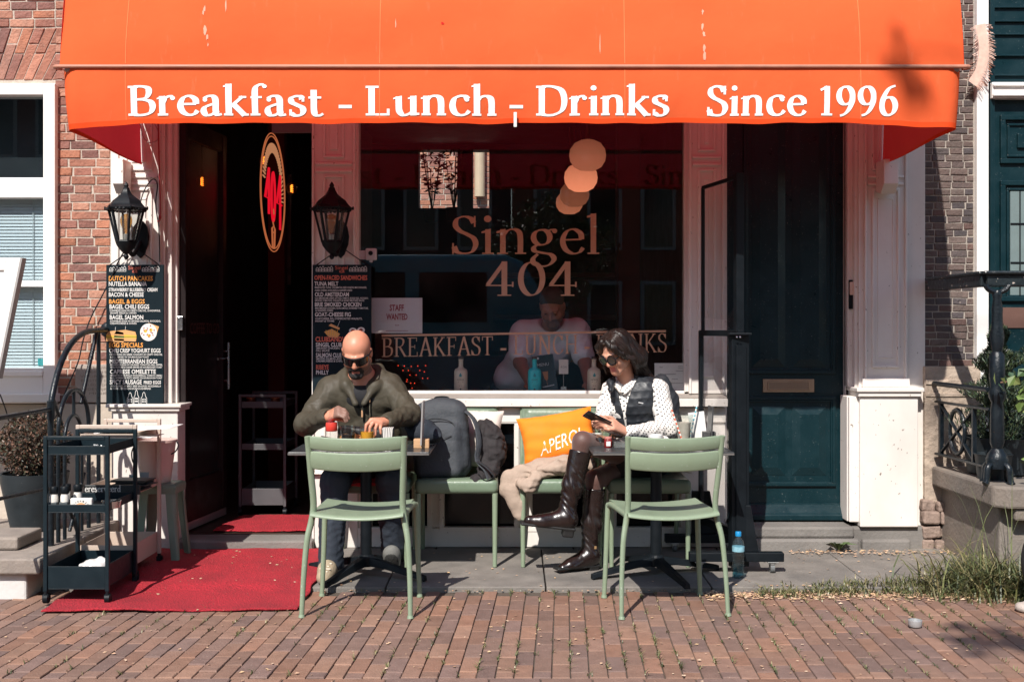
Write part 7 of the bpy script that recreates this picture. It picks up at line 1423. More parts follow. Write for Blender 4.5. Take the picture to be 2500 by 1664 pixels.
for i in range(420):
    q = 1 if i % 2 else -1; a = rr.uniform(-.3, 1); y0 = .075 * a; P0 = WH.p(q * rr.uniform(0, .012), y0 + .01, .128 - .35 * max(0, y0) ** 1.6 * 3 - .02 * abs(a) * .3)
    w = rr.uniform(.84, .97) if q > 0 else rr.uniform(.84, 1.0); fr_ = rr.uniform(-.12, 1)
    P1 = WH.p(q * .055 * w / .9, .055 * fr_ + .006, .105 * w / .92); P2 = WH.p(q * .088 * w / .92, .050 * fr_, .045); P3 = WH.p(q * .093, .045 * fr_ - .008, -.02)
    if q < 0:
        e = rr.random(); P4 = WH.p(-.105, -.055 + .05 * e, -.085); P5 = Vector((.755 + rr.uniform(-.02, .05), -.40 + rr.uniform(-.02, .09), 1.13 + rr.uniform(-.03, .03))); P6 = Vector((.83 + rr.uniform(-.06, .05), -.36 + rr.uniform(-.02, .1), 1.045 + rr.uniform(-.03, .03))); C = [P0, P1, P2, P3, P4, P5, P6]
    else: C = [P0, P1, P2, P3, WH.p(.092 + rr.uniform(-.008, .008), .03 + .04 * fr_, -.07), WH.p(.088 + rr.uniform(-.01, .012), .045 + .03 * fr_, -.105 + rr.uniform(-.02, .03))]
    C2 = []
    for c_ in C:
        l = Vector(WH.local(np.array([c_]))[0]) - Vector((0, -.022, .042)); qn = math.sqrt((l.x / .083) ** 2 + (l.y / .098) ** 2 + (l.z / .086) ** 2) * WH.k
        C2.append(WH.p(*(Vector((0, -.022, .042)) + l * ((1.03 + rr.random() * .05) / qn))) if qn < 1.06 and l.z > -.05 else Vector(c_))
    P = crom(C2, 4); n = len(P); m.tube(P, [.0021 * min(1, (n - j) / 5 + .15) for j in range(n)], 5)
m.build('hair_strands', pm('hair_strand', (.022, .013, .010), .36, var=.5, vs=60, spec=.5), wom, smooth=80)
DOT = bpy.data.materials.new('polka_dot_shirt'); DOT.use_nodes = True; N = DOT.node_tree.nodes; L = DOT.node_tree.links; b = N['Principled BSDF']; b.inputs['Roughness'].default_value = .75
tc = N.new('ShaderNodeTexCoord'); mp = N.new('ShaderNodeMapping'); mp.inputs['Rotation'].default_value = (math.radians(90), 0, 0); mp.inputs['Scale'].default_value = (48, 48, 48)
cb = N.new('ShaderNodeSeparateXYZ'); cc = N.new('ShaderNodeCombineXYZ'); L.new(tc.outputs['Object'], cb.inputs[0])
def mth(op, a, b_):
    n = N.new('ShaderNodeMath'); n.operation = op
    for i, v in enumerate((a, b_)):
        if isinstance(v, (int, float)): n.inputs[i].default_value = v
        else: L.new(v, n.inputs[i])
    return n.outputs[0]
u_ = mth('ADD', mth('MULTIPLY', cb.outputs[0], 50), mth('MULTIPLY', cb.outputs[1], 26)); v_ = mth('ADD', mth('MULTIPLY', cb.outputs[2], 50), mth('MULTIPLY', cb.outputs[1], 20))
a_ = mth('ADD', mth('MULTIPLY', u_, .7071), mth('MULTIPLY', v_, .7071)); d_2 = mth('SUBTRACT', mth('MULTIPLY', v_, .7071), mth('MULTIPLY', u_, .7071))
L.new(a_, cc.inputs[0]); L.new(d_2, cc.inputs[1]); vo = N.new('ShaderNodeTexVoronoi'); vo.voronoi_dimensions = '2D'; vo.inputs['Scale'].default_value = 1.0; vo.inputs['Randomness'].default_value = .12; L.new(cc.outputs[0], vo.inputs['Vector'])
mr = N.new('ShaderNodeMapRange'); mr.inputs[1].default_value = .20; mr.inputs[2].default_value = .24; L.new(vo.outputs['Distance'], mr.inputs[0]); mx = N.new('ShaderNodeMix'); mx.data_type = 'RGBA'; mx.inputs[6].default_value = (.02, .02, .025, 1); mx.inputs[7].default_value = (.74, .70, .65, 1); L.new(mr.outputs[0], mx.inputs['Factor']); L.new(mx.outputs[2], b.inputs['Base Color'])
S = SDF((.42, -.80, .68), (1.0, -.14, 1.16), .0048)
S.ell((.715, -.36, .95), (.148, .106, .165), k=.05).ell((.74, -.32, .77), (.14, .115, .15), k=.05).cone((.82, -.41, 1.035), (.61, -.32, 1.035), .058, .058, .05)
for a, b_, c, sd in ((wShL, wElL, wWrL, 1), (wShR, wElR, wWrR, 5)): q_ = .062 if sd == 1 else .050; S.cone(a, b_, q_, q_ - .002, .04, fold=.004, nf=3, seed=sd).cone(b_, c, q_ - .002, .036, .03, fold=.004, nf=4, seed=sd)
S.chain([(.712, -.325, 1.105), (.665, -.325, 1.110), (.625, -.375, 1.095), (.612, -.425, 1.065), (.628, -.46, 1.03)], [.020, .020, .019, .018, .012], k=.015).chain([(.712, -.325, 1.105), (.722, -.38, 1.085), (.695, -.44, 1.06), (.652, -.468, 1.02)], [.020, .019, .017, .012], k=.015)
S.ell((.655, -.40, 1.13), (.045, .05, .06), k=.01, op='s'); S.cone((.638, -.50, 1.03), (.645, -.44, 1.10), .010, .036, .01, op='s'); S.warp(lambda x, y, z: .003 * crs(x, y, z, 30, 41)); S.build('shirt', DOT, wom, relax=1)
VEST = pm('quilted_vest', (.013, .016, .021), .55, var=.2, vs=14, bump=.15, bs=60)
S = SDF((.44, -.60, .74), (.98, -.14, 1.15), .0048)
R = Matrix.Rotation(math.radians(-26), 3, 'Z'); S.ell((.715, -.36, .965), (.170, .130, .165), R, k=.05).ell((.735, -.325, .80), (.165, .138, .10), R, k=.06).cone((.80, -.405, 1.035), (.635, -.325, 1.035), .072, .072, .05)
S.chain([(.735, -.325, 1.10), (.69, -.30, 1.115), (.62, -.345, 1.10)], [.024, .024, .022], k=.02).chain([(.735, -.33, 1.10), (.748, -.40, 1.085), (.735, -.445, 1.05)], [.024, .024, .02], k=.02).chain([(.62, -.345, 1.10), (.575, -.43, 1.08), (.572, -.485, 1.04)], [.022, .022, .018], k=.02)
S.ell((.655, -.40, 1.13), (.055, .06, .07), k=.01, op='s')
tf = Vector((-.50, -.866, 0)); tl = Vector((.866, -.50, 0)); fc = Vector((.70, -.37, 0))
def openv(x, y, z):
    a = (x - fc.x) * tf.x + (y - fc.y) * tf.y; l = np.abs((x - fc.x) * tl.x + (y - fc.y) * tl.y); w = .016 + .10 * np.clip((z - .85) / .25, 0, 1)
    return np.maximum(np.maximum(w - l, .02 - a) * -1, -10)
S.warp(lambda x, y, z: .0042 * np.abs(np.sin(z * PI / .045 + .25 * np.sin(30 * x))) ** .6 - .002 + .0015 * np.sin(130 * x + 70 * y) * np.sin(90 * z))
g_ = np.meshgrid(*S.ax, indexing='ij', sparse=True); a = (g_[0] - fc.x) * tf.x + (g_[1] - fc.y) * tf.y; l = np.abs((g_[0] - fc.x) * tl.x + (g_[1] - fc.y) * tl.y); w = .007 + .052 * np.clip((g_[2] - .90) / .2, 0, 1); wedge = np.maximum(l - w, .03 - a); S.d = np.maximum(S.d, -wedge).astype(np.float32)
for c in (wShL,): dirv = (Vector(c) - Vector((.715, -.395, c[2]))).normalized(); S.ell(Vector(c) + dirv * .045 - Vector((0, 0, .04)), (.055, .06, .10), k=.01, op='s')
S.ell((.520, -.31, .985), (.035, .06, .10), k=.01, op='s'); S.build('vest', VEST, wom, relax=1); MB().obox((.742, -.500, .965), (.030, .003, .006), Matrix.Rotation(.2, 3, 'Y') @ Matrix.Rotation(.3, 3, 'Z')).build('reflective_tab', pm('tab_silver', (.6, .6, .6), .4), wom)
SKIRT = pm('black_skirt', (.009, .009, .011), .75, var=.2, vs=14, bump=.15)
S = SDF((.54, -.62, .46), (1.0, -.10, .84), .006).ell((.785, -.27, .63), (.17, .14, .12), k=.05).cone(cHip, Vector(cHip).lerp(Vector(cKn), .42), .108, .092, .04).cone(uHip, Vector(uHip).lerp(Vector(uKn), .45), .10, .088, .04).ell((.76, -.31, .74), (.15, .125, .09), k=.04); S.build('skirt', SKIRT, wom, relax=1)
BOOT = pm('brown_leather', (.013, .0068, .006), .30, var=.25, vs=9, bump=.10, bs=26, coat=.12, spec=.55); BSOLE = pm('boot_sole', (.012, .012, .012), .6)
def bootm(nm, kn, an, heel, ball, toe, nrm, wr):
    kn, an, heel, ball, toe, n = [Vector(v) for v in (kn, an, heel, ball, toe, nrm)]; n.normalize(); lo = [min(kn[i], an[i], heel[i], toe[i]) - .11 for i in range(3)]; hi = [max(kn[i], an[i], heel[i], toe[i]) + .11 for i in range(3)]; lo[2] = max(lo[2], .0)
    S = SDF(lo, hi, .0042); top = kn.lerp(an, .13); md = kn.lerp(an, .62)
    S.cone(top, md, .063, .056, .02).cone(md, an, .055, .046, .03).ell(an.lerp(heel, .45), (.048, .048, .048), k=.03).cone(an.lerp(heel, .25), ball.lerp(toe, .1) + n * .012, .046, .038, .04).cone(ball, toe, .037, .030, .03).cone(heel + n * .02, ball, .034, .035, .02)
    d = (kn - an).normalized(); S.warp(lambda x, y, z: .0032 * np.sin(70 * ((x - an.x) * d.x + (y - an.y) * d.y + (z - an.z) * d.z) + 6 * np.sin(35 * x + 20 * z)) * np.exp(-(((x - an.x) * d.x + (y - an.y) * d.y + (z - an.z) * d.z - .13) / .12) ** 2))
    fwd = (toe - heel); fwd = (fwd - n * fwd.dot(n)).normalized(); S.cut(lambda x, y, z: -((x - heel.x) * n.x + (y - heel.y) * n.y + (z - heel.z) * n.z) - .012); S.cut(lambda x, y, z: ((x - top.x) * d.x + (y - top.y) * d.y + (z - top.z) * d.z) - .0)
    b = S.build('boot', BOOT, wom, relax=1); side = fwd.cross(n); S2 = SDF(lo, hi, .0045); R = Matrix((side, fwd, n)).transposed(); L_ = (toe - heel).length
    S2.rbox(heel + fwd * .010 - n * .034, (.032, .031, .027), .006, R, k=.005); S2.rbox(heel + fwd * (L_ * .5 + .01) - n * .012, (.036, L_ * .5 + .038, .008), .006, R, k=.006); S2.build('boot_sole', BSOLE, b, relax=1)
    return b
bt = bootm('boot', cKn, cAn, (.322, -.772, .305), (.165, -.79, .322), (.095, -.80, .338), (.14, -.10, 1), 1)
bt = bootm('boot', uKn, uAn, (.462, -.605, .068), (.335, -.665, .056), (.285, -.690, .052), (0, 0, 1), 3); MB().obox((.468, -.665, .165), (.012, .006, .016)).build('buckle', pm('gold_buckle', (.6, .4, .2), .3, metal=.8), bt)
ph = thing('smartphone', 'black smartphone held in both hands of the woman', 'phone', (.468, -.795, .895)); n = Vector((.26, .55, .79)).normalized(); a = Vector((-.8, -.2, .4)); a = (a - n * a.dot(n)).normalized(); R = Matrix((a.cross(n), a, n)).transposed()
MB().obox((0, 0, 0), (.074, .152, .008), R).build('phone_body', pm('phone_black', (.012, .012, .014), .2), ph, bevel=.003, ws=False); m = MB(); m.obox(R @ Vector((.018, .052, -.0055)), (.030, .034, .003), R); m.build('camera_block', pm('phone_grey', (.03, .03, .034), .2), ph, bevel=.002, ws=False); MB().obox(R @ Vector((0, 0, .0042)), (.068, .145, .0006), R).build('screen', pm('screen_dark', (.02, .022, .026), .08), ph, ws=False)
S = SDF((.84, -.34, .60), (1.06, -.06, 1.14), .006).chain([(.90, -.20, 1.07), (.945, -.20, .96), (.965, -.21, .82), (.96, -.22, .70)], [.05, .055, .055, .045], k=.04, fold=.006); S.warp(lambda x, y, z: .004 * crs(x, y, z, 22, 61)); tag(S.build('hanging_jacket', pm('jacket_navy', (.013, .016, .022), .75, var=.2, bump=.2), relax=1), 'dark jacket hanging over the chair back behind the woman', 'jacket')

# ---- the barman behind the glass
BH = Head((.268, .70, 1.545), 36, 12, k=1.02); bar = thing('person', 'man in white T-shirt leaning over the window ledge inside the cafe', 'person', (.2, 1.0, .10))
bs = [((.065, .92, 1.355), (.055, .74, 1.165), (.125, .50, 1.030)), ((.455, .90, 1.365), (.49, .76, 1.165), (.50, .50, 1.030))]
S = SDF((-.28, .36, .96), (.66, 1.32, 1.76), .0055); BH.sdf(S); S.cone((.26, .90, 1.41), BH.p(0, -.03, -.05), .062, .06, .03); S.ell((.22, 1.0, 1.27), (.17, .12, .17), k=.05).ell((.06, 1.1, 1.06), (.15, .12, .12), k=.05)
for a, b_, c in bs: S.cone(a, b_, .055, .046, .03).cone(b_, c, .045, .031, .02)
for c in (bs[0][2], bs[1][2]): hand(S, c, Vector(c) + Vector((0, -.055, -.012)), (1, 0, 0), (0, -.9, -.1), (0, -.7, -.45), thumb=(Vector(c), Vector(c) + Vector((-.035, -.03, -.005)), Vector(c) + Vector((-.045, -.06, -.012))))
def bmi(C):
    l = BH.local(C); o = np.zeros(len(C), dtype=np.int32); o[(l[:, 2] < -.05) & (l[:, 2] > -.13) & (l[:, 1] > .0)] = 1; o[(np.abs(np.abs(l[:, 0]) - .032) < .009) & (np.abs(l[:, 2] + .001) < .0035) & (l[:, 1] > .085)] = 2; return o
S.build('body', [SKIND, STUB, EYED], bar, mi=bmi)
S = SDF((-.30, .66, .90), (.68, 1.36, 1.52), .006); S.ell((.235, .99, 1.27), (.205, .145, .18), k=.05).ell((.05, 1.1, 1.05), (.18, .15, .14), k=.07).ell((.14, 1.05, 1.16), (.19, .15, .14), k=.05).cone((.09, .93, 1.375), (.43, .91, 1.385), .080, .080, .05)
for a, b_, c in bs: S.cone(a, Vector(a).lerp(Vector(b_), .72), .083, .078, .04, fold=.003)
S.ell((.27, .86, 1.46), (.085, .10, .095), k=.02, op='s'); S.warp(lambda x, y, z: .007 * crs(x, y, z, 17, 71)); S.build('tshirt', pm('white_cotton', (.86, .87, .88), .85, var=.05, bump=.2, bs=25), bar, relax=1)
S = SDF((-.30, .90, .20), (.30, 1.40, 1.06), .009).ell((.03, 1.15, .96), (.17, .14, .12), k=.05).cone((-.05, 1.15, .95), (-.06, 1.2, .25), .10, .07, .04).cone((.12, 1.15, .95), (.14, 1.2, .25), .10, .07, .04); S.build('jeans', pm('blue_jeans', (.03, .05, .085), .85, var=.2), bar)
S = SDF(np.array(BH.H) - .17, np.array(BH.H) + .17, .004).ell(BH.p(0, -.018, .046), (.083, .100, .082), BH.R).ell(BH.p(0, .075, -.01), (.075, .075, .068), BH.R, k=.02, op='s').cut(lambda x, y, z: -((x - BH.p(0, 0, -.03).x) * BH.u.x + (y - BH.p(0, 0, -.03).y) * BH.u.y + (z - BH.p(0, 0, -.03).z) * BH.u.z)); S.build('hair', pm('short_hair', (.05, .035, .028), .7, var=.3, vs=80, bump=.5, bs=200), bar, relax=1)
bar.location.y -= .16
# ------------------------------------------------------------------ stoops and ironwork
st = thing('stone_stoop', 'grey stone stoop with whitewashed side at the lower left', 'stoop', (-3.3, -.6, 0)); NOSE = pm('stoop_slab', (.27, .225, .19), .8, var=.2, vs=10, bump=.35, bs=60, big=.5, bigs=3, bigcol=(.14, .12, .11))
m = MB(); ed = [-5.2, -3.55, -2.41]
for a, b in zip(ed, ed[1:]): m.box(a + .003, b - .003, -1.235, -.62, .135, .215); m.box(a + .003, b - .003, -.614, .0, .135, .218)
m.build('slab', NOSE, st, bevel=.010); MB().box(-5.2, -2.50, -1.19, .0, -.02, .134).build('base', pm('whitewash', (.60, .58, .56), .8, var=.12, bump=.3, bs=30, big=.4, bigs=3, bigcol=(.40, .37, .34)), st, bevel=.012)
MB().box(-5.2, -2.62, -1.02, -.70, .2185, .285).build('upper_step', NOSE, st, bevel=.012)
ri = thing('iron_railing', 'black iron stoop railing with arches, left of the pancake menu board', 'railing', (-2.5, -.45, .22)); XR = -2.5
P3 = lambda y, z: Vector((XR, y, z))
m = MB(); m.tube(crom([P3(-.01, 1.385), P3(-.20, 1.382), P3(-.40, 1.368), P3(-.58, 1.315), P3(-.73, 1.215), P3(-.84, 1.07), P3(-.88, .94), P3(-.88, .60), P3(-.88, .21)], 7), .017, 10); m.build('top_rail', IRON, ri, smooth=60)
m = MB().tube([P3(-.17, 1.37), P3(-.17, .21)], .013, 8); m.tube([P3(-.20, 1.37), P3(-.45, .96)], .012, 8); m.tube([P3(-.86, 1.02), P3(-.73, .86)], .010, 8); m.build('upright', IRON, ri, smooth=60)
def arch(y0, y1, zt, zs, r): 
    c, w = (y0 + y1) / 2, (y1 - y0) / 2; return MB().tube([P3(y0, .21)] + [P3(c - w * math.cos(a), zs + (zt - zs) * math.sin(a)) for a in [PI * k / 18 for k in range(19)]] + [P3(y1, .21)], r, 8)
for a in ((-.78, -.33, 1.045, .82, .0125), (-.69, -.44, .90, .76, .011)): arch(*a).build('arch', IRON, ri, smooth=60)
for a_, b_, c_ in ((P3(-.56, 1.04), P3(-.56, .90), .010), (P3(-.73, .5), P3(-.50, .22), .011), (P3(-.40, .55), P3(-.62, .25), .011)): MB().tube([a_, b_], c_, 8).build('brace', IRON, ri, smooth=60)
MB().tube([P3(-.88, .53), Vector((-2.56, -1.75, .56))], .010, 8).build('side_rail', IRON, ri, smooth=60); m = MB(); m.tube([P3(-.88, .955), Vector((-2.56, -1.75, .945))], .013, 8).cyl(P3(-.88, .90), P3(-.88, 1.0), .022, n=10); m.build('side_rail', IRON, ri, smooth=60); MB().ell(Vector((XR, -.01, 1.385)), (.05, .02, .05), 14).build('wall_rosette', IRON, ri, smooth=60)
# leaves helper
def leaves(n, fn, size, mat, name, parent, seed=1, cols=None, asp=.55, up=.0):
    r = random.Random(seed); V = []; F = []; C = []
    for i in range(n):
        p, out = fn(r); p = Vector(p); d = Vector((r.gauss(0, 1), r.gauss(0, 1), r.gauss(0, 1))).normalized(); d = (d + Vector(out) * .9 + Vector((0, 0, up))).normalized(); s = size * r.uniform(.6, 1.25)
        q = d.orthogonal(); q.rotate(Matrix.Rotation(r.random() * 6.28, 3, d)); q.normalize(); w = d.cross(q); b = len(V)
        V += [p - d * s * .5, p + q * s * asp * .5 + w * s * .10, p + d * s * .5, p - q * s * asp * .5 + w * s * .10]; F += [[b, b + 1, b + 2], [b, b + 2, b + 3]]
        c = r.choice(cols); k = r.uniform(.75, 1.25); C += [[c[0] * k, c[1] * k, c[2] * k, 1]] * 6
    o = mesh_obj(name, V, F, mat, parent); a = o.data.color_attributes.new('tone', 'FLOAT_COLOR', 'CORNER'); a.data.foreach_set('color', np.array(C, dtype=np.float32).ravel()); return o
LEAFM = pm('leaf', (1, 1, 1), .5, attr='tone', var=.1)
POT = pm('pot_black', (.014, .020, .024), .55, var=.2, vs=14, spk=.24, spkcol=(.10, .10, .09), spks=50)
pb = thing('potted_bush', 'browned clipped box ball in a large dark pot on the left stoop', 'plant', (-2.80, -.38, .216))
MB().lathe([(.0, 0), (.115, 0), (.13, .01), (.185, .28), (.19, .30), (.195, .335), (.175, .335), (.165, .29), (0, .28)], 36).build('pot', POT, pb, smooth=40, ws=False)
def ball(r):
    d = Vector((r.gauss(0, 1), r.gauss(0, 1), r.gauss(0, 1))).normalized(); k = .205 * r.uniform(.72, 1.03) * (1 + .05 * math.sin(d.x * 7 + 2) * math.sin(d.z * 8)); return (d.x * k, d.y * k, .49 + d.z * k * .95), d
leaves(5200, ball, .022, LEAFM, 'foliage', pb, 3, [(.11, .055, .035), (.07, .040, .026), (.15, .08, .05), (.035, .040, .022), (.05, .045, .025)]).location = (0, 0, 0)
for o_ in kids(pb):
    if o_.name.startswith('foliage'):
        for v in o_.data.vertices: v.co += Vector(pb.location)
MB().ell((0, 0, .49), (.155, .155, .15), 16).cyl((0, 0, .25), (0, 0, .45), .02).build('stem', pm('bush_core', (.025, .018, .012), .9), pb, ws=False)
# right stoop
rs_ = thing('stone_stoop', 'grey stone stoop with iron railing and pots at the lower right', 'stoop', (3.4, -.5, 0)); NOS2 = pm('stoop_slab_dark', (.17, .148, .128), .85, var=.3, vs=8, bump=.5, bs=50, big=.6, bigs=2.5, bigcol=(.24, .19, .15))
MB().prism([(2.595, -.01), (2.595, -.90), (2.66, -.965), (4.6, -.98), (4.6, -.01)], 'z', .425, .545).build('slab', NOS2, rs_, bevel=.015); MB().prism([(2.655, -.01), (2.655, -.85), (4.6, -.88), (4.6, -.01)], 'z', -.02, .424).build('base', NOS2, rs_, bevel=.01)
MB().box(2.70, 4.6, -.945, -.885, .36, .424).build('moulding', NOS2, rs_, bevel=.012)
rr_ = thing('iron_railing', 'old black iron railing with cast post and wooden handrail on the right stoop', 'railing', (2.66, -.85, .545))
m = MB(); m.bar((2.60, .0, 1.665), (2.625, -.74, 1.66), .055, .075).bar((2.625, -.74, 1.66), (4.2, -.80, 1.66), .055, .075).bar((2.59, .0, 1.700), (2.62, -.755, 1.70), .075, .02).bar((2.60, -.755, 1.70), (4.2, -.815, 1.70), .075, .02); m.build('handrail', pm('worn_handrail', (.012, .018, .021), .35, var=.3, vs=20, spk=.30, spkcol=(.45, .38, .33), spks=28, bump=.3, bs=40), rr_, bevel=.012)
pz_ = .545; m = MB().lathe([(.055, .08), (.06, .13), (.05, .16), (.028, .19), (.038, .22), (.036, .40), (.030, .44), (.045, .47), (.046, .50), (.036, .53), (.042, .58), (.040, .70), (.026, .72), (.034, .76), (.038, .80), (.030, .86), (.028, .93), (.030, .95), (.021, 1.01), (.026, 1.03), (.022, 1.05), (.02, 1.055)], 14); m.xf(Matrix.Translation((2.665, -.80, pz_)))
for k in range(4):
    a = k * PI / 2 + .5; m.tube(crom([(2.665 + .03 * math.cos(a), -.80 + .03 * math.sin(a), pz_ + .11), (2.665 + .075 * math.cos(a), -.80 + .075 * math.sin(a), pz_ + .09), (2.665 + .085 * math.cos(a), -.80 + .085 * math.sin(a), pz_ + .02), (2.665 + .10 * math.cos(a), -.80 + .10 * math.sin(a), pz_)], 5), .017, 8)
for q in (-1, 1): m.tube(crom([(2.665, -.80, pz_ + 1.04), (2.665 + q * .045, -.80, pz_ + 1.06), (2.665 + q * .065, -.80, pz_ + 1.085)], 5), .015, 8)
m.build('post', IRON, rr_, smooth=45)
m = MB().tube([Vector((2.605 + .07 * k / 60 * 0 + .02 * k / 60, -.02 - .76 * k / 60, 1.055 + .0 * k)) for k in range(61)], [.013 + .0025 * (k % 2) for k in range(61)], 10); m.build('rope_rail', IRON, rr_, smooth=40)
Q = lambda t, z: Vector((2.615 + .03 * t, -.04 - .72 * t, z)); m = MB(); m.bar(Q(0, .945), Q(1, .945), .03, .014).bar(Q(0, .625), Q(1, .625), .03, .014); [m.bar(Q(t, .63), Q(t, .94), .024, .024, up=(0, 1, 0)) for t in (.10, .72)]; m.bar(Q(.10, .93), Q(.72, .64), .02, .012).bar(Q(.10, .64), Q(.72, .93), .02, .012); m.tube([Q(.41 + .14 * math.cos(a), .785 + .13 * math.sin(a)) for a in [2 * PI * k / 28 for k in range(28)]], .013, 6, closed=True); m.build('lattice_panel', IRON, rr_, bevel=.003)
tp = thing('potted_conifer', 'dark green conifer in a black pot behind the right railing', 'plant', (2.84, -.40, .546)); MB().lathe([(.0, 0), (.15, 0), (.17, .01), (.19, .20), (.20, .215), (.18, .215), (.17, .19), (0, .18)], 28).build('pot', POT, tp, smooth=40, ws=False); MB().tube([(0, 0, .15), (.01, 0, .5), (0, .02, .74)], [.018, .012, .004], 6).build('stem', pm('bark', (.06, .045, .035), .9, bump=.6), tp, ws=False)
def con(r):
    z = r.random() ** .8; w = .26 * (1 - z) ** .75 * (.75 + .35 * math.sin(z * 25 + 3)) + .015; a = r.random() * 6.28; k = math.sqrt(r.uniform(.25, 1)); cl = math.sin(a * 3 + z * 30); return (2.84 + w * k * math.cos(a) * (1 + .2 * cl), -.40 + w * k * math.sin(a) * (1 + .2 * cl), .70 + z * .68 + .04 * k), (math.cos(a) * .7, math.sin(a) * .7, 1.3)
leaves(9000, con, .034, LEAFM, 'foliage', tp, 6, [(.022, .045, .025), (.035, .062, .030), (.05, .075, .030), (.012, .025, .018), (.06, .07, .03)], asp=.22)
tp2 = thing('potted_conifer', 'second dark conifer in a black pot at the right edge behind the post', 'plant', (3.16, -.28, .546)); MB().lathe([(.0, 0), (.15, 0), (.19, .22), (.18, .22), (0, .19)], 28).build('pot', POT, tp2, smooth=40, ws=False)
def con2(r):
    p, d = con(r); return (p[0] + .32, p[1] + .12, p[2] + .06), d
leaves(6000, con2, .034, LEAFM, 'foliage', tp2, 8, [(.03, .055, .03), (.05, .07, .03), (.015, .03, .02)], asp=.22)
fp_ = thing('empty_pot', 'low black flower pot on the right stoop behind the lattice', 'pot', (2.72, -.62, .546)); MB().lathe([(.0, 0), (.085, 0), (.10, .13), (.108, .14), (.095, .14), (.085, .10), (0, .10)], 24).build('pot', POT, fp_, smooth=40, ws=False)
vi = thing('climbing_vine', 'leafy green vine trailing over the post at the right edge', 'plant', (2.80, -.92, .55)); m = MB(); VP = []
for P_ in ([(2.95, -.90, 1.28), (2.83, -.93, 1.20), (2.72, -.92, 1.12), (2.64, -.90, 1.10)], [(2.80, -.93, 1.16), (2.76, -.95, 1.02), (2.82, -.95, .90), (2.95, -.93, .84)], [(3.0, -.92, .80), (2.86, -.95, .72), (2.78, -.97, .66)], [(3.0, -.9, 1.2), (2.9, -.94, 1.06), (2.92, -.95, .98)]): c_ = crom(P_, 6); VP += c_; m.tube(c_, .004, 5)
m.build('stem', pm('vine_stem', (.16, .09, .06), .8), vi)
def vl(r): p = r.choice(VP); return (p[0] + r.gauss(0, .03), p[1] + r.gauss(0, .02) - .01, p[2] + r.gauss(0, .035)), (0, -.6, -.3)
leaves(130, vl, .062, LEAFM, 'foliage', vi, 9, [(.10, .15, .04), (.06, .11, .04), (.16, .19, .06), (.035, .07, .035)], asp=.75)
# fringed paper garland on the right door frame
fg_ = thing('fringe_garland', 'pale pink fringed paper garland hanging on the white door frame at the top right', 'garland', (2.88, -.05, 3.2)); m = MB(); C = crom([(2.875, -.06, 3.26), (2.90, -.06, 3.12), (2.88, -.055, 2.98), (2.83, -.05, 2.90)], 8)
for i, p in enumerate(C[:-1]):
    q = C[i + 1]; d = (q - p).normalized(); s = d.cross(Vector((0, 1, 0))).normalized()
    m.add([p - s * .03, p + s * .03, q + s * .03, q - s * .03], [(0, 1, 2, 3)])
    for k in range(3):
        b = p.lerp(q, k / 3); e = p.lerp(q, k / 3 + .2)
        for sg_ in (-1, 1): w = .062 * random.uniform(.75, 1.2); m.add([b + s * sg_ * .03, e + s * sg_ * .03, e + s * sg_ * w + Vector((0, random.uniform(-.015, .0), -.018)), b + s * sg_ * w + Vector((0, random.uniform(-.015, .0), -.018))], [(0, 1, 2, 3)])
m.build('paper_fringe', pm('garland_paper', (.70, .47, .38), .8, var=.2, vs=30), fg_)
# ------------------------------------------------------------------ grass, weeds, litter
def blades(name, L, mat, seed=1):
    r = random.Random(seed); V = []; F = []; C = []
    for x, y, z, h, w, lean, col in L:
        a = r.random() * 6.28; d = Vector((math.cos(a), math.sin(a), 0)); s = Vector((-d.y, d.x, 0)) * w; b = len(V); k = lean * r.uniform(.3, 1.3)
        for t in (0, .4, .75): V += [Vector((x, y, z)) + d * h * k * t * t + Vector((0, 0, h * t * (1 - .25 * k * t))) - s * (1 - t * .6), Vector((x, y, z)) + d * h * k * t * t + Vector((0, 0, h * t * (1 - .25 * k * t))) + s * (1 - t * .6)]
        V.append(Vector((x, y, z)) + d * h * k + Vector((0, 0, h * (1 - .3 * k)))); F += [[b, b + 1, b + 3, b + 2], [b + 2, b + 3, b + 5, b + 4], [b + 4, b + 5, b + 6]]; q = r.uniform(.75, 1.25); C += [[col[0] * q, col[1] * q, col[2] * q, 1]] * 11
    o = mesh_obj(name, V, F, mat); a = o.data.color_attributes.new('tone', 'FLOAT_COLOR', 'CORNER'); a.data.foreach_set('color', np.array(C, dtype=np.float32).ravel()); return o
GC = [(.080, .092, .032), (.11, .118, .042), (.055, .070, .028), (.17, .15, .065), (.22, .185, .09)]; r = random.Random(21); L = []
for i in range(3200):
    x = 1.28 + 1.62 * r.random() ** .8; w = .10 + .16 * max(0, (x - 1.6) / 1.2); dens = .5 + .5 * math.sin(x * 9) * math.sin(x * 23 + 1)
    if r.random() > .35 + .65 * dens: continue
    y = -1.07 + r.gauss(0, w * .42) + .05 * math.sin(x * 4); L.append((x, y, .0 if y < -1.015 else pave_z(y), r.uniform(.02, .055) * (1 + 1.0 * max(0, (x - 1.9))), .0032, 1.2, r.choice(GC)))
tag(blades('grass_strip', L, LEAFM, 2), 'short tufty grass along the pavement edge at the lower right', 'grass', kind='stuff'); L = []
for i in range(1500):
    a = r.random(); x = 2.50 + r.gauss(0, .16) + .15 * a; y = -.98 + r.gauss(0, .13) - .10 * a
    if y > -.88 and x > 2.68: y = -1.02 - r.random() * .1
    L.append((x, y, .0, r.uniform(.08, .30) * (1.1 if r.random() < .2 else .8), r.uniform(.003, .006), 1.3, r.choice(GC)))
for i in range(16):
    x = 2.55 + r.gauss(0, .12); L.append((x, -1.02 + r.gauss(0, .06), 0, r.uniform(.5, .72), .003, .30, (.13, .15, .06)))
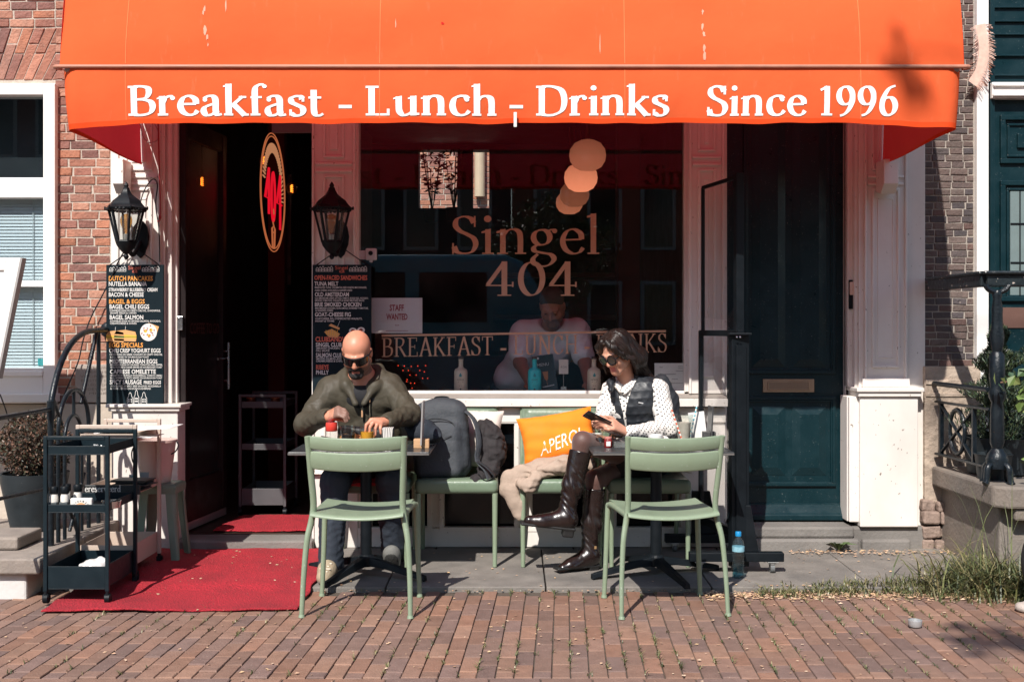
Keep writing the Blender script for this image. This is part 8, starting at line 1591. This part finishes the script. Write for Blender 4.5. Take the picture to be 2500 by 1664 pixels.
tag(blades('tall_grass', L, LEAFM, 3), 'tall wild grass growing against the right stone stoop', 'grass', kind='stuff'); L = []
for i in range(900):                 # weeds in the paving joints
    k = r.randint(-26, 33); u = k * W_; v = -r.random() * 1.48; p = rp(u, v)
    dn = math.sin(p.x * 2.1 + 1) * math.sin(p.y * 5) + .5 * (p.x > 1.0) + .25
    if r.random() > .25 + .5 * dn: continue
    for j in range(r.randint(3, 8)): L.append((p.x + r.gauss(0, .004), p.y + r.gauss(0, .016), .0, r.uniform(.010, .028), .0026, 1.2, r.choice(GC + [(.07, .085, .03)])))
for i in range(26): x = r.uniform(-1.0, 1.4); L.append((x, -1.018 + r.gauss(0, .006), .0, r.uniform(.01, .03), .002, 1.0, r.choice(GC)))
tag(blades('joint_weeds', L, LEAFM, 4), 'tiny weeds and moss growing in the joints of the brick road', 'weeds', kind='stuff')
V = []; F = []; C = []; r = random.Random(31)
def petal(x, y, z, s):
    a = r.random() * 6.28; b = len(V); d = Vector((math.cos(a), math.sin(a), 0)); q = Vector((-d.y, d.x, 0)) * r.uniform(.5, .9); h = r.uniform(0, .5) * s; p = Vector((x, y, z + .002))
    V.extend([p - d * s, p + q * s + Vector((0, 0, h)), p + d * s + Vector((0, 0, h * .5)), p - q * s + Vector((0, 0, h * .3))]); F.append([b, b + 1, b + 2, b + 3]); c = r.choice([(.55, .36, .23), (.48, .30, .19), (.62, .45, .31), (.34, .20, .12), (.60, .40, .22)]); C.extend([[*c, 1]] * 4)
for i in range(1500): x = 1.0 + 1.9 * r.random(); y = -1.10 + r.gauss(0, .05) - .06 * max(0, x - 1.8) - .03; petal(x, y, .003 if y < -1.015 else pave_z(y) + .003, r.uniform(.006, .014))
for i in range(520): x = r.uniform(-2.4, 2.7); y = r.uniform(-2.6, -.15); on = -2.3 < x < -1.07 and y > -1.48; petal(x, y, (.012 if y < -1.0 else pave_z(y) + .014) if on else (.003 if y < -1.015 else pave_z(y) + .003), r.uniform(.004, .012))
for i in range(240): x = r.choice((1.75, 1.95, 2.15, 2.4, 2.6)) + r.gauss(0, .10); petal(x, -.18 + r.gauss(0, .04), pave_z(-.15) + .006, r.uniform(.006, .014))
for i in range(140): petal(r.uniform(-1.6, 2.0), -1.03 + r.gauss(0, .012), .004, r.uniform(.005, .010))
o = mesh_obj('fallen_petals', V, F, pm('petal', (1, 1, 1), .8, attr='tone', var=.15)); a = o.data.color_attributes.new('tone', 'FLOAT_COLOR', 'CORNER'); a.data.foreach_set('color', np.array(C, dtype=np.float32).ravel()); tag(o, 'dry fallen blossom petals scattered over pavement, carpet and road', 'petals', kind='stuff')
wp = thing('weed_plant', 'small broad leaved weed growing by the white pedestal right of the teal door', 'plant', (1.99, -.13, .04)); m = MB()
for k in range(9):
    a = k * .7; d = Vector((math.cos(a), math.sin(a) * .6 - .2, .0)); L_ = .05 + .02 * (k % 3); b = Vector((1.99, -.13, .045)); q = Vector((-d.y, d.x, 0)).normalized() * .017; m.add([b, b + d * L_ * .6 + q + Vector((0, 0, .05)), b + d * L_ * 1.3 + Vector((0, 0, .05)), b + d * L_ * .6 - q + Vector((0, 0, .045))], [(0, 1, 2, 3)])
m.build('leaf', pm('weed_leaf', (.07, .115, .035), .6, var=.2), wp)
tw = thing('scooter_wheel', 'edge of a black rubber tyre at the far right of the road', 'wheel', (2.755, -1.42, .24)); m = MB(); m.tube([(2.755 + .20 * math.cos(a), -1.42 + .03 * math.cos(a), .245 + .20 * math.sin(a)) for a in [2 * PI * k / 40 for k in range(40)]], .048, 12, closed=True); m.build('tyre', RUBBER, tw, smooth=60); m = MB(); m.tube([(2.755 + .155 * math.cos(a), -1.42 + .02 * math.cos(a), .245 + .155 * math.sin(a)) for a in [2 * PI * k / 40 for k in range(40)]], .014, 8, closed=True); m.cyl((2.755, -1.46, .245), (2.755, -1.38, .245), .03); [m.tube([(2.755, -1.42, .245), (2.755 + .15 * math.cos(a), -1.42, .245 + .15 * math.sin(a))], .008, 6) for a in [k * PI / 3 for k in range(6)]]; m.build('rim', CHROME, tw, smooth=60)
o = SDF((-.08, -.06, 0), (.08, .06, .07), .005).ell((0, 0, .02), (.06, .045, .03)).ell((.02, .01, .03), (.035, .03, .025)).warp(lambda x, y, z: .003 * np.sin(90 * x + 50 * z)).build('pale_stone', pm('stone_pale', (.40, .34, .30), .85, bump=.4), relax=1); o.location = (2.53, -1.46, 0); tag(o, 'pale lump of stone lying by the tyre at the right edge', 'stone')
o = MB().cyl((0, 0, 0), (.05, .008, 0), .004, n=8).build('cigarette_butt', pm('butt', (.62, .42, .26), .8)); o.location = (2.49, -1.53, .006); tag(o, 'cigarette butt on the brick road at the right', 'cigarette')

# ------------------------------------------------------------------ the other side of the street (seen only in reflections), plus an elm added for its shadow
van = thing('parked_van', 'blue van parked across the street, seen only as a reflection in the shop window', 'van', (-1.3, -9.6, 0)); VB = pm('van_blue', (.08, .32, .41), .35, coat=.4); VD = pm('van_glass', (.008, .012, .014), .1)
m = MB().prism([(-3.9, .35), (1.1, .35), (1.15, 1.1), (.75, 1.35), (.15, 2.35), (-.1, 2.45), (-3.85, 2.45), (-3.95, 1.5)], 'y', -10.5, -8.75); m.build('body', VB, van, bevel=.08, bseg=3)
for a, b in ((-3.6, -2.7), (-2.5, -1.5), (-1.3, -.35)): MB().box(a, b, -8.75, -8.73, 1.5, 2.2).build('side_window', VD, van, bevel=.01)
for x in (-3.1, .2):
    for y in (-8.72, -10.5): w = MB().cyl((x, y, .34), (x, y - .2, .34), .34, n=28).build('wheel', RUBBER, van, smooth=40); MB().cyl((x, y + .012, .34), (x, y - .05, .34), .2, n=20).build('rim', CHROME, w, smooth=40)
r = random.Random(77); WBR = pm('house_brick', (1, 1, 1), .9, attr='tone'); names = ('dark brown', 'plum red', 'pale ochre', 'black tarred', 'rust red', 'grey plastered', 'chestnut brown', 'brick red')
cols = [(.10, .055, .04), (.14, .05, .045), (.34, .26, .17), (.03, .03, .03), (.20, .08, .05), (.28, .27, .26), (.12, .07, .045), (.19, .07, .055)]
for i in range(8):
    x0 = -24 + i * 6.0; h = 10 + (i * 37 % 5); t = thing('canal_house', names[i] + ' canal house opposite the cafe, seen only in window reflections', 'building', (x0 + 3, -30, 0), 'canal houses across the water')
    MB().prism([(x0, -.3), (x0 + 5.96, -.3), (x0 + 5.96, h), (x0 + 4, h + 1), (x0 + 3.7, h + 2.4), (x0 + 2.3, h + 2.4), (x0 + 2, h + 1), (x0, h)], 'y', -38, -30).build('wall', pm('house_wall_%d' % i, cols[i], .9, var=.2, vs=1.5), t)
    for a in range(3):
        for z in (.9, 4.0, 7.0): w = MB().box(x0 + .7 + a * 1.75, x0 + 1.85 + a * 1.75, -30.0, -29.93, z, z + 2.1).build('window', pm('window_frame_far', (.30, .32, .32), .5), t, bevel=.02); MB().box(x0 + .82 + a * 1.75, x0 + 1.73 + a * 1.75, -29.93, -29.91, z + .12, z + 1.98).build('pane', VD, w)
def tree(label, base, trunk, limbs, clumps, n, seed, cols, size):
    t = thing('street_tree', label, 'tree', base); BK = pm('bark', (.06, .045, .035), .9, bump=.6); P = crom([Vector(base) + Vector(p) for p in trunk[0]], 5); k = len(P); MB().tube(P, [trunk[1] * (1 - .6 * i / k) for i in range(k)], 12).build('trunk', BK, t, smooth=60)
    for l, r_ in limbs: c = crom([Vector(p) for p in l], 5); MB().tube(c, [r_ * (1 - .75 * i / len(c)) for i in range(len(c))], 8).build('limb', BK, t, smooth=60)
    tot = sum(c[1] ** 2 for c in clumps)
    def fn(r):
        q = r.random() * tot
        for c, R_ in clumps:
            q -= R_ * R_
            if q <= 0: break
        d = Vector((r.gauss(0, 1), r.gauss(0, 1), r.gauss(0, .8))).normalized(); return Vector(c) + d * R_ * r.random() ** .45, (0, 0, -.3)
    leaves(n, fn, size, LEAFM, 'crown', t, seed, cols, asp=.6)
TC = [(.06, .09, .025), (.09, .12, .035), (.04, .065, .02), (.12, .14, .05)]
tree('unseen tall elm added behind the viewer to shade the awning and road at the right', (4.4, -9.6, 0), ([(0, 0, 0), (.05, 0, 3), (-.1, .1, 6), (.1, 0, 9)], .28), [([(4.4, -9.6, 7), (2.5, -9.2, 9.6), (.8, -8.9, 10.75), (-.55, -8.77, 10.80)], .028), ([(4.4, -9.6, 5), (3.4, -9.3, 6.4), (1.6, -9.0, 7.2), (-.2, -8.9, 7.4)], .07), ([(4.4, -9.6, 6), (5.6, -9.9, 8), (6.3, -10, 9.5)], .12)],
     [((4.6, -9.6, 9), 1.9), ((5.6, -9.9, 8), 1.6), ((3.7, -9.4, 7.6), 1.2), ((4.2, -10, 10.6), 1.4), ((-.62, -8.77, 10.78), .085), ((-.55, -8.77, 10.68), .085), ((-.46, -8.77, 10.56), .07), ((-.36, -8.77, 10.28), .05), ((-.33, -8.77, 10.12), .06), ((-.25, -8.9, 7.45), .22), ((.1, -8.9, 7.4), .26), ((.5, -9, 7.35), .28), ((.3, -8.9, 7.1), .2)], 9000, 12, TC, .15)  # small clumps sit on sun rays, added to cast the awning and road shadows
tree('small leafy tree by the water, reflected in the middle of the shop window', (.55, -11, 0), ([(0, 0, 0), (.03, 0, 1.2), (0, 0, 2.4)], .07), [([(.55, -11, 1.8), (1.0, -11, 2.5), (1.3, -11, 2.9)], .03), ([(.55, -11, 1.9), (.1, -11, 2.4), (-.1, -11, 2.7)], .03)], [((.6, -11, 2.9), .7), ((1.2, -11, 2.7), .55), ((.0, -11, 2.7), .5), ((.8, -11, 2.1), .5)], 2600, 14, TC, .12)
